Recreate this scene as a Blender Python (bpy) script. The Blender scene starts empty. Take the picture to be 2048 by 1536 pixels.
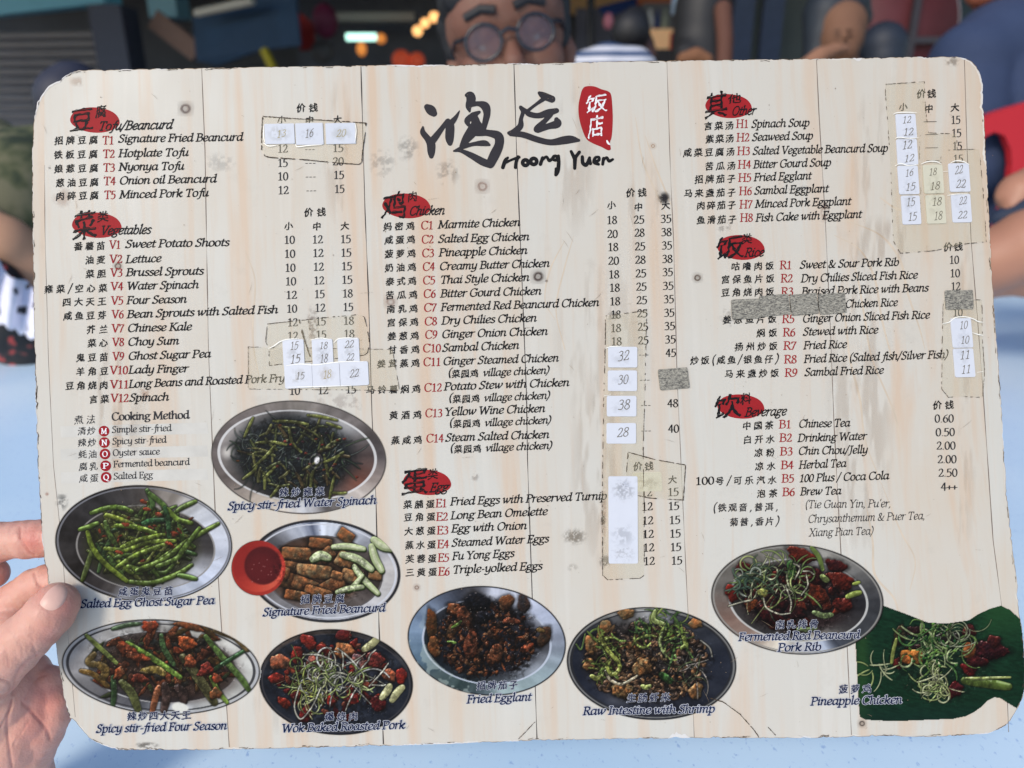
import bpy, bmesh, math, random
import numpy as np
from mathutils import Vector, Matrix
from mathutils import noise as mnoise
random.seed(7); rng = np.random.default_rng(7)
SC = bpy.context.scene; COL = SC.collection
R = math.radians
# ------------------------------------------------------------------ camera, world, sun
CAMZ, PITCH, LENS = 1.08, 20.0, 26.0
cd = bpy.data.cameras.new('camera'); cam = bpy.data.objects.new('camera', cd); COL.objects.link(cam)
cam.location = (0, 0, CAMZ); cam.rotation_euler = (R(90 - PITCH), 0, 0)
cd.lens = LENS; cd.sensor_width = 36; cd.clip_start = .02; cd.clip_end = 400
cd.dof.use_dof = True; cd.dof.focus_distance = .327; cd.dof.aperture_fstop = 8.0
SC.camera = cam
W = bpy.data.worlds.new('World'); SC.world = W; W.use_nodes = True
nt = W.node_tree; sky = nt.nodes.new('ShaderNodeTexSky'); sky.sky_type = 'NISHITA'; sky.sun_disc = False
sky.sun_elevation = R(36); sky.sun_rotation = R(214)
bg = nt.nodes['Background']; nt.links.new(sky.outputs[0], bg.inputs[0]); bg.inputs[1].default_value = .15
sd = bpy.data.lights.new('sun', 'SUN'); sun = bpy.data.objects.new('sun', sd); COL.objects.link(sun)
sd.energy = 1.5; sd.angle = R(14); sd.color = (1, .91, .78)
# sun stands behind and above the photographer, a little to the left
_el, _az = R(36), R(214)
_d = Vector((math.sin(_az) * math.cos(_el), math.cos(_az) * math.cos(_el), math.sin(_el)))
sun.rotation_euler = (-_d).to_track_quat('-Z', 'Y').to_euler()
SC.view_settings.view_transform = 'Standard'; SC.view_settings.look = 'None'
SC.view_settings.exposure = EXPO = 0.42; SC.view_settings.gamma = 1

# ------------------------------------------------------------------ helpers
FPX = LENS / 36 * 2048
_r = cam.rotation_euler.to_matrix()
CAMR = np.array(_r); CAMT = np.array([0, 0, CAMZ])
def ray(u, v):
    return CAMR @ np.array([(u - 1024) / FPX, -(v - 768) / FPX, -1.0])
def at(u, v, depth):
    "world point seen at photo pixel (u,v), depth metres along the view axis"
    return Vector(CAMT + ray(u, v) * depth)
def on_z(u, v, z):
    d = ray(u, v); t = (z - CAMZ) / d[2]
    return Vector(CAMT + d * t)
def s2l(c):
    c = np.asarray(c, float) / 255.0
    return np.where(c <= .04045, c / 12.92, ((c + .055) / 1.055) ** 2.4)
def lin(c): return tuple(float(x) for x in s2l(c)) + (1.0,)
_mats = {}
def mat(name, rgb, rough=.6, spec=.5, noise=0.0, scale=20.0, bump=0.0, metallic=0.0, emit=0.0, sss=0.0):
    "procedural material: sRGB colour with a soft noise variation"
    if name in _mats: return _mats[name]
    m = bpy.data.materials.new(name); m.use_nodes = True; t = m.node_tree; b = t.nodes['Principled BSDF']
    b.inputs['Base Color'].default_value = lin(rgb); b.inputs['Roughness'].default_value = rough
    b.inputs['Specular IOR Level'].default_value = spec; b.inputs['Metallic'].default_value = metallic
    if emit:
        b.inputs['Emission Color'].default_value = lin(rgb); b.inputs['Emission Strength'].default_value = emit
    if noise or bump:
        tc = t.nodes.new('ShaderNodeTexCoord'); n = t.nodes.new('ShaderNodeTexNoise')
        n.inputs['Scale'].default_value = scale; n.inputs['Detail'].default_value = 5
        t.links.new(tc.outputs['Object'], n.inputs['Vector'])
        if noise:
            mx = t.nodes.new('ShaderNodeMix'); mx.data_type = 'RGBA'
            c = np.array(lin(rgb)[:3])
            mx.inputs['A'].default_value = tuple(c * (1 - noise)) + (1,)
            mx.inputs['B'].default_value = tuple(np.minimum(c * (1 + noise), 1)) + (1,)
            t.links.new(n.outputs['Fac'], mx.inputs['Factor']); t.links.new(mx.outputs['Result'], b.inputs['Base Color'])
        if bump:
            bp = t.nodes.new('ShaderNodeBump'); bp.inputs['Strength'].default_value = bump; bp.inputs['Distance'].default_value = .01
            t.links.new(n.outputs['Fac'], bp.inputs['Height']); t.links.new(bp.outputs['Normal'], b.inputs['Normal'])
    _mats[name] = m; return m
def newobj(name, me, m=None, parent=None):
    o = bpy.data.objects.new(name, me); COL.objects.link(o)
    if m is not None: me.materials.append(m)
    if parent is not None: o.parent = parent
    return o
def pyobj(name, vs, fs, m=None, parent=None, smooth=False):
    me = bpy.data.meshes.new(name); me.from_pydata([tuple(map(float, v)) for v in vs], [], [tuple(map(int, f)) for f in fs]); me.update()
    if smooth: me.polygons.foreach_set('use_smooth', [True] * len(me.polygons))
    return newobj(name, me, m, parent)
def npobj(name, V, F, m=None, parent=None):
    "V (n,3), F list of int arrays grouped by size"
    me = bpy.data.meshes.new(name); me.vertices.add(len(V)); me.vertices.foreach_set('co', np.ascontiguousarray(V, np.float32).ravel())
    loops = np.concatenate([np.asarray(f).ravel() for f in F]); me.loops.add(len(loops)); me.loops.foreach_set('vertex_index', loops.astype(np.int32))
    sizes = np.concatenate([np.full(len(f), np.asarray(f).shape[1]) for f in F]); st = np.concatenate([[0], np.cumsum(sizes)[:-1]])
    me.polygons.add(len(sizes)); me.polygons.foreach_set('loop_start', st.astype(np.int32)); me.polygons.foreach_set('loop_total', sizes.astype(np.int32))
    me.update(calc_edges=True)
    return newobj(name, me, m, parent)
def tag(o, label=None, cat=None, group=None, kind=None):
    if label: o['label'] = label
    if cat: o['category'] = cat
    if group: o['group'] = group
    if kind: o['kind'] = kind
    return o
def empty(name, loc, label=None, cat=None, group=None):
    o = bpy.data.objects.new(name, None); COL.objects.link(o); o.location = loc; o.empty_display_size = .05
    return tag(o, label, cat, group)

# ------------------------------------------------------------------ the board's pose (an A3 sheet held about a third of a metre away)
_e = Matrix.Rotation(R(1.929), 3, 'Z') @ Matrix.Rotation(R(.379), 3, 'Y') @ Matrix.Rotation(R(-.187), 3, 'X')
BR = CAMR @ np.array(_e); BT = CAMT + CAMR @ np.array([.00807, -.00818, -.32673])
def pb(uv):
    "photo pixels (n,2) -> metres on the board's face (n,2)"
    uv = np.atleast_2d(np.asarray(uv, float))
    d = np.stack([(uv[:, 0] - 1024) / FPX, -(uv[:, 1] - 768) / FPX, -np.ones(len(uv))], 1) @ CAMR.T
    n = BR[:, 2]; t = ((BT - CAMT) @ n) / (d @ n)
    return ((CAMT + d * t[:, None] - BT) @ BR)[:, :2]
def pb3(uv, lift):
    p = pb(uv); return np.concatenate([p, np.full((len(p), 1), lift)], 1)
board = empty('menu_board', (0, 0, 0), 'worn laminated menu board with wood grain print and dish photos, held up over the table', 'menu')
board.matrix_world = Matrix.Translation(Vector(BT)) @ Matrix(BR.tolist()).to_4x4()

# ------------------------------------------------------------------ flat shapes from strokes
def catmull(P, k=6):
    P = np.asarray(P, float)
    if len(P) < 3: return P
    closed = np.allclose(P[0, :2], P[-1, :2])
    Q = np.vstack([P[-2] if closed else 2 * P[0] - P[1], P, P[1] if closed else 2 * P[-1] - P[-2]])
    out = []
    for i in range(1, len(Q) - 2):
        p0, p1, p2, p3 = Q[i - 1], Q[i], Q[i + 1], Q[i + 2]
        for j in range(k):
            t = j / k
            out.append(.5 * (2 * p1 + (p2 - p0) * t + (2 * p0 - 5 * p1 + 4 * p2 - p3) * t * t + (3 * p1 - p0 - 3 * p2 + p3) * t ** 3))
    out.append(P[-1]); return np.array(out)
def segdist(GX, GY, A, B, ra, rb):
    dx, dy = B[0] - A[0], B[1] - A[1]; L = dx * dx + dy * dy + 1e-12
    t = np.clip(((GX - A[0]) * dx + (GY - A[1]) * dy) / L, 0, 1)
    return np.hypot(GX - A[0] - t * dx, GY - A[1] - t * dy) - (ra + (rb - ra) * t)
def field_mesh(F, X, Y):
    "marching squares fill of F<0 on the grid X,Y -> verts(n,2), tris list, quads list"
    ny, nx = F.shape; V = []; idx = {}; T = []; Q = []
    def vid(key, x, y):
        if key in idx: return idx[key]
        idx[key] = len(V); V.append((x, y)); return idx[key]
    def corner(j, i): return vid((0, j, i), X[i], Y[j])
    def cut(j0, i0, j1, i1):
        if (j1, i1) < (j0, i0): j0, i0, j1, i1 = j1, i1, j0, i0
        a, b = F[j0, i0], F[j1, i1]; t = a / (a - b)
        return vid((1, j0, i0, j1, i1), X[i0] + (X[i1] - X[i0]) * t, Y[j0] + (Y[j1] - Y[j0]) * t)
    I = F < 0; full = I[:-1, :-1] & I[1:, :-1] & I[:-1, 1:] & I[1:, 1:]; some = I[:-1, :-1] | I[1:, :-1] | I[:-1, 1:] | I[1:, 1:]
    for j in range(ny - 1):
        i = 0
        while i < nx - 1:
            if not some[j, i]: i += 1; continue
            if full[j, i]:
                k = i
                while k < nx - 1 and full[j, k]: k += 1
                Q.append((corner(j, i), corner(j, k), corner(j + 1, k), corner(j + 1, i))); i = k; continue
            cs = [(j, i), (j, i + 1), (j + 1, i + 1), (j + 1, i)]; poly = []
            for a in range(4):
                c, d = cs[a], cs[(a + 1) % 4]
                if I[c]: poly.append(corner(*c))
                if I[c] != I[d]: poly.append(cut(*c, *d))
            for a in range(1, len(poly) - 1): T.append((poly[0], poly[a], poly[a + 1]))
            i += 1
    return np.array(V).reshape(-1, 2), np.array(T, int).reshape(-1, 3), np.array(Q, int).reshape(-1, 4)
def stroke_shape(strokes, cell, smooth=True):
    "strokes: lists of (x,y,r)"
    S = [catmull(s) if smooth else np.asarray(s, float) for s in strokes]
    A = np.vstack(S); pad = A[:, 2].max() + cell * 2
    X = np.arange(A[:, 0].min() - pad, A[:, 0].max() + pad, cell); Y = np.arange(A[:, 1].min() - pad, A[:, 1].max() + pad, cell)
    GX, GY = np.meshgrid(X, Y); F = np.full(GX.shape, 1e9)
    for s in S:
        if len(s) == 1: s = np.vstack([s, s + [1e-3, 0, 0]])
        for a, b in zip(s[:-1], s[1:]):
            r = max(a[2], b[2]) + 2 * cell
            i0, i1 = np.searchsorted(X, [min(a[0], b[0]) - r, max(a[0], b[0]) + r]); j0, j1 = np.searchsorted(Y, [min(a[1], b[1]) - r, max(a[1], b[1]) + r])
            sl = (slice(j0, j1), slice(i0, i1))
            if F[sl].size: F[sl] = np.minimum(F[sl], segdist(GX[sl], GY[sl], a, b, a[2], b[2]))
    F[np.abs(F) < 1e-9] = 1e-9
    return field_mesh(F, X, Y)
class Shape:
    "collects flat pieces given in photo pixels and lays them on the board as ONE mesh"
    def __init__(s): s.V = []; s.T = []; s.Q = []; s.n = 0
    def add(s, V, T, Q=None):
        if len(V) == 0: return
        s.V.append(V); s.T.append(np.asarray(T).reshape(-1, 3) + s.n)
        s.Q.append((np.asarray(Q).reshape(-1, 4) if Q is not None and len(Q) else np.zeros((0, 4), int)) + s.n); s.n += len(V)
    def poly(s, P):
        from mathutils.geometry import tessellate_polygon
        t = tessellate_polygon([[Vector((x, y, 0)) for x, y in P]]); s.add(np.array(P, float), np.array(t))
    def strokes(s, st, cell=1.2, smooth=True): s.add(*stroke_shape(st, cell, smooth))
    def build(s, name, m, lift, parent=None):
        if not s.V: return None
        V = pb3(np.vstack(s.V), lift)
        T = np.vstack(s.T).astype(int); Q = np.vstack(s.Q).astype(int)
        def fix(F):   # every face looks at the reader
            if not len(F): return F
            a, b, c = V[F[:, 0]], V[F[:, 1]], V[F[:, 2]]
            z = np.cross(b - a, c - a)[:, 2]; G = F.copy(); G[z < 0] = G[z < 0][:, ::-1]; return G
        Fs = [f for f in (fix(T), fix(Q)) if len(f)]
        return npobj(name, V, Fs, m, parent or board)
def inkmat(name, rgb):
    return mat(name, rgb, rough=.5, spec=.07, noise=.22, scale=90)
INK = inkmat('black_ink', (27, 27, 29)); RED = inkmat('red_ink', (140, 26, 34)); NAVY = inkmat('navy_ink', (20, 30, 60)); WHITE = inkmat('white_ink', (226, 226, 228))
BADGE = inkmat('badge_red_ink', (148, 36, 40)); GREYINK = inkmat('soft_black_ink', (48, 48, 51)); LOGO = inkmat('logo_ink', (50, 48, 52))
L1, L2, L3, L4, L5, L6 = .00006, .00011, .00016, .00021, .00027, .00034
# ------------------------------------------------------------------ the board itself
OUT = [(64,300),(66,262),(68,232),(74,205),(84,190),(97,172),(120,160),(134,149),(152,141),(170,139),(225,139.5),(262,138),(330,137),(403,136),(500,134),(620,132.5),(722,130.5),(800,129.5),(893,129.5),(1028,126.5),(1130,125),(1250,122.5),(1335,121),(1450,119.5),(1560,118),(1640,117),(1720,115.5),(1830,113.5),(1880,113),(1912,113),(1930,117),(1944,123),(1953,133),(1960,148),(1966,170),(1966,200),
 (1969,250),(1973,330),(1977,400),(1982,500),(1985,560),(1990,640),(1998,740),(2004,830),(2008,900),(2015,1000),(2024,1080),(2027,1110),(2035,1170),(2037,1215),(2043,1250),(2048,1300),(2049,1360),(2046,1395),(2036,1415),(2028,1428),(2018,1445),(2000,1458),(1975,1467),(1940,1470),(1850,1474),(1760,1472),(1700,1474),(1640,1476),(1560,1476),(1480,1476),(1381,1476),(1300,1477.5),(1200,1478.5),(1070,1481),(1000,1484),(870,1489),(760,1492),(640,1495),(500,1498),(400,1500),(300,1500),(240,1500),(215,1494),(195,1486),(178,1475),(165,1460),(152,1445),(140,1436),(134,1420),(128,1400),(124,1370),(117,1330),(112,1290),(110,1270),(103,1220),(97,1170),(90,1130),(84,1080),(82,1040),(80,1000),(76,940),(74,890),(71,800),(69,700),(67,600),(65,480),(64,400),(64,300)]
def densify(P, step):
    out = []
    for a, b in zip(P[:-1], P[1:]):
        n = max(1, int(math.hypot(b[0] - a[0], b[1] - a[1]) / step))
        for k in range(n): out.append((a[0] + (b[0] - a[0]) * k / n, a[1] + (b[1] - a[1]) * k / n))
    return out
def nz(x, y, s, k=0): return mnoise.noise(Vector((x * s, y * s, k * 7.3)))
_P = densify(OUT, 3.5); EDGE = []
for i, (x, y) in enumerate(_P):      # nibbled edge
    a = _P[i - 1]; b = _P[(i + 1) % len(_P)]; tx, ty = b[0] - a[0], b[1] - a[1]; L = math.hypot(tx, ty); nx, ny = -ty / L, tx / L   # inward (clockwise in photo)
    d = max(0, nz(x, y, .05)) * 3.0 + max(0, nz(x, y, .2, 1) - .1) * 3.5
    EDGE.append((x + nx * d, y + ny * d, nx, ny))
THICK = .0024
core = pb3([(e[0], e[1]) for e in EDGE], 0)
vs = [tuple(p) for p in core] + [(p[0], p[1], -THICK) for p in core]; n = len(core)
fs = [tuple(range(n))[::-1], tuple(range(n, 2 * n))] + [(i, (i + 1) % n, n + (i + 1) % n, n + i) for i in range(n)]
_bm = bmesh.new(); _bv = [_bm.verts.new(v) for v in vs]
for f in fs: _bm.faces.new([_bv[i] for i in f])
bmesh.ops.recalc_face_normals(_bm, faces=_bm.faces); bmesh.ops.triangulate(_bm, faces=[f for f in _bm.faces if len(f.verts) > 4]); _me = bpy.data.meshes.new('backing'); _bm.to_mesh(_me); _bm.free()
newobj('backing', _me, mat('board_core', (205, 200, 192), rough=.7, noise=.12, scale=300), board)
# printed planks
def wood(name, warm, swirl, seed):
    m = bpy.data.materials.new(name); m.use_nodes = True; t = m.node_tree; N = t.nodes.new; Lk = t.links.new; b = t.nodes['Principled BSDF']
    tc = N('ShaderNodeTexCoord'); mp = N('ShaderNodeMapping'); mp.inputs['Location'].default_value = (seed * .37, seed * .71, 0); Lk(tc.outputs['Object'], mp.inputs['Vector'])
    def noise(vec, sc, det=4, rough=.55, scale=(1, 1, 1)):
        m2 = N('ShaderNodeMapping'); m2.inputs['Scale'].default_value = scale; Lk(vec, m2.inputs['Vector'])
        n = N('ShaderNodeTexNoise'); n.inputs['Scale'].default_value = sc; n.inputs['Detail'].default_value = det; n.inputs['Roughness'].default_value = rough; Lk(m2.outputs[0], n.inputs['Vector']); return n
    # bend the grain
    nd = noise(mp.outputs[0], 9, 2, .5, (1.0, .35, 1)); sub = N('ShaderNodeVectorMath'); sub.operation = 'SUBTRACT'; Lk(nd.outputs['Color'], sub.inputs[0]); sub.inputs[1].default_value = (.5, .5, .5)
    sca = N('ShaderNodeVectorMath'); sca.operation = 'SCALE'; Lk(sub.outputs[0], sca.inputs[0]); sca.inputs['Scale'].default_value = swirl
    add = N('ShaderNodeVectorMath'); Lk(mp.outputs[0], add.inputs[0]); Lk(sca.outputs[0], add.inputs[1]); v = add.outputs[0]
    g1 = noise(v, 105, 4, .55, (1, .05, 1)); g2 = noise(v, 420, 4, .6, (1, .035, 1)); blot = noise(mp.outputs[0], 16, 4, .6, (1, .5, 1)); dirt = noise(mp.outputs[0], 40, 7, .7)
    def ramp(src, a, c0, e, c1):
        r = N('ShaderNodeValToRGB'); r.color_ramp.elements[0].position = a; r.color_ramp.elements[0].color = (c0,) * 3 + (1,); r.color_ramp.elements[1].position = e; r.color_ramp.elements[1].color = (c1,) * 3 + (1,); Lk(src, r.inputs[0]); return r.outputs[0]
    def mix(fac, A, B, blend='MIX', k=None):
        x = N('ShaderNodeMix'); x.data_type = 'RGBA'; x.blend_type = blend
        if k is not None:
            mm = N('ShaderNodeMath'); mm.operation = 'MULTIPLY'; Lk(fac, mm.inputs[0]); mm.inputs[1].default_value = k; fac = mm.outputs[0]
        Lk(fac, x.inputs['Factor'])
        for s, c in (('A', A), ('B', B)):
            if isinstance(c, tuple): x.inputs[s].default_value = c
            else: Lk(c, x.inputs[s])
        return x.outputs['Result']
    base = mix(ramp(blot.outputs['Fac'], .38, 0, .66, 1), lin((193, 190, 182)), lin((192, 180, 164)), k=warm)
    c = mix(ramp(g1.outputs['Fac'], .50, 0, .68, 1), base, lin((196, 170, 145)), k=.40 + .40 * warm)
    c = mix(ramp(g1.outputs['Fac'], .28, 1, .42, 0), c, lin((200, 196, 188)), k=.6)
    c = mix(ramp(g2.outputs['Fac'], .56, 0, .76, 1), c, lin((192, 168, 144)), k=.32)
    c = mix(ramp(dirt.outputs['Fac'], .60, 0, .78, 1), c, lin((130, 122, 112)), k=.16)
    Lk(c, b.inputs['Base Color']); b.inputs['Roughness'].default_value = .40; b.inputs['Specular IOR Level'].default_value = .16
    rr = ramp(blot.outputs['Fac'], .3, .34, .7, .5); Lk(rr, b.inputs['Roughness'])
    bp = N('ShaderNodeBump'); bp.inputs['Strength'].default_value = .12; bp.inputs['Distance'].default_value = .0006; Lk(dirt.outputs['Fac'], bp.inputs['Height']); Lk(bp.outputs[0], b.inputs['Normal'])
    return m
SEAM = [[(88,100),(90,460),(97,720),(107,930),(125,1100),(137,1280),(153,1460),(156,1540)], [(402,100),(410,300),(417,700),(429,990),(436,1146),(459,1500),(462,1540)], [(721,100),(730,420),(737,590),(744,830),(752,1000),(758,1250),(767,1492),(769,1540)],
 [(1027,100),(1033,300),(1044,560),(1053,790),(1055,920),(1064,1180),(1074,1480),(1077,1540)], [(1333,100),(1341,350),(1347,480),(1354,750),(1372,1146),(1387,1440),(1391,1540)], [(1632,100),(1638,230),(1650,430),(1660,640),(1668,850),(1682,1110),(1694,1290),(1703,1475),(1706,1540)], [(1928,100),(1934,300),(1942,480),(1955,640),(1965,770),(1986,1080),(2003,1210),(2012,1330),(2020,1540)]]
def seam_x(k, y): P = SEAM[k]; return float(np.interp(y, [p[1] for p in P], [p[0] for p in P]))
def clip(P, k, right):
    f = lambda p: (p[0] - seam_x(k, p[1])) * (1 if right else -1); out = []
    for a, b in zip(P, P[1:] + P[:1]):
        fa, fb = f(a), f(b)
        if fa >= 0: out.append(a)
        if (fa >= 0) != (fb >= 0): t = fa / (fa - fb); out.append((a[0] + (b[0] - a[0]) * t, a[1] + (b[1] - a[1]) * t))
    return out
PRINT = []
for x, y, nx, ny in EDGE:      # the printed film stops a little short of the core, more where it has chipped
    corner = 1.0 if (x < 165 and y < 215) or (x > 1925 and y < 330) else 0
    d = .9 + 2.2 * max(0, nz(x, y, .06, 5)) + 4.5 * max(0, nz(x, y, .022, 9) - .22) + corner * (2.2 + 2.5 * nz(x, y, .1, 3))
    PRINT.append((x + nx * d, y + ny * d))
WPAR = [(.55, .010), (.45, .012), (.6, .016), (.8, .016), (.5, .012), (.35, .022), (.7, .06), (1.0, .012)]
for k in range(8):
    P = PRINT
    if k > 0: P = clip(P, k - 1, True)
    if k < 7: P = clip(P, k, False)
    # follow the bent seams
    Q = []
    for a, b in zip(P, P[1:] + P[:1]):
        Q.append(a)
        if abs(b[1] - a[1]) > 300:
            s = min(range(7), key=lambda j: abs(seam_x(j, (a[1] + b[1]) / 2) - (a[0] + b[0]) / 2))
            for t in np.linspace(0, 1, 14)[1:-1]: y = a[1] + (b[1] - a[1]) * t; Q.append((seam_x(s, y), y))
    S = Shape(); S.poly(Q); S.build('printed_plank', wood('printed_wood', *WPAR[k], k + 1), L1 * .5)
SEAMINK = inkmat('seam_ink', (116, 104, 96)); SEAMDK = inkmat('dark_seam_ink', (74, 68, 66))
yt, yb = 128, 1490
for k, (r, m, y0, y1) in enumerate([(.45, SEAMINK, 330, 1440), (.7, SEAMINK, 138, 1499), (.9, SEAMDK, 132, 1491), (.9, SEAMDK, 128, 1480), (.6, SEAMINK, 124, 1475), (.7, SEAMINK, 120, 1473), (.7, SEAMINK, 120, 1465)]):
    S = Shape(); ys = np.arange(y0, y1, 6.0)
    pts = [(seam_x(k, y), y, max(.12, r * (1 + 1.1 * nz(k * 50, y, .013)))) for y in ys]; V = []; 
    for x, y, w in pts: V += [(x - w, y), (x + w, y)]
    F = [(2 * i, 2 * i + 1, 2 * i + 3, 2 * i + 2) for i in range(len(pts) - 1)]
    S.add(np.array(V), np.zeros((0, 3), int), F); S.build('plank_joint', m, L1)
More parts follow.
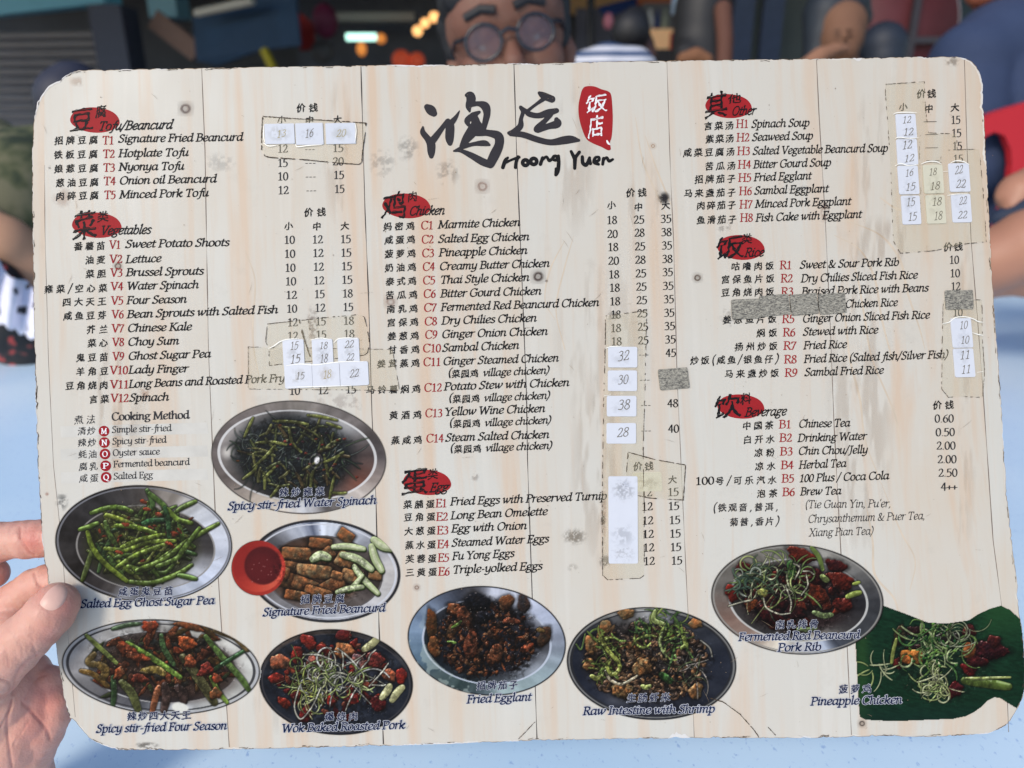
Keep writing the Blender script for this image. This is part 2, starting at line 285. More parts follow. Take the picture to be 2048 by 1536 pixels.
# ------------------------------------------------------------------ lettering: a broad-nib italic drawn stroke by stroke ('=' marks straight strokes)
G = {
'a':(49,"38,42 26,48 11,42 6,22 12,2 24,3 38,22|39,48 38,8 43,0 50,7"),'b':(46,"8,74 8,12|8,10 20,-1 34,4 40,24 33,45 20,44 8,30|1,70 8,75"),
'c':(40,"36,39 26,48 12,42 6,22 12,3 24,0 37,9"),'d':(49,"38,42 26,48 11,42 6,22 12,2 24,3 38,22|30,72 39,76|39,76 38,8 43,0 50,7"),
'e':(40,"8,21 24,24 35,34 32,45 22,48 9,38 6,20 13,2 25,0 37,9"),'f':(30,"40,69 34,76 25,70 21,48 18,4 12,-18 1,-22|=8,46 34,46"),
'g':(45,"34,44 22,48 9,42 8,28 20,20 32,28 34,40 30,46|16,22 8,14 14,6 32,2 40,-8 32,-20 14,-22 4,-14 8,-4 20,4|34,45 46,47"),
'h':(48,"=8,74 8,0|1,70 8,75|8,28 20,46 32,46 36,36 35,8 40,0 47,7"),'i':(23,"3,42 11,48 10,8 15,0 22,7|=11,65 13,66"),
'j':(20,"5,42 12,48 12,-8 4,-22 -5,-20|=12,65 14,66"),'k':(44,"=8,74 8,0|1,70 8,75|8,22 26,40 34,48 38,40 24,26 14,24|16,25 30,6 37,0 45,7"),
'l':(22,"3,70 10,75 10,8 15,0 22,7"),'m':(70,"2,42 9,48 9,0|9,28 20,46 30,46 33,36 33,0|33,28 44,46 54,46 57,36 56,8 61,0 68,7"),
'n':(48,"2,42 9,48 9,0|9,28 20,46 32,46 36,36 35,8 40,0 47,7"),'o':(44,"22,48 9,42 5,22 11,3 22,0 35,6 39,26 33,44 22,48"),
'p':(46,"2,42 9,48 9,-24|=1,-24 18,-24|9,8 20,-1 34,4 40,24 33,45 20,44 9,30"),'q':(46,"38,42 26,48 11,42 6,22 12,2 24,3 38,22|=39,48 39,-24"),
'r':(34,"2,42 9,48 9,0|9,28 20,45 33,46"),'s':(33,"30,42 20,48 9,43 9,33 28,18 29,6 18,-1 4,5"),'t':(28,"14,62 11,12 15,1 26,5|=2,46 27,46"),
'u':(48,"2,42 9,48 9,14 14,1 24,4 36,24|37,48 36,8 41,0 48,7"),'v':(41,"2,42 9,48 14,24 18,2|18,2 34,26 38,40 34,48"),
'w':(62,"2,42 9,48 12,20 16,2|16,2 30,24 32,46|32,46 34,20 38,2|38,2 54,26 58,40 54,48"),'x':(40,"3,42 12,47 18,30 28,5 33,0 40,6|38,46 30,46 8,2 2,2"),
'y':(46,"2,42 9,48 10,16 16,3 26,5 37,26|38,48 37,0 30,-18 16,-24 5,-18"),'z':(38,"=6,46 34,46|=34,46 4,2|=4,2 36,2"),
'A':(60,"=31,70 6,0|=31,72 54,0|=14,24 48,24|=-2,0 14,0|=46,0 62,0"),'B':(52,"=12,70 12,0|3,70 26,70 41,62 38,44 24,38 12,38|24,38 43,34 47,16 36,2 3,0"),
'C':(58,"53,58 42,69 28,71 12,60 6,36 12,10 28,-1 44,3 54,13|=53,70 52,57"),'D':(64,"=13,70 13,0|4,70 32,70 52,58 57,34 49,10 32,0 4,0"),
'E':(50,"=12,70 12,0|=4,70 44,70|=44,70 43,58|=12,37 35,37|=35,43 35,31|=4,0 46,0|=46,0 48,13"),'F':(46,"=12,70 12,0|=4,70 43,70|=43,70 42,58|=12,37 34,37|=34,43 34,31|=4,0 22,0"),
'G':(64,"53,58 42,69 28,71 12,60 6,36 12,10 28,-1 44,2 54,8|=53,70 52,57|=54,34 54,6|=44,34 62,34"),'H':(66,"=13,70 13,0|=53,70 53,0|=13,36 53,36|=4,70 22,70|=4,0 22,0|=44,70 62,70|=44,0 62,0"),
'I':(28,"=14,70 14,0|=5,70 23,70|=5,0 23,0"),'J':(30,"=18,70 18,4|18,4 12,-12 2,-14|=8,70 28,70"),
'K':(58,"=13,70 13,0|=4,70 22,70|=4,0 22,0|=48,69 14,36|=22,42 54,0|=40,70 56,70|=48,0 62,0"),'L':(48,"=12,70 12,0|=4,70 22,70|=4,0 44,0|=44,0 47,14"),
'M':(78,"=14,70 10,0|=14,70 38,6|=38,6 64,70|=64,70 67,0|=5,70 16,70|=3,0 19,0|=58,0 76,0|=62,70 73,70"),'N':(66,"=12,70 12,0|=12,70 54,2|=54,70 54,0|=3,70 14,70|=4,0 20,0|=45,70 63,70"),
'O':(64,"32,71 14,62 6,36 14,8 32,-1 50,8 58,34 50,62 32,71"),'P':(50,"=12,70 12,0|3,70 28,70 44,62 44,44 30,34 13,34|=4,0 22,0"),
'Q':(64,"32,71 14,62 6,36 14,8 32,-1 50,8 58,34 50,62 32,71|34,0 48,-14 62,-16"),'R':(54,"=12,70 12,0|3,70 28,70 42,62 42,46 28,37 13,37|=26,37 48,2|=4,0 22,0|=46,0 58,1"),
'S':(46,"38,60 28,71 14,67 9,54 16,42 34,31 38,16 30,2 16,-1 5,9|=39,70 38,59|=5,0 5,11"),'T':(54,"=27,70 27,0|=5,70 49,70|=5,70 4,58|=49,70 50,58|=18,0 36,0"),
'U':(64,"12,70 12,20 22,1 38,1 50,18 52,70|=4,70 22,70|=44,70 61,70"),'V':(58,"=8,70 30,0|=30,0 52,70|=0,70 17,70|=44,70 60,70"),
'W':(84,"=8,70 24,0|=24,0 42,68|=42,68 58,0|=58,0 77,70|=0,70 17,70|=69,70 85,70"),'X':(58,"=8,70 50,0|=50,70 8,0|=0,70 17,70|=42,70 58,70|=0,0 17,0|=41,0 58,0"),
'Y':(54,"=6,70 27,36|=49,70 27,36|=27,36 27,0|=-2,70 15,70|=41,70 56,70|=18,0 36,0"),'Z':(52,"=6,70 46,70|=46,70 5,1|=5,1 47,1|=47,1 49,13"),
'0':(40,"20,68 9,58 5,34 9,9 20,-1 31,9 35,34 31,58 20,68"),'1':(40,"=10,58 21,68|=21,68 21,0|=10,0 32,0"),'2':(40,"7,54 14,66 25,67 32,54 26,34 6,3|=6,2 34,2|=34,2 36,12"),
'3':(40,"7,60 18,68 30,60 27,44 16,37|16,37 30,33 34,17 25,1 6,2"),'4':(40,"=26,68 4,22|=4,22 38,22|=27,68 27,0"),'5':(40,"=11,67 33,67|=11,67 9,38|9,38 24,42 34,28 30,8 18,-1 5,2"),
'6':(40,"32,66 16,54 6,30 9,8 20,-1 32,7 34,24 27,39 17,39 8,28"),'7':(40,"=6,66 35,66|35,66 22,34 13,0|=6,66 5,54"),
'8':(40,"20,37 9,46 10,62 20,68 30,62 31,48 20,37 8,26 6,10 20,-1 34,10 32,26 20,37"),'9':(40,"32,38 22,28 11,30 6,46 12,64 22,68 32,58 34,36 24,10 8,0"),
'.':(18,"=8,2 10,2"),',':(18,"9,3 10,-4 5,-12"),"'":(16,"=10,74 7,58"),'-':(28,"=8,24 20,24"),'_':(30,"=0,22 30,22"),'/':(32,"=2,-14 28,76"),'+':(36,"=3,26 33,26|=18,42 18,10"),
'(':(26,"24,78 10,56 8,20 20,-18"),')':(26,"4,78 18,56 18,20 2,-18"),'&':(62,"56,42 40,8 24,-1 8,6 8,22 24,38 30,56 22,69 12,62 14,46 40,6 56,0"),' ':(22,""),
}
_gc = {}
def glyph(ch, style):
    key = (ch, style)
    if key in _gc: return _gc[key]
    w, d = G[ch]
    major, minor, ang, shear = {'ital': (6.6, 3.3, 38, .17), 'light': (4.8, 2.3, 38, .17), 'halo': (10.5, 8.5, 38, .17), 'num': (5.1, 2.6, 22, 0), 'code': (5.2, 2.6, 22, .05),
        'roman': (5.0, 2.6, 25, .0), 'romanb': (6.4, 3.2, 25, .0), 'script': (5.6, 4.2, 50, .34), 'pen': (2.9, 2.4, 30, .16)}[style]
    ca, sa = math.cos(R(ang)), math.sin(R(ang))
    M = np.array([[ca / major, sa / major], [-sa / minor, ca / minor]])
    cell = 2.1
    X = np.arange(-22, w + 34, cell); Y = np.arange(-38, 92, cell); GX, GY = np.meshgrid(X, Y)
    TX = M[0, 0] * GX + M[0, 1] * GY; TY = M[1, 0] * GX + M[1, 1] * GY; F = np.full(GX.shape, 9.0)
    for st in (d.split('|') if d else []):
        straight = st.startswith('='); P = np.array([[float(a) for a in p.split(',')] for p in st.lstrip('=').split()])
        if not straight: P = catmull(P, 4)
        P = P.copy(); P[:, 0] += shear * P[:, 1]
        P = P @ M.T
        for a, b in zip(P[:-1], P[1:]): F = np.minimum(F, segdist(TX, TY, a, b, 1, 1))
    F[np.abs(F) < 1e-7] = 1e-7
    _gc[key] = (w,) + field_mesh(F, X, Y); return _gc[key]
def latin(S, text, x0, y0, x1, y1, h, style='ital', thin=False):
    "text between two baseline points; h = cap height in photo pixels"
    tot = sum(G[c][0] for c in text); L = math.hypot(x1 - x0, y1 - y0); sx = L / (tot - 2); sy = h / 70
    ca, sa = (x1 - x0) / L, (y1 - y0) / L; x = 0
    for c in text:
        w, V, T, Q = glyph(c, style)
        if len(V):
            px = (V[:, 0] + x) * sx; py = -V[:, 1] * sy
            S.add(np.stack([x0 + px * ca - py * sa * .0, y0 + px * sa + py], 1), T, Q)
        x += w
_cc = {}
def cjk(ch, off, cell=.034):
    key = (ch, off, cell)
    if key in _cc: return _cc[key]
    c = bpy.data.curves.new('lettering', 'FONT'); c.body = ch; c.resolution_u = 2; c.fill_mode = 'FRONT'
    o = bpy.data.objects.new('lettering', c); COL.objects.link(o); bpy.context.view_layer.update()
    dg = bpy.context.evaluated_depsgraph_get(); e = o.evaluated_get(dg); me = e.to_mesh(); me.calc_loop_triangles()
    V = np.array([v.co[:2] for v in me.vertices]).reshape(-1, 2); T = np.array([t.vertices[:] for t in me.loop_triangles]).reshape(-1, 3)
    e.to_mesh_clear(); bpy.data.objects.remove(o); bpy.data.curves.remove(c)
    V = V - [.5, .38]
    from collections import Counter
    def key2(v): return (round(float(V[v, 0]), 4), round(float(V[v, 1]), 4))
    cnt = Counter(); 
    for t in T:
        for q in range(3): cnt[tuple(sorted((key2(t[q]), key2(t[(q + 1) % 3]))))] += 1
    E = np.array([e for e, k in cnt.items() if k == 1 and e[0] != e[1]])
    X = np.arange(-.62, .63, cell); GX, GY = np.meshgrid(X, X); px, py = GX.ravel(), GY.ravel()
    D = np.full(len(px), 9.0)
    for (ax, ay), (bx, by) in E:      # strokes swell sideways more than upwards, as a flat brush does
        dx, dy = (bx - ax) / 1.0, (by - ay); L = dx * dx + dy * dy + 1e-12; t = np.clip(((px - ax) * dx + (py - ay) * dy) / L, 0, 1)
        D = np.minimum(D, np.hypot(px - ax - t * dx, py - ay - t * dy))
    ins = np.zeros(len(px), bool)
    for t in T:
        (ax, ay), (bx, by), (cx, cy) = V[t]; d1 = (px - bx) * (ay - by) - (ax - bx) * (py - by); d2 = (px - cx) * (by - cy) - (bx - cx) * (py - cy); d3 = (px - ax) * (cy - ay) - (cx - ax) * (py - ay)
        ins |= ((d1 >= 0) & (d2 >= 0) & (d3 >= 0)) | ((d1 <= 0) & (d2 <= 0) & (d3 <= 0))
    F = np.where(ins, -D, D) - off - .010 * np.sin(9 * px + 14 * py + ord(ch)) - .008 * np.sin(23 * py - 17 * px)
    V, T, Q = field_mesh(F.reshape(GX.shape) + 1e-7, X, X)
    if len(Q): T = np.vstack([T, Q[:, [0, 1, 2]], Q[:, [0, 2, 3]]])
    if len(V):
        x, y = V[:, 0], V[:, 1]
        # brush-pen slope: strokes climb to the right, the foot spreads, edges waver a little
        yy = y + .13 * x - .08 * x * x; xx = x * (1.0 - .14 * y) + .05 * y; wob = .010
        xx = xx + wob * np.sin(31 * yy + 17 * xx + ord(ch)); yy = yy + wob * np.sin(27 * xx - 19 * yy + ord(ch))
        V = np.stack([xx, yy], 1)
    _cc[key] = (V, T); return _cc[key]
def chinese(S, text, x0, x1, base, s=17.5, slope=-.02, off=.022, fit=None):
    "characters between x0 and x1, lower edge at base; fit=(w,h) squeezes a single character"
    wt = [1 if ord(c) > 255 else .42 for c in text]; n = len(text)
    gap = 0 if n == 1 else (x1 - x0 - s * sum(wt)) / (n - 1); x = x0
    for c, w in zip(text, wt):
        cx, cy = x + s * w / 2, base - s * .46 + slope * (x - x0)
        if ord(c) > 255:
            V, T = cjk(c, off); sx, sy = fit if fit else (s, s)
            S.add(np.stack([cx + V[:, 0] * sx, cy - V[:, 1] * sy], 1), T)
        else:
            g, V, T, Q = glyph(c, 'ital'); k = s / 78
            S.add(np.stack([cx + (V[:, 0] - g / 2) * k, cy + s * .40 - V[:, 1] * k], 1), T, Q)
        x += s * w + gap
# crops of the photograph used for measuring: origin and magnification
CR = {'A': (0, 100, 3.938), 'B': (500, 100, 3.938), 'C': (1000, 100, 3.938), 'D': (1500, 100, 3.737), 'E': (0, 460, 3.938), 'F': (500, 460, 3.938), 'G': (1000, 460, 3.938),
      'H': (1500, 460, 3.737), 'I': (0, 800, 3.938), 'J': (400, 790, 3.938), 'K': (780, 900, 3.938), 'L': (1380, 770, 3.413), 'M': (0, 1146, 3.938), 'N': (500, 1146, 3.938),
      'O': (1000, 1146, 3.938), 'P': (1400, 1076, 3.16), 'Z': (0, 0, 1)}
def c2(c, x, y): a, b, s = CR[c]; return a + x / s, b + y / s
# dish rows: crop, chinese, x0, x1, base, code, x0, x1, base, name, x0, base0, x1, base1
ROWS = '''A|招牌豆腐|430,772,745|T1|806,895,743|Signature Fried Beancurd|930,728,1908,714
A|铁板豆腐|425,770,857|T2|810,900,850|Hotplate Tofu|930,843,1480,834
A|娘惹豆腐|428,775,967|T3|812,903,958|Nyonya Tofu|932,950,1445,942
A|葱油豆腐|440,778,1078|T4|815,908,1064|Onion oil Beancurd|938,1058,1700,1042
A|肉碎豆腐|440,778,1182|T5|820,908,1173|Minced Pork Tofu|938,1168,1638,1152
E|番薯苗|583,828,160|V1|860,948,147|Sweet Potato Shoots|985,140,1800,125
E|油麦|672,830,267|V2|862,960,260|Lettuce|988,260,1265,250
E|菜胆|675,835,377|V3|868,962,367|Brussel Sprouts|990,363,1598,350
E|雍菜/空心菜|350,845,497|V4|870,967,475|Water Spinach|997,470,1560,458
E|四大天王|492,838,599|V5|873,968,587|Four Season|995,583,1465,572
E|咸鱼豆芽|500,838,708|V6|878,972,695|Bean Sprouts with Salted Fish|997,693,2184,655
E|芥兰|683,850,815|V7|878,975,806|Chinese Kale|1003,802,1505,788
E|菜心|690,850,922|V8|882,975,914|Choy Sum|1005,910,1405,900
E|鬼豆苗|600,852,1036|V9|885,975,1026|Ghost Sugar Pea|1008,1022,1655,1002
E|羊角豆|600,855,1146|V10|863,1005,1135|Lady Finger|1010,1130,1478,1118
E|豆角烧肉|515,852,1258|V11|865,1012,1247|Long Beans and Roasted Pork Fry|1012,1242,2238,1195
E|言菜|703,860,1364|V12|870,1010,1355|Spinach|1018,1350,1325,1342
B|妈密鸡|1050,1298,1422|C1|1345,1440,1412|Marmite Chicken|1478,1405,2123,1385
F|咸蛋鸡|1060,1302,110|C2|1350,1442,105|Salted Egg Chicken|1480,100,2194,80
F|菠萝鸡|1060,1307,220|C3|1353,1447,213|Pineapple Chicken|1485,207,2179,188
F|奶油鸡|1062,1310,328|C4|1358,1452,320|Creamy Butter Chicken|1490,315,2354,290
F|泰式鸡|1068,1312,437|C5|1360,1455,427|Thai Style Chicken|1495,422,2194,400
F|苦瓜鸡|1067,1320,545|C6|1365,1460,533|Bitter Gourd Chicken|1497,530,2289,508
F|南乳鸡|1075,1323,654|C7|1368,1467,642|Fermented Red Beancurd Chicken|1500,637,2744,598
F|宫保鸡|1078,1328,760|C8|1373,1470,750|Dry Chilies Chicken|1505,743,2252,720
F|姜葱鸡|1083,1332,868|C9|1377,1472,855|Ginger Onion Chicken|1508,850,2339,825
F|甘香鸡|1088,1337,976|C10|1360,1500,962|Sambal Chicken|1512,957,2114,935
F|姜茸蒸鸡|1000,1338,1085|C11|1363,1500,1070|Ginger Steamed Chicken|1518,1063,2426,1035
F|马铃薯焖鸡|915,1345,1290|C12|1370,1507,1272|Potato Stew with Chicken|1525,1262,2509,1228
F|黄酒鸡|1097,1353,1490|C13|1378,1512,1473|Yellow Wine Chicken|1530,1462,2319,1432
J|蒸咸鸡|1505,1750,388|C14|1780,1915,372|Steam Salted Chicken|1930,365,2745,338
K|菜脯蛋|105,352,460|E1|358,445,450|Fried Eggs with Preserved Turnip|472,435,1703,388
K|豆角蛋|108,357,560|E2|362,452,556|Long Bean Omelette|475,545,1235,510
K|大葱蛋|112,360,670|E3|367,457,663|Egg with Onion|480,648,1072,622
K|蒸水蛋|118,362,780|E4|370,460,772|Steamed Water Eggs|483,760,1245,725
K|芙蓉蛋|122,367,889|E5|375,462,879|Fu Yong Eggs|487,865,973,840
K|三黄蛋|122,370,995|E6|378,467,987|Triple-yolked Eggs|490,972,1193,940
C|言菜汤|1605,1840,630|H1|1857,1953,613|Spinach Soup|1978,612,2432,600
C|紫菜汤|1617,1842,732|H2|1860,1960,720|Seaweed Soup|1982,716,2460,702
C|咸菜豆腐汤|1442,1848,840|H3|1865,1965,827|Salted Vegetable Beancurd Soup|1988,824,3050,800
C|苦瓜汤|1613,1855,947|H4|1870,1972,933|Bitter Gourd Soup|1992,931,2602,913
C|招牌茄子|1532,1855,1050|H5|1873,1975,1037|Fried Egglant|1996,1032,2446,1018
C|马来盏茄子|1448,1857,1160|H6|1880,1980,1142|Sambal Eggplant|2000,1137,2581,1119
C|肉碎茄子|1547,1858,1257|H7|1883,1985,1247|Minced Pork Eggplant|2006,1242,2758,1219
C|鱼滑茄子|1547,1863,1370|H8|1888,1988,1352|Fish Cake with Eggplant|2010,1351,2842,1321
H|咕噜肉饭|-142,178,302|R1|220,308,292|Sweet & Sour Pork Rib|370,288,1108,266
H|宫保鱼片饭|-217,182,399|R2|227,315,391|Dry Chilies Sliced Fish Rice|377,390,1247,362
H|豆角烧肉饭|-217,180,497|R3|230,320,490|Braised Pork Rice with Beans|382,487,1327,458
H||0,0,0||0,0,0|Chicken Rice|710,580,1098,567
H|姜葱鱼片饭|-205,197,701|R5|237,328,694|Ginger Onion Sliced Fish Rice|390,690,1338,660
H|焖饭|48,202,799|R6|243,335,794|Stewed with Rice|393,788,952,772
H|扬州炒饭|-116,205,902|R7|247,343,894|Fried Rice|397,890,718,880
H|炒饭(咸鱼/银鱼仔)|-448,213,1005|R8|252,345,996|Fried Rice (Salted fish/Silver Fish)|400,992,1475,956
H|马来盏炒饭|-190,216,1105|R9|257,350,1096|Sambal Fried Rice|405,1090,993,1073
L|中国茶|357,570,305|B1|605,687,295|Chinese Tea|740,290,1088,282
L|白开水|362,577,399|B2|608,692,387|Drinking Water|732,387,1200,372
L|凉粉|438,577,489|B3|612,697,480|Chin Chou/Jelly|737,475,1208,465
L|凉水|443,583,582|B4|618,702,573|Herbal Tea|740,570,1062,558
L|号/可乐汽水|172,590,682|B5|623,707,665|100 Plus / Coca Cola|743,662,1353,642
L|泡茶|455,597,768|B6|628,712,757|Brew Tea|750,752,1027,745
L|(铁观音,普洱,|153,605,865||0,0,0|(Tie Guan Yin, Pu'er,|783,840,1367,832
L|菊普,香片)|270,608,962||0,0,0|Chrysanthemum & Puer Tea,|803,940,1600,915
L||0,0,0||0,0,0|Xiang Pian Tea)|810,1032,1247,1020'''
for line in ROWS.split('\n'):
    f = line.split('|')
    cr, ch, cp, code, kp, name, npos = f
    cp = [float(v) for v in cp.split(',')]; kp = [float(v) for v in kp.split(',')]; q = [float(v) for v in npos.split(',')]
    S = Shape()
    if ch:
        x0, b = c2(cr, cp[0], cp[2]); x1, _ = c2(cr, cp[1], 0); chinese(S, ch, x0, x1, b)
        if code == 'B5': latin(S, '100', *c2(cr, 35, 682), *c2(cr, 163, 677), 15.5, 'num')
    x0, y0 = c2(cr, q[0], q[1]); x1, y1 = c2(cr, q[2], q[3])
    light = cr == 'L' and q[1] > 800
    latin(S, name, x0, y0, x1, y1, 15.0, 'light' if light else 'ital')
    S.build('dish_name', INK if cr in 'FBKLHJ' and not light else GREYINK if light else INK, L3)
    if code:
        S = Shape(); latin(S, code, *c2(cr, kp[0], kp[2]), *c2(cr, kp[1], kp[2] - 1), 16, 'code'); S.build('dish_code', RED, L3)
for (bx, cx0, cx1, cb, vx0, vb0, vx1, vb1) in ((1558, 1588, 1800, 1163, 1832, 1152, 2352, 1130), (1563, 1595, 1810, 1361, 1840, 1350, 2357, 1328), (1568, 1600, 1815, 1556, 1845, 1546, 2366, 1522), (1574, 1606, 1822, 1756, 1852, 1744, 2374, 1722)):
    S = Shape(); latin(S, '(', *c2('F', bx, cb - 14), *c2('F', bx + 24, cb - 14), 14.5)
    chinese(S, '菜园鸡', c2('F', cx0, 0)[0], c2('F', cx1, 0)[0], c2('F', 0, cb)[1], 17)
    latin(S, 'village chicken)', *c2('F', vx0, vb0), *c2('F', vx1, vb1), 14.0); S.build('dish_note', INK, L3)
# printed prices: crop, text, x0, x1, base
PR = '''B 12 217,297,808 _ 430,512,785 15 650,735,803
B 15 217,297,920 _ 432,518,893 20 650,738,908
B 10 217,300,1026 _ 435,520,1001 15 658,740,1015
B 12 220,303,1135 _ 440,523,1110 15 665,743,1125
F 10 268,352,108 12 490,572,105 15 712,793,102
F 10 270,355,218 12 493,577,212 15 715,797,209
F 10 275,357,328 12 498,580,320 15 720,802,315
F 10 278,362,435 12 502,583,428 15 722,805,422
F 12 283,368,542 15 507,587,535 18 728,808,530
F 10 288,370,650 12 510,592,643 15 732,812,637
F 12 295,375,758 15 517,597,750 18 735,818,745
F 12 295,378,865 15 520,600,855 18 738,822,848
F 10 310,393,1297 12 535,615,1292 15 755,835,1285
C 18 840,920,1370 25 1050,1135,1367 35 1263,1348,1360
G 20 843,925,62 28 1057,1137,52 38 1267,1350,47
G 18 848,930,165 25 1060,1142,160 35 1272,1353,152
G 20 850,935,273 28 1062,1145,265 38 1275,1357,258
G 18 855,937,380 25 1065,1150,372 35 1278,1360,362
G 18 860,942,485 25 1070,1153,477 35 1280,1365,470
G 18 863,945,592 25 1073,1157,583 35 1287,1368,575
G 18 872,950,697 25 1078,1160,687 35 1290,1372,682
G 18 870,952,803 25 1082,1165,793 35 1292,1377,787
G 18 875,957,908 25 1085,1168,900 35 1297,1382,892
G _ 1090,1170,985 45 1303,1385,998
G _ 1097,1180,1183
G _ 1105,1187,1382 48 1317,1402,1395
G _ 1108,1190,1583 40 1323,1408,1595
Z 12 1282,1304,993 15 1335,1357,992
Z 12 1283,1305,1021 15 1336,1358,1020
Z 12 1284,1306,1049 15 1338,1360,1048
Z 12 1285,1307,1076 15 1339,1361,1075
Z 12 1286,1308,1103 15 1340,1362,1102
Z 12 1287,1309,1130 15 1342,1364,1129
D = 1305,1378,537 15 1500,1570,552
D = 1318,1390,633 15 1505,1577,650
D = 1318,1390,732 15 1512,1582,747
D = 1325,1400,828 15 1517,1590,843
H 10 1488,1560,252
H 10 1493,1567,352
H 12 1500,1570,450
H 10 1515,1587,645
L 0.60 1668,1798,255
L 0.50 1675,1805,348
L 2.00 1680,1810,440
L 2.00 1687,1817,533
L 2.50 1693,1823,625
L 4++ 1710,1822,720'''
for line in PR.split('\n'):
    f = line.split(); cr = f[0]
    for k in range(1, len(f), 2):
        x0, x1, b = [float(v) for v in f[k + 1].split(',')]; t = f[k]; S = Shape()
        X0, Y0 = c2(cr, x0, b); X1, Y1 = c2(cr, x1, b - 1)
        if t == '_': latin(S, '---', X0, Y0 + 5, X1, Y1 + 5, 14, 'num')
        elif t == '=': latin(S, '_', X0, Y0 + 4.5, X1, Y1 + 4.5, 14, 'num')
        else: latin(S, t, X0, Y0, X1, Y1, 15.8, 'num')
        S.build('printed_price', INK if cr in 'GZC' else GREYINK, L3)
# column heads
for cr, t, x0, x1, b in [('B', '价钱', 365, 535, 490), ('B', '价钱', 425, 598, 1312), ('C', '价钱', 990, 1155, 1158), ('Z', '价钱', 1266, 1307, 941), ('D', '价钱', 1242, 1390, 360), ('H', '价钱', 1443, 1590, 158), ('L', '价钱', 1655, 1800, 166),
        ('B', '小', 215, 285, 582), ('B', '中', 435, 515, 585), ('B', '大', 655, 722, 580), ('B', '小', 270, 345, 1417), ('B', '中', 492, 562, 1420), ('B', '大', 712, 785, 1417),
        ('C', '小', 843, 912, 1253), ('C', '中', 1055, 1122, 1268), ('C', '大', 1270, 1340, 1255), ('Z', '小', 1281, 1299, 972), ('Z', '大', 1336, 1355, 967), ('D', '小', 1111, 1177, 455), ('D', '中', 1303, 1367, 468), ('D', '大', 1497, 1561, 460)]:
    S = Shape(); X0, B = c2(cr, x0, b); chinese(S, t, X0, c2(cr, x1, 0)[0], B, 18.5 if len(t) > 1 else 17.5); S.build('column_heading', INK, L3)
# cooking methods
S = Shape(); chinese(S, '煮法', *[c2('I', v, 0)[0] for v in (583, 755)], c2('I', 0, 190)[1], 19.5, off=.0); latin(S, 'Cooking Method', *c2('I', 880, 160), *c2('I', 1490, 145), 15, 'romanb'); S.build('cooking_heading', GREYINK, L3)
METH = [('清炒', 'M', 'Simple stir-fried', 612, 755, 275, 820, 245, 882, 258, 1350, 243), ('辣炒', 'N', 'Spicy stir-fried', 612, 760, 367, 823, 335, 885, 350, 1310, 335), ('蚝油', 'O', 'Oyster sauce', 617, 765, 459, 828, 425, 888, 440, 1258, 428),
    ('腐乳', 'P', 'Fermented beancurd', 622, 772, 555, 833, 518, 893, 530, 1493, 510), ('咸蛋', 'Q', 'Salted Egg', 625, 777, 647, 837, 608, 895, 625, 1203, 612)]
BAR = inkmat('pale_bar_ink', (193, 190, 183))
for i, (c, l, t, x0, x1, b, mx, my, a0, b0, a1, b1) in enumerate(METH):
    if i % 2 == 0:
        S = Shape(); y = my; S.poly([c2('I', 475 + i, y - 38), c2('I', 1630, y - 68), c2('I', 1640, y + 20), c2('I', 480 + i, y + 50)]); S.build('pale_bar', BAR, L1)
    S = Shape(); chinese(S, c, c2('I', x0, 0)[0], c2('I', x1, 0)[0], c2('I', 0, b)[1], 17.5, off=.006); latin(S, t, *c2('I', a0, b0), *c2('I', a1, b1), 12.5, 'roman'); S.build('method_name', GREYINK, L3)
    X, Y = c2('I', mx, my); S = Shape(); S.strokes([[(X, Y, 10.7)]], 1.0); disc = S.build('letter_disc', RED, L3)
    S = Shape(); latin(S, l, X - 5.5, Y + 5.3, X + 5.5, Y + 5.1, 10.5, 'romanb'); S.build('letter', WHITE, L4, disc)
# section headings: oval, brushed characters, script word
def badge(cr, oc, orx, ory, big, bb, small, sb, word, w):
    X, Y = c2(cr, *oc); s = CR[cr][2]; rx, ry = orx / s, ory / s
    S = Shape(); S.poly([(X + rx * (1 + .015 * math.sin(5 * a)) * math.cos(a), Y + ry * math.sin(a) + .05 * rx * math.cos(a)) for a in [k * math.tau / 72 for k in range(72)]])
    ov = S.build('section_badge', BADGE, L1)
    S = Shape()
    for ch, (x0, y0, x1, y1), off in ((big, bb, .010), (small, sb, .016)):
        a = c2(cr, x0, y0); b = c2(cr, x1, y1); V, T = cjk(ch, off, .018); k = V.max(0) - V.min(0); c = (V.max(0) + V.min(0)) / 2
        sx, sy = (b[0] - a[0]) / k[0], (b[1] - a[1]) / k[1]
        V2 = np.stack([(a[0] + b[0]) / 2 + (V[:, 0] - c[0]) * sx, (a[1] + b[1]) / 2 - (V[:, 1] - c[1]) * sy], 1)
        S.add(V2, T)
    S.build('brush_characters', INK, L3, ov)
    S = Shape(); latin(S, word, *c2(cr, w[0], w[1]), *c2(cr, w[2], w[3]), 17, 'script'); S.build('script_word', INK, L4, ov)
badge('A', (748, 552), 195, 100, '豆', (550, 455, 735, 645), '腐', (750, 435, 838, 540), 'Tofu/Beancurd', (770, 634, 1350, 620))
badge('A', (763, 1380), 195, 100, '菜', (570, 1260, 765, 1500), '类', (765, 1265, 855, 1360), 'Vegetables', (785, 1455, 1180, 1446))
badge('B', (1232, 1228), 190, 98, '鸡', (1030, 1110, 1230, 1330), '肉', (1243, 1112, 1314, 1202), 'Chicken', (1250, 1302, 1525, 1295))
badge('K', (292, 255), 190, 100, '蛋', (90, 140, 300, 360), '类', (295, 143, 378, 237), 'Egg', (308, 330, 450, 322))
badge('C', (1800, 442), 183, 95, '其', (1610, 320, 1790, 550), '他', (1795, 340, 1900, 425), 'Other', (1820, 515, 2005, 508))
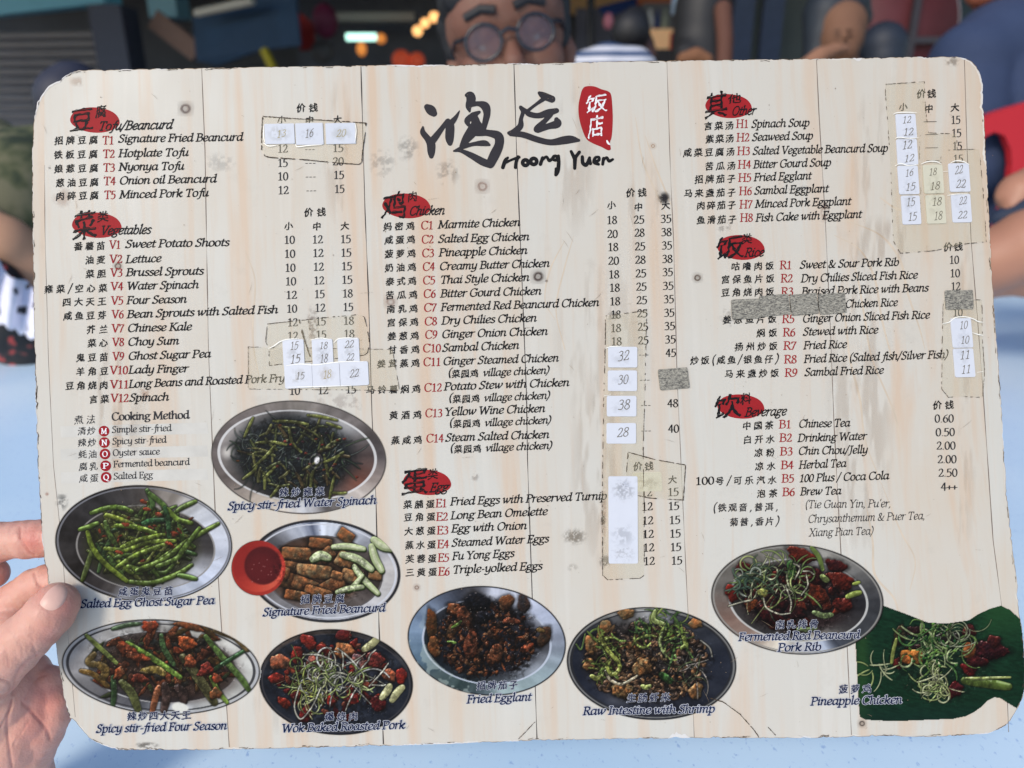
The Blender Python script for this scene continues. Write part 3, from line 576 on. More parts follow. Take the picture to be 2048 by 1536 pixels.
badge('G', (1898, 138), 186, 98, '饭', (1700, 40, 1920, 235), '类', (1900, 25, 1985, 115), 'Rice', (1920, 212, 2070, 206))
badge('L', (347, 147), 160, 83, '饮', (165, 60, 350, 230), '料', (342, 50, 418, 138), 'Beverage', (370, 215, 650, 205))
# shop name
def brush(cr, st): s = CR[cr][2]; return [[(*c2(cr, x, y), r / s) for x, y, r in k] for k in st]
S = Shape()
S.strokes(brush('B', [[(1395, 450, 24), (1425, 475, 38), (1448, 500, 26)],
 [(1362, 608, 8), (1362, 650, 22), (1400, 700, 26), (1425, 740, 34), (1428, 800, 30), (1428, 838, 18)], [(1425, 730, 30), (1465, 680, 26), (1510, 620, 20), (1555, 560, 18)],
 [(1560, 560, 20), (1575, 600, 34), (1572, 690, 34), (1575, 735, 20)], [(1590, 570, 24), (1622, 530, 16), (1650, 480, 4)],
 [(1705, 357, 14), (1735, 362, 34), (1740, 400, 36), (1722, 445, 24), (1730, 485, 8)], [(1745, 430, 20), (1800, 424, 20), (1852, 445, 34), (1866, 500, 28), (1855, 560, 24), (1838, 625, 20)],
 [(1805, 490, 12), (1760, 515, 24), (1712, 555, 24), (1720, 590, 14)], [(1760, 520, 30), (1778, 580, 36), (1750, 640, 44), (1705, 700, 34), (1672, 755, 22)],
 [(1780, 560, 26), (1815, 600, 20), (1840, 630, 16)], [(1730, 650, 26), (1800, 650, 30), (1880, 655, 26), (1955, 680, 36), (1962, 745, 36), (1930, 820, 40), (1893, 895, 36)],
 [(1893, 905, 28), (1830, 880, 30), (1740, 830, 24), (1660, 795, 14), (1605, 798, 6)], [(1605, 796, 6), (1680, 765, 16), (1760, 742, 16), (1845, 735, 24), (1885, 748, 10)]]), .9)
S.build('shop_name_character', LOGO, L3)
S = Shape()
S.strokes(brush('C', [[(310, 340, 14), (345, 362, 28), (408, 388, 28)], [(345, 385, 18), (275, 435, 12), (205, 490, 14)], [(160, 448, 10), (200, 478, 16), (230, 505, 22), (300, 518, 22), (380, 495, 28), (445, 478, 20)],
 [(400, 510, 18), (350, 562, 20), (290, 620, 24), (295, 640, 12)], [(300, 632, 22), (380, 602, 24), (450, 582, 32), (445, 548, 18)],
 [(165, 455, 16), (180, 490, 16), (165, 545, 16), (160, 600, 24), (110, 645, 24), (70, 655, 14)], [(85, 660, 20), (180, 668, 24), (300, 708, 24), (400, 728, 24), (500, 712, 32), (560, 705, 30), (620, 712, 12)]]), .9)
S.build('shop_name_character', LOGO, L3)
S = Shape()
def ell(cx, cy, rx, ry, r): return [(cx + rx * math.cos(a), cy + ry * math.sin(a), r) for a in [k * math.tau / 8 for k in range(9)]]
S.strokes(brush('C', [[(22, 925, 15), (42, 870, 15), (62, 848, 9)], [(45, 888, 11), (90, 866, 10), (150, 845, 12)], [(142, 842, 13), (128, 880, 14), (122, 925, 14)], ell(200, 888, 22, 22, 15), ell(265, 878, 24, 24, 15),
 [(318, 900, 14), (335, 850, 13)], [(330, 868, 12), (365, 842, 11), (388, 872, 13), (418, 850, 12)], ell(435, 852, 18, 16, 13), [(460, 835, 12), (462, 890, 15), (455, 955, 15), (438, 985, 11), (440, 935, 10)],
 [(560, 800, 12), (585, 850, 16)], [(625, 805, 13), (590, 850, 14)], [(590, 850, 17), (588, 932, 13)], [(648, 842, 13), (652, 890, 15), (680, 905, 15), (705, 850, 12)], [(703, 850, 11), (712, 895, 13)],
 [(745, 882, 12), (778, 868, 12), (778, 845, 11), (750, 850, 12), (740, 885, 13), (775, 900, 12)], [(808, 900, 12), (815, 855, 13)], [(812, 868, 11), (840, 848, 11), (858, 875, 13), (888, 862, 10)]]), .8)
S.build('shop_name_word', INK, L3)
S = Shape(); S.poly([(float(a), float(b)) for a, b in catmull([(*c2('C', x, y),) for x, y in [(655, 300), (690, 285), (745, 288), (800, 310), (850, 325), (875, 355), (885, 450), (888, 560), (880, 680), (866, 730), (872, 780), (850, 790), (800, 765), (730, 735), (680, 700), (645, 620), (622, 530), (618, 440), (635, 350), (655, 300)]], 5)[:-1]])
seal = S.build('seal', BADGE, L2)
S = Shape()
for ch, (x0, y0, x1, y1) in (('饭', (675, 345, 845, 498)), ('店', (690, 512, 815, 702))):
    a = c2('C', x0, y0); b = c2('C', x1, y1); V, T = cjk(ch, .008, .02); k = V.max(0) - V.min(0); c = (V.max(0) + V.min(0)) / 2
    S.add(np.stack([(a[0] + b[0]) / 2 + (V[:, 0] - c[0]) * (b[0] - a[0]) / k[0], (a[1] + b[1]) / 2 - (V[:, 1] - c[1]) * (b[1] - a[1]) / k[1]], 1), T)
S.strokes(brush('C', [[(842, 716, 6), (852, 735, 8), (866, 745, 4)]]), .8); S.build('seal_characters', WHITE, L3, seal)
# captions under the dish photos: navy with a pale outline
CAP = [('咸蛋鬼豆苗', 'M', 935, 1365, 178, [('Salted Egg Ghost Sugar Pea', 635, 272, 1685, 242)]), ('辣炒雍菜', 'J', 625, 982, 798, [('Spicy stir-fried Water Spinach', 218, 905, 1385, 855)]),
 ('招牌豆腐', 'N', 400, 745, 238, [('Signature Fried Beancurd', 100, 338, 1060, 300)]), ('辣炒四大天王', 'M', 1003, 1505, 1158, [('Spicy stir-fried Four Season', 757, 1255, 1782, 1228)]),
 ('爆烧肉', 'N', 590, 852, 1162, [('Wok Baked Roasted Pork', 248, 1252, 1215, 1222)]), ('招牌茄子', 'N', 1785, 2110, 917, [('Fried Egglant', 1705, 1023, 2209, 1002)]),
 ('生肠虾米', 'O', 998, 1338, 1014, [('Raw Intestine with Shrimp', 650, 1115, 1685, 1095)]), ('南乳排骨', 'P', 475, 747, 572, [('Fermented Red Beancurd', 240, 648, 1003, 632), ('Pork Rib', 487, 715, 760, 708)]),
 ('菠萝鸡', 'P', 875, 1082, 980, [('Pineapple Chicken', 695, 1055, 1270, 1042)])]
HALO = inkmat('pale_outline_ink', (176, 178, 186))
for ch, cr, x0, x1, b, words in CAP:
    X0, B = c2(cr, x0, b); X1 = c2(cr, x1, 0)[0]
    H = Shape(); chinese(H, ch, X0, X1, B, 18.5, off=.058); S = Shape(); chinese(S, ch, X0, X1, B, 18.5, off=.018)
    H2 = Shape()
    for t, a0, b0, a1, b1 in words:
        latin(H2, t, *c2(cr, a0, b0), *c2(cr, a1, b1), 15.5, 'halo'); latin(S, t, *c2(cr, a0, b0), *c2(cr, a1, b1), 15.5, 'ital')
    # overlapping outlines are stacked a hair apart so that no two faces share a plane
    def stagger(Sh, base, name):
        o = Sh.build(name, HALO, base)
        me = o.data; n = len(me.vertices); co = np.zeros(n * 3, np.float32); me.vertices.foreach_get('co', co); co = co.reshape(-1, 3)
        k = 0
        for i, v in enumerate(Sh.V): co[k:k + len(v), 2] += (i % 2) * .000012 + (i % 3) * .000005; k += len(v)
        me.vertices.foreach_set('co', co.ravel()); me.update(); return o
    cap = S.build('dish_caption', NAVY, L6)
    o = stagger(H, L5 - .00003, 'caption_outline'); o.parent = cap; o = stagger(H2, L5 - .00003, 'caption_outline'); o.parent = cap
# ------------------------------------------------------------------ printed dish photographs: painted in numpy, laid down as fine coloured meshes
def vnoise(x, y, s, seed=0, oct=3):
    out = np.zeros_like(x, float); amp = 1; tot = 0
    for o in range(oct):
        r = np.random.default_rng(seed * 31 + o); L = r.random((64, 64)); u, v = x * s, y * s; i, j = np.floor(u).astype(int), np.floor(v).astype(int); a, b = u - i, v - j
        a = a * a * (3 - 2 * a); b = b * b * (3 - 2 * b); g = lambda p, q: L[p % 64, q % 64]
        out += amp * ((g(i, j) * (1 - a) + g(i + 1, j) * a) * (1 - b) + (g(i, j + 1) * (1 - a) + g(i + 1, j + 1) * a) * b); tot += amp; amp *= .55; s *= 2.1
    return out / tot
def sm(a, b, x): t = np.clip((x - a) / (b - a), 0, 1); return t * t * (3 - 2 * t)
class Canvas:
    def __init__(s, x0, y0, x1, y1, res=.8, seed=0):
        s.x = np.arange(x0, x1, 1 / res); s.y = np.arange(y0, y1, 1 / res); s.X, s.Y = np.meshgrid(s.x, s.y); s.C = np.zeros(s.X.shape + (3,)); s.A = np.zeros(s.X.shape); s.px = 1 / res
        s.rng = np.random.default_rng(seed); s.seed = seed
    def blend(s, m, col, sl=Ellipsis, alpha=False):
        if sl is Ellipsis: sl = (slice(None), slice(None))
        s.C[sl] = s.C[sl] * (1 - m[..., None]) + np.asarray(col, float) * m[..., None]
        if alpha: s.A[sl] = np.maximum(s.A[sl], m)
    def el(s, cx, cy, rx, ry, rot=0):
        c, n = math.cos(rot), math.sin(rot); dx, dy = s.X - cx, s.Y - cy; return np.hypot((dx * c + dy * n) / rx, (-dx * n + dy * c) / ry)
    def ang(s, cx, cy): return np.degrees(np.arctan2(-(s.Y - cy), s.X - cx)) % 360      # 0 right, 90 up
    def around(s, cx, cy, stops):
        a = s.ang(cx, cy); st = sorted(stops); k = [p[0] for p in st] + [st[0][0] + 360]; c = np.array([p[1] for p in st] + [st[0][1]], float); a = np.where(a < k[0], a + 360, a)
        return np.stack([np.interp(a, k, c[:, i]) for i in range(3)], -1)
    def ellipse(s, cx, cy, rx, ry, rot, col, soft=1.0, o=1.0, alpha=False):
        d = s.el(cx, cy, rx, ry, rot); w = soft / min(rx, ry); s.blend(o * (1 - sm(1 - w, 1 + w, d)), col, alpha=alpha)
    def ring(s, cx, cy, rx, ry, rot, w, col, o=1.0, soft=1.0):
        d = np.abs(s.el(cx, cy, rx, ry, rot) - 1) * min(rx, ry); s.blend(o * (1 - sm(w / 2, w / 2 + soft, d)), col)
    def box(s, x0, y0, x1, y1):
        i0, i1 = np.searchsorted(s.x, [x0, x1]); j0, j1 = np.searchsorted(s.y, [y0, y1]); return (slice(j0, j1), slice(i0, i1))
    def stroke(s, P, r, col, shade=.45, spec=.25, shadow=.55, taper=.75, mott=.12):
        P = catmull(P, 5); R0 = r + 5; sl = s.box(P[:, 0].min() - R0, P[:, 1].min() - R0, P[:, 0].max() + R0, P[:, 1].max() + R0); X, Y = s.X[sl], s.Y[sl]
        if X.size == 0: return
        D = np.full(X.shape, 1e9); NX = np.zeros(X.shape); NY = np.zeros(X.shape); n = len(P); D2 = D.copy()
        for i, (a, b) in enumerate(zip(P[:-1], P[1:])):
            dx, dy = b - a; L = dx * dx + dy * dy + 1e-9; t = np.clip(((X - a[0]) * dx + (Y - a[1]) * dy) / L, 0, 1); ex, ey = X - a[0] - t * dx, Y - a[1] - t * dy
            u = (i + t) / (n - 1); rr = r * (1 - (1 - taper) * np.abs(2 * u - 1) ** 3); d = np.hypot(ex, ey) / rr; k = d < D; D = np.where(k, d, D); NX = np.where(k, ex / rr, NX); NY = np.where(k, ey / rr, NY)
        if shadow: 
            m = shadow * (1 - sm(.9, 1.0 + 3.2 / r, D)); s.blend(m, np.array([.05, .05, .05]), sl)
        l = -(NX * .35 + NY * .8); c = np.asarray(col, float) / 255
        tex = 1 + mott * (vnoise(X, Y, .13, s.seed + 3, 3) - .5) * 2.6
        f = ((1 - shade * .35) + shade * l)[..., None] * tex[..., None]
        h = spec * np.exp(-((l - .5) / .22) ** 2) * np.exp(-(NX * NX) * 1.5) * (vnoise(X, Y, .22, s.seed + 5, 1) > .45)
        s.blend(1 - sm(1 - s.px / r, 1 + .3 * s.px / r, D), np.clip(c * f + h[..., None], 0, 1), sl)
    def chunk(s, cx, cy, rx, ry, rot, col, rough=.35, spec=.35, shadow=.6, tex=.35, facet=.3, ang=0):
        Rm = max(rx, ry) * 1.7 + 4; sl = s.box(cx - Rm, cy - Rm, cx + Rm, cy + Rm); X, Y = s.X[sl], s.Y[sl]
        if X.size == 0: return
        c, n = math.cos(rot), math.sin(rot); dx, dy = X - cx, Y - cy; u, v = (dx * c + dy * n) / rx, (-dx * n + dy * c) / ry; sd = int(s.rng.integers(1e6))
        if ang: d = (np.abs(u) ** ang + np.abs(v) ** ang) ** (1 / ang)
        else: d = np.hypot(u, v)
        th = np.arctan2(v, u); ph = s.rng.random(4) * 6.28; d = d * (1 + rough * .22 * (np.sin(2 * th + ph[0]) + .8 * np.sin(3 * th + ph[1]) + .6 * np.sin(5 * th + ph[2]))) + rough * .5 * (vnoise(X, Y, .16, sd, 2) - .5)
        if shadow: s.blend(shadow * (1 - sm(.85, 1.45, d)), np.array([.04, .035, .035]), sl)
        h = np.sqrt(np.clip(1 - d * d, 0, 1)) + facet * vnoise(X, Y, .20, sd + 1, 3); gy, gx = np.gradient(h * min(rx, ry) / s.px * .55); l = (gx * .3 + gy * .8); l = l / np.sqrt(1 + gx ** 2 + gy ** 2)
        hv = (vnoise(X, Y, .11, sd + 7, 2) - .5)[..., None]; cc = np.clip(np.asarray(col, float) / 255 * (1 + hv * np.array([.7, .2, -.2])), 0, 1); t = 1 + tex * (vnoise(X, Y, .30, sd + 2, 3) - .5) * 2
        sp = spec * sm(.45, .8, l) * (vnoise(X, Y, .4, sd + 4, 1) > .55)
        s.blend(1 - sm(.93, 1.03, d), np.clip(cc * ((.66 + .62 * l) * t)[..., None] + sp[..., None] * np.array([1, .9, .8]), 0, 1), sl)
    def strands(s, n, cx, cy, rx, ry, cols, r=(1.0, 1.8), L=(20, 55), curl=.05, shadow=.35):
        for k in range(n):
            a, q = s.rng.random() * 6.28, math.sqrt(s.rng.random()); x, y = cx + rx * q * math.cos(a), cy + ry * q * math.sin(a); h = s.rng.random() * 6.28; c = (s.rng.random() - .5) * 2 * curl; P = [(x, y)]; l = s.rng.uniform(*L)
            for i in range(7): x += math.cos(h) * l / 7; y += math.sin(h) * l / 7; h += c * l / 7 * (1 + .5 * s.rng.random()); P.append((x, y))
            s.stroke(P, s.rng.uniform(*r), cols[s.rng.integers(len(cols))], shade=.3, spec=.1, shadow=shadow, taper=.5)
    def detail(s, cx, cy, rx, ry, k=.5, seed=0):
        "oily sparkle, crumbs and dark crevices over the heap"
        d = s.el(cx, cy, rx, ry, .08); w = 1 - sm(.82, 1.06, d + .35 * (vnoise(s.X, s.Y, .09, s.seed + 50, 2) - .5)); n1 = vnoise(s.X, s.Y, .30, s.seed + 51, 3); n2 = vnoise(s.X + 3 * n1, s.Y, .16, s.seed + 52, 4)
        f = 1 + k * w * (1.5 * (n1 - .5) + 1.6 * (n2 - .52)); s.C *= np.clip(f, .15, 1.7)[..., None]
        s.blend(.75 * k * w * sm(.52, .40, n2) * sm(.3, .5, n1), np.array([.07, .06, .06])); n3 = vnoise(s.X, s.Y, .55, s.seed + 53, 2)
        s.C += (k * .55 * w * sm(.74, .88, n3) * sm(.45, .6, n2))[..., None] * np.array([1, .92, .8])
    def build(s, name, m, lift):
        m2 = s.A > .02; ny, nx = s.X.shape; idx = -np.ones(s.X.shape, int); q = m2[:-1, :-1] | m2[1:, :-1] | m2[:-1, 1:] | m2[1:, 1:]; use = np.zeros_like(m2); use[:-1, :-1] |= q; use[1:, :-1] |= q; use[:-1, 1:] |= q; use[1:, 1:] |= q
        idx[use] = np.arange(use.sum()); Q = np.stack([idx[1:, :-1][q], idx[1:, 1:][q], idx[:-1, 1:][q], idx[:-1, :-1][q]], 1)
        V = pb3(np.stack([s.X[use], s.Y[use]], 1), lift); o = npobj(name, V, [Q], m); me = o.data
        at_ = me.color_attributes.new('print', 'FLOAT_COLOR', 'POINT'); _g = s.C[use].mean(1, keepdims=True); s.C[use] = _g + (s.C[use] - _g) * .86; C = np.concatenate([s2l(np.clip(s.C[use], 0, 1) * 255) * .80, s.A[use][:, None]], 1).astype(np.float32); at_.data.foreach_set('color', C.ravel()); o.parent = board; return o
PM = bpy.data.materials.new('photo_print'); PM.use_nodes = True; _t = PM.node_tree; _b = _t.nodes['Principled BSDF']; _a = _t.nodes.new('ShaderNodeAttribute'); _a.attribute_name = 'print'
_n = _t.nodes.new('ShaderNodeTexNoise'); _n.inputs['Scale'].default_value = 900; _m = _t.nodes.new('ShaderNodeMix'); _m.data_type = 'RGBA'; _m.blend_type = 'MULTIPLY'; _m.inputs['Factor'].default_value = .16; _tc = _t.nodes.new('ShaderNodeTexCoord'); _t.links.new(_tc.outputs['Object'], _n.inputs['Vector'])
_t.links.new(_a.outputs['Color'], _m.inputs['A']); _t.links.new(_n.outputs['Fac'], _m.inputs['B']); _t.links.new(_m.outputs['Result'], _b.inputs['Base Color']); _t.links.new(_a.outputs['Alpha'], _b.inputs['Alpha']); _b.inputs['Roughness'].default_value = .36; _b.inputs['Specular IOR Level'].default_value = .07
def cc(cr, pts): return [c2(cr, x, y) for x, y in pts]
def K(*c): return np.array(c, float) / 255
def rimplate(c, cx, cy, rx, ry, rot, edge, stops, wells, shadow=True):
    "plate: cast shadow line, rim coloured round the clock, concentric mouldings"
    c.ellipse(cx, cy, rx, ry, rot, K(*edge), 1.2, 1, True)
    tex = (vnoise(c.X, c.Y, .05, c.seed, 4) - .5)[..., None] * .10
    an = np.radians(c.ang(cx, cy)); sk = (vnoise(np.cos(an) * 30 + 40, np.sin(an) * 30 + 40, .16, c.seed + 9, 3) - .5)[..., None]; tex = tex + .42 * sk * (.35 + .65 * (c.around(cx, cy, stops) / 255))
    col = np.clip(c.around(cx, cy, stops) / 255 + tex, 0, 1); c.ellipse(cx, cy, rx - 2.2, ry - 2.2, rot, col, 1)
    for (dx, dy, wx, wy, lw, lc, fill) in wells:
        if fill is not None:
            f = np.clip((c.around(cx + dx, cy + dy, fill) if isinstance(fill, list) else np.array(fill, float)) / 255 + tex * .7, 0, 1); c.ellipse(cx + dx, cy + dy, wx, wy, rot, f, 1.2)
        if lw: c.ring(cx + dx, cy + dy, wx, wy, rot, lw, K(*lc), .9)
# 1 long beans
c = Canvas(105, 965, 470, 1206, seed=1); rimplate(c, 287.5, 1087, 177, 116.5, .06, (30, 30, 34), [(0, (206, 210, 222)), (30, (212, 214, 220)), (55, (150, 140, 130)), (80, (90, 82, 76)), (110, (60, 56, 56)), (140, (36, 34, 36)), (200, (40, 36, 36)), (235, (70, 64, 62)), (250, (170, 172, 178)), (265, (100, 100, 104)), (290, (170, 174, 184)), (330, (200, 208, 228))],
    [(0, 0, 172, 111, 1.6, (120, 120, 126), None), (4, 8, 138, 84, 1.2, (150, 145, 140), [(0, (70, 66, 66)), (20, (40, 38, 40)), (60, (150, 140, 132)), (100, (110, 100, 92)), (150, (46, 42, 42)), (220, (52, 48, 46)), (300, (150, 148, 150)), (335, (190, 192, 200))])])
c.ellipse(283, 1092, 112, 76, .05, K(40, 42, 22), 12, .92)
for k in range(110):
    a, q = c.rng.random() * 6.28, math.sqrt(c.rng.random()); x, y = 285 + 92 * q * math.cos(a), 1088 + 66 * q * math.sin(a); h = c.rng.normal(-.25, .55) if k % 3 else c.rng.normal(1.0, .5); l = c.rng.uniform(18, 38); b = c.rng.normal(0, 5)
    dk = .5 + .45 * k / 110; col = [(104, 124, 40), (80, 106, 38), (62, 92, 44), (122, 130, 48), (92, 98, 42)][c.rng.integers(5)]
    c.stroke([(x - l * math.cos(h), y - l * math.sin(h)), (x + b * .6, y + b), (x + l * math.cos(h), y + l * math.sin(h))], c.rng.uniform(3.8, 5.2), tuple(v * dk for v in col), mott=.4, shade=.6)
for k in range(26): c.chunk(285 + c.rng.normal(0, 48), 1075 + c.rng.normal(0, 34), 4 + 3 * c.rng.random(), 2.6, c.rng.random() * 3, (140, 62, 34), shadow=.3)
for P, col in [(((720, 890), (850, 850), (960, 850), (1040, 880)), (104, 136, 44)), (((840, 905), (960, 945), (1060, 990)), (136, 152, 46)), (((910, 990), (1060, 1000), (1230, 1050)), (120, 150, 40)), (((630, 1020), (700, 1000), (770, 970)), (100, 130, 44)), (((1130, 970), (1200, 950), (1290, 945)), (56, 110, 60)),
    (((1160, 710), (1200, 800), (1195, 860)), (78, 112, 50)), (((1180, 735), (1280, 820), (1310, 860)), (92, 126, 50)), (((1320, 860), (1400, 940), (1510, 970)), (112, 140, 44)), (((1300, 850), (1325, 960), (1335, 1080)), (52, 90, 48)), (((1540, 800), (1450, 840), (1400, 870)), (100, 124, 52)), (((830, 960), (860, 1050), (920, 1150)), (86, 112, 46)),
    (((1000, 1430), (1200, 1440), (1400, 1370), (1510, 1300)), (96, 120, 44)), (((1410, 1380), (1480, 1395), (1545, 1410)), (92, 124, 48)), (((650, 1420), (690, 1300), (720, 1200)), (96, 112, 50)), (((1010, 1310), (1150, 1330), (1350, 1190)), (110, 136, 44)), (((860, 1240), (900, 1300), (970, 1390)), (84, 116, 48)),
    (((830, 1170), (1000, 1180), (1160, 1120), (1380, 1110)), (128, 150, 46)), (((960, 1160), (1110, 1100), (1290, 1060)), (118, 140, 44)), (((920, 1320), (1060, 1230), (1290, 1140)), (124, 148, 46)), (((690, 1040), (730, 1160), (830, 1290), (1000, 1425)), (128, 150, 42)), (((1080, 1340), (1300, 1250), (1480, 1110), (1720, 975)), (112, 138, 50)), (((1240, 1310), (1390, 1250), (1450, 1170), (1570, 1010)), (104, 132, 48))]:
    c.stroke(cc('I', P), 5.6, tuple(v * .92 for v in col), mott=.42, shade=.6)
for x, y in ((1130, 800), (1160, 860), (1375, 1050), (1330, 1130), (940, 1200), (990, 980), (1250, 900)): c.chunk(*c2('I', x, y), 8, 4, .3, (170, 70, 40), shadow=.3)
c.detail(285, 1084, 108, 76, .45); c.build('dish_photo', PM, L2)
# 2 water spinach
c = Canvas(418, 797, 778, 1034, seed=2); rimplate(c, 597.5, 914.5, 175, 113, .07, (96, 88, 84), [(0, (84, 76, 76)), (20, (96, 88, 86)), (60, (120, 112, 108)), (90, (128, 120, 112)), (130, (118, 108, 104)), (170, (104, 94, 92)), (200, (110, 98, 92)), (230, (200, 184, 166)), (255, (226, 214, 198)), (275, (206, 206, 210)), (300, (92, 86, 84)), (330, (190, 178, 168)), (345, (150, 134, 126))],
    [(-3, -3, 157, 90, 2.2, (224, 222, 220), [(0, (74, 60, 58)), (25, (150, 148, 148)), (60, (180, 178, 176)), (110, (90, 84, 82)), (160, (168, 160, 156)), (185, (120, 112, 108)), (215, (60, 52, 50)), (250, (40, 38, 40)), (300, (52, 50, 52)), (335, (120, 70, 56))])])
c.ellipse(588, 912, 122, 82, .1, K(26, 31, 34), 16, .97); c.ellipse(455, 905, 9, 10, 0, K(226, 218, 208), 8, .8)
c.strands(150, 588, 915, 112, 72, [(44, 58, 50), (58, 74, 56), (34, 44, 44), (70, 84, 60), (88, 98, 92)], r=(.8, 1.7), L=(20, 60))
for k in range(60):
    a, q = c.rng.random() * 6.28, .25 + .65 * math.sqrt(c.rng.random()); x, y = 590 + 108 * q * math.cos(a), 912 + 72 * q * math.sin(a); h = c.rng.random() * 3.14; l = c.rng.uniform(9, 22)
    c.stroke([(x - l * math.cos(h), y - l * math.sin(h)), (x, y + c.rng.normal(0, 3)), (x + l * math.cos(h), y + l * math.sin(h))], c.rng.uniform(2, 3.6), [(88, 92, 46), (72, 78, 42), (104, 102, 54), (78, 64, 38)][c.rng.integers(4)])
for P in [((440, 380), (560, 370), (680, 390)), ((700, 260), (730, 380), (800, 450)), ((420, 570), (520, 480), (590, 400)), ((580, 205), (720, 210), (850, 230)), ((1000, 220), (1080, 250), (1110, 260)), ((980, 530), (1070, 490), (1130, 450)), ((1020, 820), (1040, 720), (1060, 640)), ((350, 330), (390, 240), (420, 180)), ((500, 660), (560, 600), (590, 570)), ((510, 740), (510, 660), (500, 640)),
          ((560, 800), (600, 750), (620, 720)), ((850, 160), (950, 170), (1080, 200)), ((340, 660), (420, 600), (450, 560)), ((1050, 770), (1110, 775), (1150, 770)), ((870, 740), (880, 640), (890, 600))]: c.stroke(cc('J', P), 3.4, (104, 108, 50), mott=.5)
for k in range(20): c.chunk(600 + c.rng.normal(0, 55), 905 + c.rng.normal(0, 36), 3.4, 2.4, 0, [(150, 60, 44), (120, 60, 30), (70, 40, 50)][k % 3], shadow=.3)
c.ellipse(634, 920, 5, 8, .2, K(226, 222, 220), 2, 1); c.ring(632, 922, 12, 14, .2, 1.2, K(120, 116, 112), .6)
c.detail(588, 912, 118, 80, .55); c.build('dish_photo', PM, L2)
# 3 fried beancurd with the red sauce bowl
c = Canvas(455, 1030, 812, 1254, seed=3); rimplate(c, 648, 1142, 153, 102.5, .09, (40, 42, 48), [(0, (196, 190, 186)), (30, (150, 152, 160)), (60, (196, 202, 214)), (90, (222, 228, 240)), (105, (90, 98, 120)), (120, (200, 206, 220)), (150, (90, 88, 92)), (200, (110, 104, 104)), (240, (140, 140, 146)), (270, (156, 158, 164)), (300, (160, 160, 166)), (340, (190, 186, 184))],
    [(0, 0, 150, 99, 2, (34, 34, 40), None), (0, 0, 144, 93, 1.5, (210, 212, 220), None), (0, 6, 116, 76, 1.6, (90, 84, 84), [(0, (46, 38, 36)), (60, (120, 110, 104)), (110, (70, 56, 50)), (180, (66, 48, 40)), (260, (120, 112, 110)), (320, (80, 70, 66))])])
c.ellipse(632, 1146, 92, 60, .1, K(84, 52, 34), 10, .9)
for x, y, rx, ry, rot in [(950, 1170, 24, 11, .1), (1150, 1110, 17, 12, .6), (760, 1250, 30, 13, .05), (1000, 1260, 14, 16, .9), (740, 1370, 26, 14, .2), (900, 1390, 36, 14, .08), (1140, 1300, 18, 16, .5), (1180, 1430, 18, 14, .3), (700, 1460, 26, 16, .3), (840, 1500, 30, 14, .4), (1040, 1500, 26, 14, -.5), (1080, 1420, 12, 8, .3), (640, 1400, 16, 14, .3), (930, 1560, 28, 12, .3), (760, 1580, 24, 10, .2), (1380, 1420, 14, 9, .2)]:
    c.chunk(*c2('J', x, y), rx, ry, rot, [(192, 132, 80), (176, 112, 64), (204, 146, 90), (160, 100, 58)][c.rng.integers(4)], rough=.07, spec=.08, ang=7, tex=.28, facet=.10, shadow=.8)
for P, r in [(((1050, 1195), (1160, 1190), (1290, 1210)), 6.5), (((1120, 1255), (1240, 1290), (1350, 1370)), 8), (((1370, 1140), (1450, 1190), (1560, 1200)), 9.5), (((1350, 1190), (1380, 1290), (1430, 1380)), 8), (((890, 1290), (950, 1260), (1010, 1280)), 9), (((1215, 1350), (1280, 1440), (1400, 1560)), 6.5), (((1170, 1540), (1230, 1480), (1280, 1420)), 5), (((1080, 1550), (1180, 1520), (1280, 1510)), 5.5)]:
    Q = cc('J', P); c.stroke([(x + .8, y + 2.0) for x, y in Q], r + .8, (62, 88, 30), spec=.1); c.stroke(Q, r, (186, 200, 140), shade=.28, spec=.1, mott=.08, shadow=0); c.stroke(Q, r * .45, (206, 212, 168), shade=.1, spec=0, mott=.18, shadow=0)
c.ellipse(517, 1136, 54, 55, 0, K(176, 44, 34), 1.3, 1, True); c.ellipse(517, 1133, 51, 51, 0, np.clip(c.around(517, 1133, [(0, (196, 56, 42)), (60, (170, 38, 32)), (130, (150, 32, 28)), (200, (160, 34, 30)), (270, (206, 62, 44)), (310, (220, 84, 60))]) / 255, 0, 1), 1.5)
c.ellipse(526, 1131, 37, 38, 0, K(84, 20, 24), 2.5, 1); c.ellipse(522, 1136, 28, 28, 0, K(102, 24, 28), 10, .7)
for k in range(12): x, y = 527 + c.rng.normal(0, 13), 1138 + c.rng.normal(0, 15); c.ellipse(x, y, 1.1, 1.0, 0, K(180, 110, 104), .8, .7)
c.detail(645, 1148, 104, 62, .38); c.build('dish_photo', PM, L2)
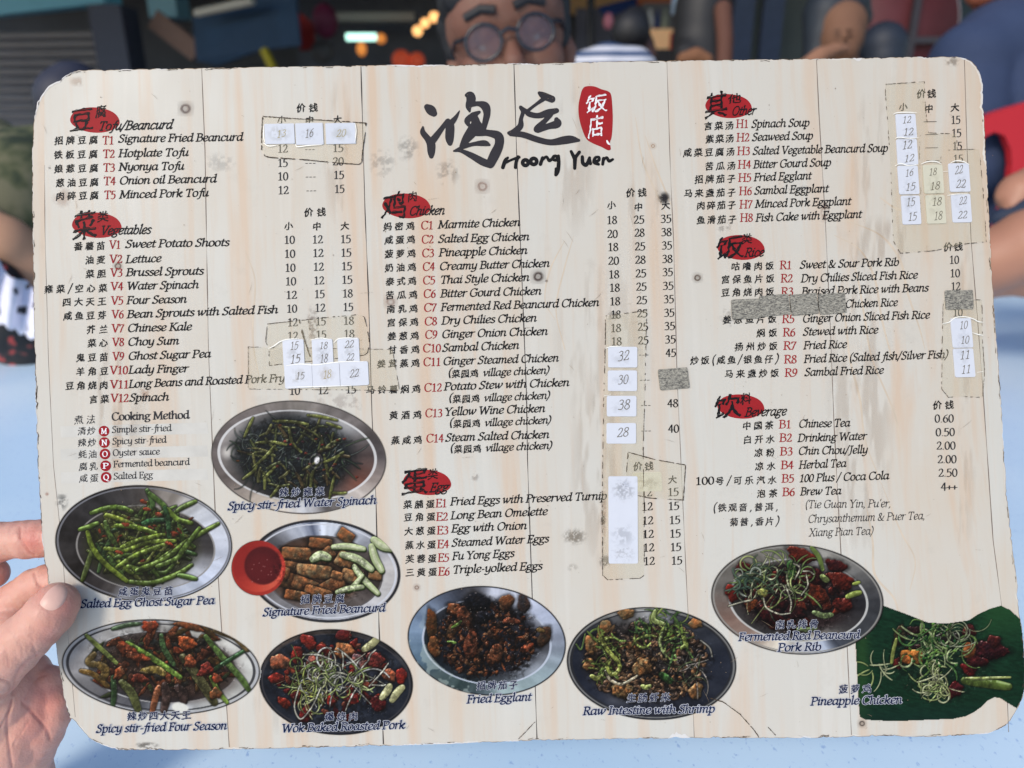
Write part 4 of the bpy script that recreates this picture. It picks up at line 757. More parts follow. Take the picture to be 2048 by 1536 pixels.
# 4 four season
c = Canvas(118, 1234, 526, 1434, seed=4); rimplate(c, 322, 1334, 198, 95, .06, (44, 44, 48), [(0, (200, 198, 190)), (40, (180, 176, 166)), (90, (150, 146, 140)), (140, (170, 168, 164)), (180, (150, 148, 150)), (210, (90, 88, 92)), (250, (80, 82, 88)), (290, (200, 202, 206)), (330, (188, 186, 178))],
    [(0, 0, 193, 91, 1.4, (180, 180, 182), None), (0, 0, 187, 86, 1.6, (52, 52, 56), None), (2, 0, 151, 71, 1.5, (190, 190, 188), [(0, (110, 106, 100)), (90, (66, 56, 50)), (170, (90, 90, 92)), (230, (36, 38, 46)), (290, (34, 38, 50)), (330, (60, 60, 66))])])
c.ellipse(335, 1335, 138, 66, .08, K(52, 36, 30), 14, .95)
def M_(x, y): return c2('M', x, y)
for k in range(150): c.chunk(328 + 135 * (2 * c.rng.beta(1.6, 1.6) - 1), 1324 + 66 * (2 * c.rng.beta(1.6, 1.6) - 1), c.rng.uniform(6, 20), c.rng.uniform(4, 9), c.rng.random() * 3, [(128, 62, 36), (104, 52, 34), (150, 74, 40), (52, 48, 42), (92, 66, 34), (58, 66, 38)][c.rng.integers(6)], rough=.5)
for P, r, col in [(((680, 490), (790, 590), (920, 710)), 5, (116, 130, 58)), (((1000, 550), (1200, 670), (1420, 820)), 6.2, (112, 146, 50)), (((1270, 490), (1290, 590), (1370, 720)), 6, (66, 96, 52)), (((890, 440), (1000, 410), (1100, 400)), 5, (66, 88, 56)), (((1620, 500), (1750, 660), (1900, 830), (1960, 920)), 6.5, (84, 112, 50)), (((1640, 790), (1780, 700), (1960, 590)), 4.5, (50, 84, 46)), (((1440, 660), (1560, 820), (1690, 1020)), 10, (88, 84, 48)),
    (((1660, 820), (1720, 930), (1790, 1020)), 5, (120, 150, 52)), (((960, 860), (1040, 950), (1090, 1080)), 9, (92, 96, 50)), (((890, 820), (900, 940), (890, 1040)), 6, (48, 72, 40)), (((1130, 770), (1230, 760), (1290, 790)), 8, (140, 116, 50)), (((640, 770), (740, 800), (850, 890)), 6, (120, 88, 38)), (((780, 720), (830, 760), (820, 820)), 9, (124, 96, 44)), (((1200, 1090), (1230, 960), (1250, 900)), 7, (140, 78, 46)), (((1290, 1080), (1310, 980), (1300, 880)), 9, (74, 54, 48)), (((1700, 450), (1850, 500), (1950, 600)), 8, (104, 84, 50)), (((1400, 900), (1440, 950), (1450, 1010)), 10, (60, 44, 40)), (((740, 640), (700, 700), (750, 720)), 8, (104, 84, 44))]:
    c.stroke([M_(*p) for p in P], r, col, mott=.4)
for x, y, rx, ry, col in [(1470, 550, 21, 12, (206, 90, 42)), (1180, 420, 16, 12, (178, 70, 38)), (1000, 600, 24, 10, (146, 66, 38)), (1080, 660, 22, 9, (150, 70, 40)), (940, 790, 11, 12, (168, 82, 44)), (1500, 700, 14, 11, (186, 86, 48)), (1100, 830, 16, 9, (150, 60, 40)), (1620, 760, 13, 14, (160, 54, 42)), (1710, 830, 12, 8, (150, 66, 40)), (1500, 420, 26, 8, (150, 82, 46)), (1400, 610, 9, 8, (170, 70, 36)), (1700, 950, 14, 10, (150, 88, 48))]: c.chunk(*M_(x, y), rx, ry, .3, col, rough=.6)
c.ellipse(*M_(1420, 1060), 17, 10, .2, K(228, 226, 214), 2, 1); c.detail(325, 1330, 150, 72, .45); c.build('dish_photo', PM, L2)
# 5 roasted pork on a black plate
c = Canvas(513, 1254, 832, 1474, seed=5); rimplate(c, 672, 1364, 154, 105.5, .07, (24, 24, 28), [(0, (40, 42, 48)), (90, (56, 50, 48)), (140, (70, 58, 52)), (180, (34, 36, 44)), (250, (30, 34, 46)), (320, (32, 36, 46))], [(0, 2, 148, 98, 1.0, (60, 58, 62), (30, 34, 44))])
for k in range(90):
    a = c.rng.random() * 6.28; q = c.rng.uniform(.3, .98); c.chunk(668 + 118 * q * math.cos(a), 1360 + 80 * q * math.sin(a), c.rng.uniform(4, 13), c.rng.uniform(3, 9), c.rng.random() * 3, [(130, 34, 28), (150, 44, 32), (100, 26, 26), (166, 74, 50), (84, 24, 26)][c.rng.integers(5)], rough=.5, spec=.5)
for x, y, rx, ry, rot, col in [(235, 700, 20, 16, .4, (196, 106, 70)), (460, 540, 17, 13, .8, (168, 48, 40)), (740, 490, 17, 12, .3, (130, 36, 34)), (740, 610, 22, 14, .2, (222, 136, 78)), (580, 600, 15, 10, .4, (150, 40, 30)), (370, 640, 11, 18, .1, (160, 46, 38)), (540, 700, 26, 14, .1, (186, 100, 84)), (860, 700, 18, 12, .9, (190, 112, 100)), (990, 690, 18, 18, .2, (140, 50, 44)), (1090, 800, 16, 12, .2, (192, 104, 70)), (1190, 810, 10, 18, 0, (176, 44, 34)), (210, 830, 18, 10, .2, (156, 46, 38)), (640, 1000, 9, 12, .3, (186, 50, 40)), (800, 990, 16, 10, .4, (160, 44, 40)), (1010, 1030, 17, 14, .3, (120, 34, 36)), (440, 1110, 13, 18, .1, (150, 36, 34)), (270, 1020, 16, 8, .6, (150, 44, 30))]: c.chunk(*c2('N', x, y), rx, ry, rot, col, rough=.4, spec=.5)
for P in [((900, 600), (960, 560), (1010, 510)), ((1040, 980), (1080, 930), (1100, 890)), ((1120, 1000), (1160, 940), (1200, 900))]: c.stroke(cc('N', P), 8, (176, 172, 116), shade=.3)
c.strands(95, 660, 1352, 70, 32, [(206, 204, 186), (150, 170, 84), (178, 190, 120), (190, 186, 160), (110, 134, 64), (214, 214, 204)], r=(.9, 2.0), L=(30, 75), curl=.065, shadow=.45); c.strands(30, 622, 1385, 26, 26, [(190, 200, 90), (170, 186, 96), (214, 216, 150)], r=(.9, 1.7), L=(20, 50), curl=.06)
for P in [((420, 640), (540, 645), (640, 680)), ((940, 890), (1040, 780), (1090, 710)), ((730, 760), (735, 680), (725, 620)), ((390, 890), (350, 1050), (400, 1150), (490, 1050), (560, 900)), ((960, 880), (1040, 885), (1070, 880)), ((930, 690), (950, 640), (990, 605))]: c.stroke(cc('N', P), 1.7, (200, 196, 176), shade=.2)
c.detail(668, 1360, 138, 92, .45); c.build('dish_photo', PM, L2)
# 6 eggplant
c = Canvas(808, 1166, 1138, 1396, seed=6); rimplate(c, 973.5, 1281.5, 158.5, 109, .1, (34, 36, 44), [(0, (142, 150, 166)), (25, (176, 184, 206)), (60, (206, 210, 226)), (85, (196, 200, 214)), (105, (50, 48, 52)), (135, (70, 78, 96)), (165, (120, 142, 170)), (195, (100, 128, 150)), (215, (70, 86, 88)), (235, (60, 78, 78)), (265, (70, 84, 90)), (290, (176, 198, 198)), (330, (140, 158, 164))],
    [(0, 2, 128, 84, 1.8, (196, 204, 220), [(0, (60, 60, 66)), (30, (190, 196, 212)), (60, (196, 200, 214)), (100, (40, 40, 44)), (200, (30, 40, 50)), (260, (38, 46, 50)), (330, (150, 156, 166))])])
mm = sm(.5, .62, vnoise(c.X, c.Y, .06, 61, 3)) * sm(1180, 1330, c.Y) * (c.el(973, 1281, 150, 102, .1) > .82) * (c.X < 960); c.blend(.5 * mm, K(176, 190, 180))
c.ellipse(972, 1276, 108, 78, .1, K(26, 26, 32), 14, .97)
for k in range(420):
    a, q = c.rng.random() * 6.28, math.sqrt(c.rng.random()); c.chunk(972 + 100 * q * math.cos(a), 1280 + 72 * q * math.sin(a), c.rng.uniform(2, 9), c.rng.uniform(1.6, 4.5), c.rng.random() * 3, [(110, 58, 34), (84, 46, 32), (136, 76, 44), (34, 30, 36), (30, 28, 34), (60, 42, 34), (150, 90, 54)][c.rng.integers(7)], rough=.6, spec=.3)
for x, y, rx, ry, rot, col in [(1430, 400, 11, 30, -.1, (112, 66, 34)), (1450, 580, 11, 22, -.3, (130, 80, 44)), (1620, 290, 18, 14, .3, (140, 74, 40)), (1690, 350, 13, 24, -.4, (124, 66, 42)), (1790, 230, 24, 20, 0, (28, 28, 34)), (1740, 560, 12, 32, .1, (120, 60, 38)), (1830, 350, 16, 14, 0, (32, 32, 40)), (1930, 640, 14, 22, .3, (140, 76, 46)), (1600, 440, 9, 24, .5, (118, 76, 46))]: c.chunk(*c2('N', x, y), rx, ry, rot, col, rough=.4)
for x, y, rx, ry, rot, col in [(50, 230, 18, 14, -.5, (126, 76, 46)), (185, 240, 12, 20, -.3, (74, 58, 54)), (210, 590, 14, 8, -.4, (150, 70, 42)), (90, 380, 17, 8, 0, (130, 64, 40)), (350, 500, 12, 22, .3, (88, 60, 42)), (320, 450, 9, 5, .4, (170, 120, 60))]: c.chunk(*c2('O', x, y), rx, ry, rot, col, rough=.4)
for P in [((1560, 540), (1600, 545), (1620, 550)), ((1590, 430), (1640, 400), (1660, 380))]: c.stroke(cc('N', P), 3, (104, 140, 50))
c.detail(972, 1278, 112, 84, .8); c.build('dish_photo', PM, L2)
# 7 intestine with shrimp
c = Canvas(1128, 1208, 1480, 1446, seed=7); rimplate(c, 1303, 1327, 169.5, 112.5, .06, (24, 26, 32), [(0, (58, 60, 66)), (30, (50, 50, 54)), (60, (120, 122, 120)), (95, (176, 176, 174)), (130, (150, 146, 142)), (160, (40, 42, 50)), (230, (30, 34, 46)), (270, (40, 44, 58)), (320, (34, 36, 44))],
    [(0, 0, 165, 108, 1.2, (128, 126, 120), None), (0, 0, 160, 104, 1.4, (40, 40, 44), [(0, (30, 34, 46)), (50, (60, 62, 68)), (90, (150, 150, 150)), (120, (110, 108, 106)), (160, (30, 34, 46)), (250, (38, 42, 56)), (300, (34, 36, 46))])])
c.ellipse(1235, 1400, 26, 12, .2, K(120, 118, 122), 9, .35); c.ellipse(1290, 1322, 120, 80, .05, K(38, 32, 30), 14, .9)
for k in range(330):
    a, q = c.rng.random() * 6.28, math.sqrt(c.rng.random()); x, y = 1292 + 122 * q * math.cos(a), 1322 + 78 * q * math.sin(a)
    if c.rng.random() < .6: c.chunk(x, y, c.rng.uniform(4, 11), c.rng.uniform(3, 6), c.rng.random() * 3, [(146, 100, 62), (122, 84, 54), (170, 122, 76), (92, 66, 50), (66, 50, 44), (150, 110, 78)][c.rng.integers(6)], rough=.7, spec=.25)
    else:
        h = c.rng.random() * 6.28; r = c.rng.uniform(5, 10); c.stroke([(x + r * math.cos(h + t), y + r * math.sin(h + t) * .8) for t in (0, .7, 1.4, 2.1, 2.8)], c.rng.uniform(2, 3.2), [(150, 108, 70), (120, 84, 58), (96, 74, 60)][c.rng.integers(3)])
for x, y, rx, ry in [(990, 320, 16, 11), (720, 560, 14, 18), (1120, 740, 20, 18), (960, 920, 20, 16), (1540, 930, 14, 16), (1540, 400, 14, 9), (820, 440, 12, 20), (1060, 570, 18, 9), (700, 720, 12, 12)]: c.chunk(*c2('O', x, y), rx, ry, .3, (176, 122, 70), rough=.5)
c.strands(46, 1330, 1262, 48, 34, [(108, 136, 52), (78, 108, 50), (140, 156, 70), (58, 90, 44)], r=(1.2, 2.8), L=(25, 60)); c.strands(34, 1212, 1305, 22, 48, [(150, 160, 66), (112, 140, 56), (96, 118, 50)], r=(1.2, 3), L=(20, 50)); c.strands(16, 1385, 1330, 30, 40, [(150, 140, 128), (96, 108, 70)], r=(.9, 1.6), L=(30, 70))
for P, r, col in [(((830, 770), (870, 840), (960, 875), (1080, 810)), 3.2, (206, 188, 150)), (((800, 520), (850, 610), (930, 700), (940, 760), (880, 800), (840, 740)), 4.5, (150, 158, 66)), (((1220, 300), (1210, 370), (1290, 400)), 5, (146, 160, 86)), (((1280, 470), (1260, 560), (1310, 660)), 3, (140, 156, 90)), (((1440, 500), (1465, 560), (1430, 590)), 5, (124, 138, 60)), (((600, 560), (640, 600), (670, 480)), 2, (96, 124, 60)), (((1580, 530), (1650, 590), (1670, 660)), 1.8, (170, 166, 150)), (((1270, 800), (1310, 830), (1340, 850)), 8, (66, 110, 50)), (((720, 810), (760, 830), (800, 810)), 5, (150, 156, 70)), (((1120, 890), (1150, 900), (1180, 890)), 5, (150, 160, 80))]: c.stroke(cc('O', P), r, col)
c.detail(1295, 1322, 134, 88, .75); c.build('dish_photo', PM, L2)
# 9 pineapple chicken on banana leaf (lies under the pork rib plate)
LEAF = cc('P', [(1150, 425), (1300, 480), (1440, 535), (1560, 540), (1700, 520), (1760, 480), (1830, 448), (1900, 428), (1960, 455), (2020, 512), (2036, 600), (2044, 700), (2052, 820), (2050, 950), (2030, 1020), (2000, 1075), (1950, 1045), (1900, 1012), (1860, 1005), (1820, 1025), (1780, 1065), (1730, 1100), (1680, 1125), (1600, 1142), (1400, 1150), (1250, 1156), (1100, 1152), (1040, 1145), (1010, 1130), (1000, 1000), (985, 700), (985, 620), (1100, 560)])
c = Canvas(1708, 1206, 2050, 1446, seed=9); V = np.array(LEAF); ins = np.zeros(c.X.shape, bool)
for a, b in zip(V, np.roll(V, -1, 0)): k = ((a[1] > c.Y) != (b[1] > c.Y)); xx = (b[0] - a[0]) * (c.Y - a[1]) / (b[1] - a[1] + 1e-9) + a[0]; ins ^= (k & (c.X < xx))
gsh = vnoise(c.X * .25 + c.Y * .06, c.Y * 1.0 - c.X * .2, .35, 90, 3)[..., None]; c.C[:] = K(16, 44, 28) * (.75 + .7 * gsh); c.A[:] = ins
c.blend(.7 * sm(1330, 1210, c.Y + .25 * np.abs(c.X - 1980)) * sm(1930, 1990, c.X), K(38, 84, 42)); c.blend(.55 * np.exp(-((c.X - 1724) / 14) ** 2), K(48, 86, 38)); c.blend(.5 * sm(1390, 1440, c.Y), K(18, 44, 40))
c.ellipse(1885, 1325, 92, 66, .1, K(20, 38, 26), 24, .7)
def P_(x, y): return c2('P', x, y)
for x, y, rx, ry, rot, col in [(1700, 590, 15, 12, .2, (104, 34, 32)), (1830, 710, 32, 20, .2, (72, 26, 30)), (1700, 830, 16, 12, .2, (112, 26, 28)), (1610, 960, 14, 17, .3, (100, 26, 30)), (1250, 790, 9, 13, 0, (110, 30, 24)), (1370, 590, 22, 10, .2, (58, 30, 28)), (1560, 640, 22, 16, .2, (40, 36, 34)), (1260, 620, 12, 20, .4, (60, 50, 34)), (1350, 700, 14, 10, .1, (60, 34, 30)), (1750, 780, 20, 12, 0, (84, 28, 30)), (1860, 650, 16, 10, .3, (90, 34, 32))]: c.chunk(*P_(x, y), rx, ry, rot, col, rough=.5, spec=.5)
for x, y, rx, ry, rot, col in [(1340, 750, 25, 14, .1, (226, 136, 52)), (1310, 770, 14, 8, .3, (236, 120, 44)), (1700, 710, 13, 15, .3, (214, 114, 52))]: c.chunk(*P_(x, y), rx, ry, rot, col, rough=.2, ang=3, tex=.25, spec=.3)
for P, r, col in [(((1670, 900), (1800, 915), (1950, 940)), 10, (96, 118, 46)), (((1680, 885), (1800, 885), (1960, 880)), 3, (166, 176, 96)), (((1210, 790), (1220, 720), (1240, 640)), 4, (150, 160, 70)), (((1480, 490), (1470, 600), (1440, 700)), 4, (104, 148, 60))]: c.stroke([P_(*p) for p in P], r, col, mott=.3)
c.strands(60, *P_(1480, 690), 62, 44, [(110, 150, 66), (72, 122, 56), (150, 176, 100), (176, 190, 130)], r=(1, 2.3), L=(25, 70), curl=.06); c.strands(44, *P_(1480, 920), 28, 30, [(200, 208, 130), (176, 190, 110), (150, 172, 90), (214, 216, 160)], r=(1, 1.9), L=(20, 60), curl=.09); c.strands(14, *P_(1130, 820), 30, 9, [(176, 190, 110), (200, 206, 150)], r=(1, 2), L=(20, 45)); c.strands(14, *P_(1600, 640), 46, 34, [(170, 176, 140), (150, 160, 110)], r=(.9, 1.6), L=(40, 80))
for k in range(40): c.chunk(*P_(1480 + c.rng.normal(0, 80), 660 + c.rng.normal(0, 80)), 4.5, 2.4, c.rng.random() * 3, [(66, 130, 54), (96, 150, 60), (50, 104, 48)][k % 3], shadow=.3, spec=.1)
c.A *= ins; c.detail(1885, 1320, 110, 90, .35); c.build('dish_photo', PM, L2)
# 8 red beancurd pork rib
c = Canvas(1415, 1083, 1775, 1315, seed=8); rimplate(c, 1594.5, 1199, 172.5, 109.5, .08, (60, 56, 54), [(0, (66, 66, 70)), (20, (104, 102, 100)), (50, (140, 136, 128)), (90, (150, 146, 138)), (140, (132, 126, 116)), (170, (96, 90, 84)), (195, (120, 92, 80)), (215, (150, 124, 110)), (245, (216, 204, 184)), (275, (206, 204, 204)), (300, (190, 200, 220)), (312, (50, 54, 64)), (335, (70, 72, 76))],
    [(0, 0, 168, 105, 1.2, (150, 146, 138), None), (2, 2, 138, 82, 1.8, (206, 204, 198), [(0, (46, 44, 48)), (60, (150, 150, 150)), (110, (120, 116, 110)), (180, (50, 46, 44)), (250, (60, 58, 60)), (290, (190, 186, 170)), (330, (70, 66, 66))])])
c.ellipse(1590, 1196, 112, 70, .1, K(38, 26, 26), 12, .95)
for k in range(70):
    a, q = c.rng.random() * 6.28, math.sqrt(c.rng.random()); c.chunk(1592 + 104 * q * math.cos(a), 1196 + 62 * q * math.sin(a), c.rng.uniform(7, 14), c.rng.uniform(6, 10), c.rng.random() * 3, [(96, 34, 28), (70, 26, 26), (120, 46, 30), (50, 28, 28)][c.rng.integers(4)], rough=.6, spec=.4)
for x, y, rx, ry, col in [(640, 110, 28, 16, (120, 40, 26)), (860, 180, 20, 15, (84, 30, 28)), (890, 270, 26, 17, (110, 36, 26)), (740, 360, 23, 20, (130, 48, 28)), (900, 420, 18, 16, (104, 34, 26)), (280, 190, 16, 13, (80, 26, 24)), (205, 345, 15, 16, (140, 38, 28)), (320, 420, 11, 12, (170, 84, 40)), (450, 500, 24, 14, (74, 24, 26)), (600, 470, 22, 12, (64, 26, 28)), (720, 240, 24, 15, (80, 30, 28))]: c.chunk(*P_(x, y), rx, ry, .2, col, rough=.5, spec=.4)
for P, r, col in [(((705, 60), (750, 120), (775, 200)), 5, (116, 140, 62)), (((930, 370), (970, 355), (1010, 345)), 6, (150, 166, 70)), (((770, 240), (790, 260), (805, 268)), 6, (150, 168, 84)), (((720, 470), (780, 490), (830, 485)), 6, (130, 150, 90)), (((620, 575), (680, 580), (730, 570)), 5, (140, 164, 96)), (((570, 160), (580, 200), (570, 240)), 9, (60, 104, 44)), (((970, 290), (990, 285), (1005, 280)), 4, (160, 176, 70))]: c.stroke([P_(*p) for p in P], r, col)
c.strands(70, *P_(470, 260), 62, 36, [(176, 186, 110), (140, 160, 84), (110, 138, 70), (196, 200, 150), (72, 96, 66)], r=(.9, 1.9), L=(30, 75), curl=.065); c.strands(16, *P_(300, 270), 26, 24, [(80, 104, 84), (60, 84, 66), (150, 160, 140)], r=(1.2, 2.4), L=(18, 40), curl=.09); c.chunk(*P_(395, 345), 10, 9, 0, (186, 196, 96), rough=.3, shadow=.2)
for P in [((400, 380), (420, 440), (500, 480), (570, 475)), ((640, 360), (680, 300), (670, 230)), ((180, 430), (260, 405), (330, 390)), ((590, 160), (630, 190), (600, 260)), ((650, 210), (690, 210), (720, 230)), ((570, 460), (575, 400), (540, 300))]: c.stroke([P_(*p) for p in P], 1.7, (196, 190, 160), shade=.2)
c.detail(1590, 1196, 118, 76, .55); c.build('dish_photo', PM, L2 + .00002)
# ------------------------------------------------------------------ knots, stains, tape, price stickers, worn edge
def smudge(x0, y0, x1, y1, col, a, kind='stain', seed=0, ns=.12, thr=.42, res=.7, lift=None):
    c = Canvas(x0 - 4, y0 - 4, x1 + 4, y1 + 4, res=res, seed=seed); cx, cy, rx, ry = (x0 + x1) / 2, (y0 + y1) / 2, (x1 - x0) / 2, (y1 - y0) / 2; d = c.el(cx, cy, rx, ry)
    if kind == 'wood_knot':
        ringy = .5 + .5 * np.cos(d * 9 + 3 * vnoise(c.X, c.Y, .12, seed, 2)); c.C[:] = K(*col); c.A = a * (1 - sm(.75, 1.05, d)) * (.45 + .55 * ringy) * (1 - .35 * (d < .45)); c.A = np.maximum(c.A, .16 * (1 - sm(.8, 1.9, d)))
    elif kind == 'grain':
        c.C[:] = K(*col); c.A = a * sm(thr, thr + .2, vnoise(c.X * 2.5, c.Y * .35, ns, seed, 3)) * (1 - sm(.4, 1.0, d))
    else: c.C[:] = K(*col); c.A = a * (1 - sm(.25, 1.0, d)) * sm(thr, thr + .25, vnoise(c.X, c.Y, ns, seed, 4) + .18 * (1 - d))
    c.A *= (.30 if kind == 'grain' else .62 if kind == 'stain' and a < .9 else .9); c.A[[0, -1]] = 0; c.A[:, [0, -1]] = 0; return c.build(kind if kind != 'grain' else 'wood_figure', PM, lift or L1 + .00002)
for i, (x, y, r, col, a) in enumerate([(371.5, 217.5, 12.5, (120, 100, 96), .75), (965, 373, 12, (176, 140, 124), .6), (1076.5, 553, 12, (88, 70, 66), .9), (1093, 562, 2.6, (110, 90, 80), .8), (236, 532, 8, (120, 96, 84), .8), (1395, 555.5, 8, (120, 100, 84), .85), (833.5, 1175, 5.5, (140, 90, 70), .6), (781, 604, 11, (176, 140, 124), .55), (1724, 1447, 7, (90, 74, 66), .8), (94, 988, 3, (190, 110, 80), .6), (1306, 292, 5, (220, 180, 140), .6)]): smudge(x - r * 1.05, y - r, x + r * 1.05, y + r, col, a, 'wood_knot', i, res=1.2)
for i, (x0, y0, x1, y1, col, a, ns, thr) in enumerate([(1118, 1052, 1180, 1094, (122, 104, 80), .75, .35, .40), (1312, 380, 1344, 412, (40, 38, 42), .95, .05, .2), (785, 265, 845, 330, (140, 136, 132), .5, .10, .45), (865, 310, 925, 380, (130, 126, 124), .45, .10, .48), (730, 290, 800, 360, (150, 146, 142), .4, .1, .5), (262, 1482, 325, 1499, (60, 48, 40), .8, .12, .42), (108, 980, 140, 1026, (86, 90, 94), .75, .14, .42), (95, 330, 105, 340, (80, 76, 74), .7, .3, .4),
    (275, 770, 305, 810, (200, 130, 80), .5, .1, .4), (100, 370, 150, 420, (206, 166, 140), .5, .06, .4), (600, 780, 760, 830, (190, 170, 160), .4, .1, .5), (1560, 370, 1650, 385, (110, 110, 112), .5, .2, .5), (1425, 440, 1470, 470, (120, 116, 112), .4, .2, .5), (1430, 600, 1500, 660, (170, 160, 150), .4, .1, .5), (1638, 395, 1662, 450, (150, 100, 76), .6, .15, .42), (1195, 1105, 1225, 1140, (60, 52, 44), .8, .2, .4), (1200, 1025, 1212, 1056, (40, 34, 30), .95, .3, .35), (1200, 960, 1215, 1100, (190, 140, 110), .6, .2, .45),
    (135, 150, 175, 176, (216, 176, 146), .5, .1, .4), (610, 600, 640, 700, (120, 90, 80), .6, .2, .45), (1210, 620, 1245, 645, (90, 80, 74), .6, .25, .45), (940, 940, 960, 965, (130, 110, 100), .5, .2, .4), (1885, 112, 1925, 136, (130, 104, 80), .6, .2, .4), (400, 300, 480, 350, (170, 168, 166), .35, .1, .5), (1130, 1125, 1160, 1145, (170, 160, 140), .4, .2, .4), (620, 1015, 640, 1028, (70, 66, 66), .6, .3, .3)]): smudge(x0, y0, x1, y1, col, a, 'stain', i + 40, ns, thr)
for i, (x0, y0, x1, y1, a) in enumerate([(1675, 420, 1860, 560, .7), (1640, 470, 1800, 1180, .6), (1700, 150, 1790, 480, .55), (1100, 130, 1200, 500, .5), (1230, 300, 1340, 560, .55), (1130, 700, 1260, 1170, .6), (640, 130, 720, 480, .5), (150, 640, 300, 1000, .6), (480, 1280, 700, 1490, .45), (1080, 480, 1330, 900, .4), (1890, 380, 1960, 1200, .5)]): smudge(x0, y0, x1, y1, (200, 168, 138), a, 'grain', i + 80, .03, .46, res=.35)
# wandering rings of figure on the right-hand planks
FIG = inkmat('figure_ink', (194, 180, 162))
for k, P in enumerate([[(1690, 440, .8), (1760, 470, 1.8), (1800, 520, 2.4), (1815, 585, 2), (1840, 660, 1.4), (1850, 700, .6)], [(1668, 470, .6), (1720, 500, 1.6), (1750, 560, 2.2), (1764, 640, 2), (1790, 740, 1.2)], [(1668, 560, .6), (1690, 640, 1.8), (1700, 720, 2), (1720, 800, 2.2), (1730, 880, 1.4), (1760, 960, 1.0)], [(1700, 500, .4), (1716, 560, 1.6), (1730, 640, 2), (1745, 720, 1.6), (1790, 830, 1.8), (1800, 900, 1)], [(1760, 395, 1), (1800, 420, 2.4), (1850, 415, 2), (1880, 380, .8)], [(1290, 270, .6), (1310, 330, 1.6), (1330, 380, 1.8), (1342, 410, .8)], [(1270, 230, .6), (1285, 320, 1.4), (1310, 380, 1.6), (1336, 440, .8)],
    [(1130, 480, .5), (1100, 540, 1.6), (1090, 600, 1), (1110, 640, .6)], [(1148, 470, .5), (1128, 540, 1.4), (1112, 620, 1.2), (1130, 700, 1)], [(490, 500, .5), (510, 560, 1.4), (506, 640, 1.6), (508, 700, 1.2), (520, 760, .8)], [(1730, 1000, .6), (1745, 1080, 2), (1750, 1150, 2.4), (1790, 1200, 2), (1800, 1260, .8)], [(1760, 960, .6), (1800, 1060, 1.6), (1830, 1120, 1.4), (1820, 1180, .8)]]):
    S = Shape(); S.strokes([P], 1.4); S.build('wood_figure', FIG, L1 - .00001 + .000003 * (k % 3))
DIRT = inkmat('grime', (70, 58, 48)); DIRT2 = inkmat('faint_grime', (136, 118, 98))
def grunge(P, r, dens=.55, name='grime_line', m=None, lift=L6, seed=0):
    D = densify([tuple(p) for p in P], 2.6); st = []; cur = []
    for i, (x, y) in enumerate(D):
        q = nz(x, y, .11, seed) * .5 + .5
        if q < dens: cur.append((x + nz(x, y, .5, 2) * .8, y + nz(x, y, .5, 4) * .8, max(.2, r * (.45 + 1.1 * (nz(x, y, .33, 6) + .5)))))
        else:
            if len(cur) > 1: st.append(cur)
            cur = []
    if len(cur) > 1: st.append(cur)
    if st: S = Shape(); S.strokes(st, .8, smooth=False); return S.build(name, m or DIRT, lift)
# clear yellowed tape
TAPE = bpy.data.materials.new('yellowed_tape'); TAPE.use_nodes = True; _b = TAPE.node_tree.nodes['Principled BSDF']; _b.inputs['Base Color'].default_value = lin((214, 202, 170)); _b.inputs['Alpha'].default_value = .17; _b.inputs['Roughness'].default_value = .28
def tape(P, grime=None, r=.7, dens=.6, seed=0):
    S = Shape(); S.poly(P); t = S.build('clear_tape', TAPE, L6 + .00002)
    for g in (grime or [P + [P[0]]]):
        o = grunge(g, r, dens, seed=seed, lift=L6 + .00005)
        if o: o.parent = t
    return t
t1 = [c2('B', x, y) for x, y in [(105, 525), (400, 545), (700, 562), (915, 578), (905, 680), (890, 780), (882, 880), (862, 902), (700, 892), (440, 866), (150, 846), (118, 835), (94, 795), (92, 690), (98, 560)]]; tape(t1, r=.8, dens=.66, seed=3)
t2 = [c2('F', x, y) for x, y in [(140, 740), (400, 712), (640, 686), (870, 665), (900, 685), (925, 780), (943, 900), (925, 968), (900, 985), (600, 1022), (290, 1052), (155, 1068), (150, 930), (125, 880), (135, 770)]]; tape(t2, r=.6, dens=.6, seed=4)
grunge([c2('F', 390, 712), c2('F', 420, 830), c2('F', 455, 940), c2('F', 480, 1010)], 1.3, .7, seed=9); grunge([c2('F', 460, 715), c2('F', 480, 830), c2('F', 500, 960)], .5, .6, seed=10)
t3 = [(496, 694), (640, 697), (785, 699), (792, 735), (799, 780), (650, 780), (497, 778)]; tape(t3, [[(496, 694), (785, 699)], [(785, 699), (799, 780)], [(497, 694), (497, 778)], [(497, 778), (799, 781)]], r=.45, dens=.62, seed=5)
t4 = [(1211, 632), (1293, 621), (1290, 760), (1286, 900), (1288, 1020), (1288, 1150), (1280, 1156), (1215, 1159), (1205, 1150), (1204, 1000), (1207, 800), (1210, 700)]; tape(t4, r=.6, dens=.55, seed=6)
t5 = [(1256, 904), (1310, 919), (1371, 930), (1366, 1000), (1300, 996), (1250, 986), (1252, 950)]; tape(t5, r=.8, dens=.7, seed=7)
t6 = [c2('D', x, y) for x, y in [(1012, 258), (1300, 238), (1306, 420), (1330, 620), (1540, 630), (1545, 748), (1710, 742), (1725, 900), (1750, 1200), (1762, 1435), (1600, 1450), (1380, 1500), (1120, 1520), (1068, 1430), (1062, 1300), (1050, 900), (1030, 600), (1008, 300)]]; tape(t6, r=.5, dens=.55, seed=8)
t7 = [c2('H', x, y) for x, y in [(1440, 525), (1730, 522), (1732, 790), (1750, 1060), (1735, 1252), (1600, 1245), (1480, 1250), (1430, 1190), (1432, 900)]]; tape(t7, r=.5, dens=.6, seed=11)
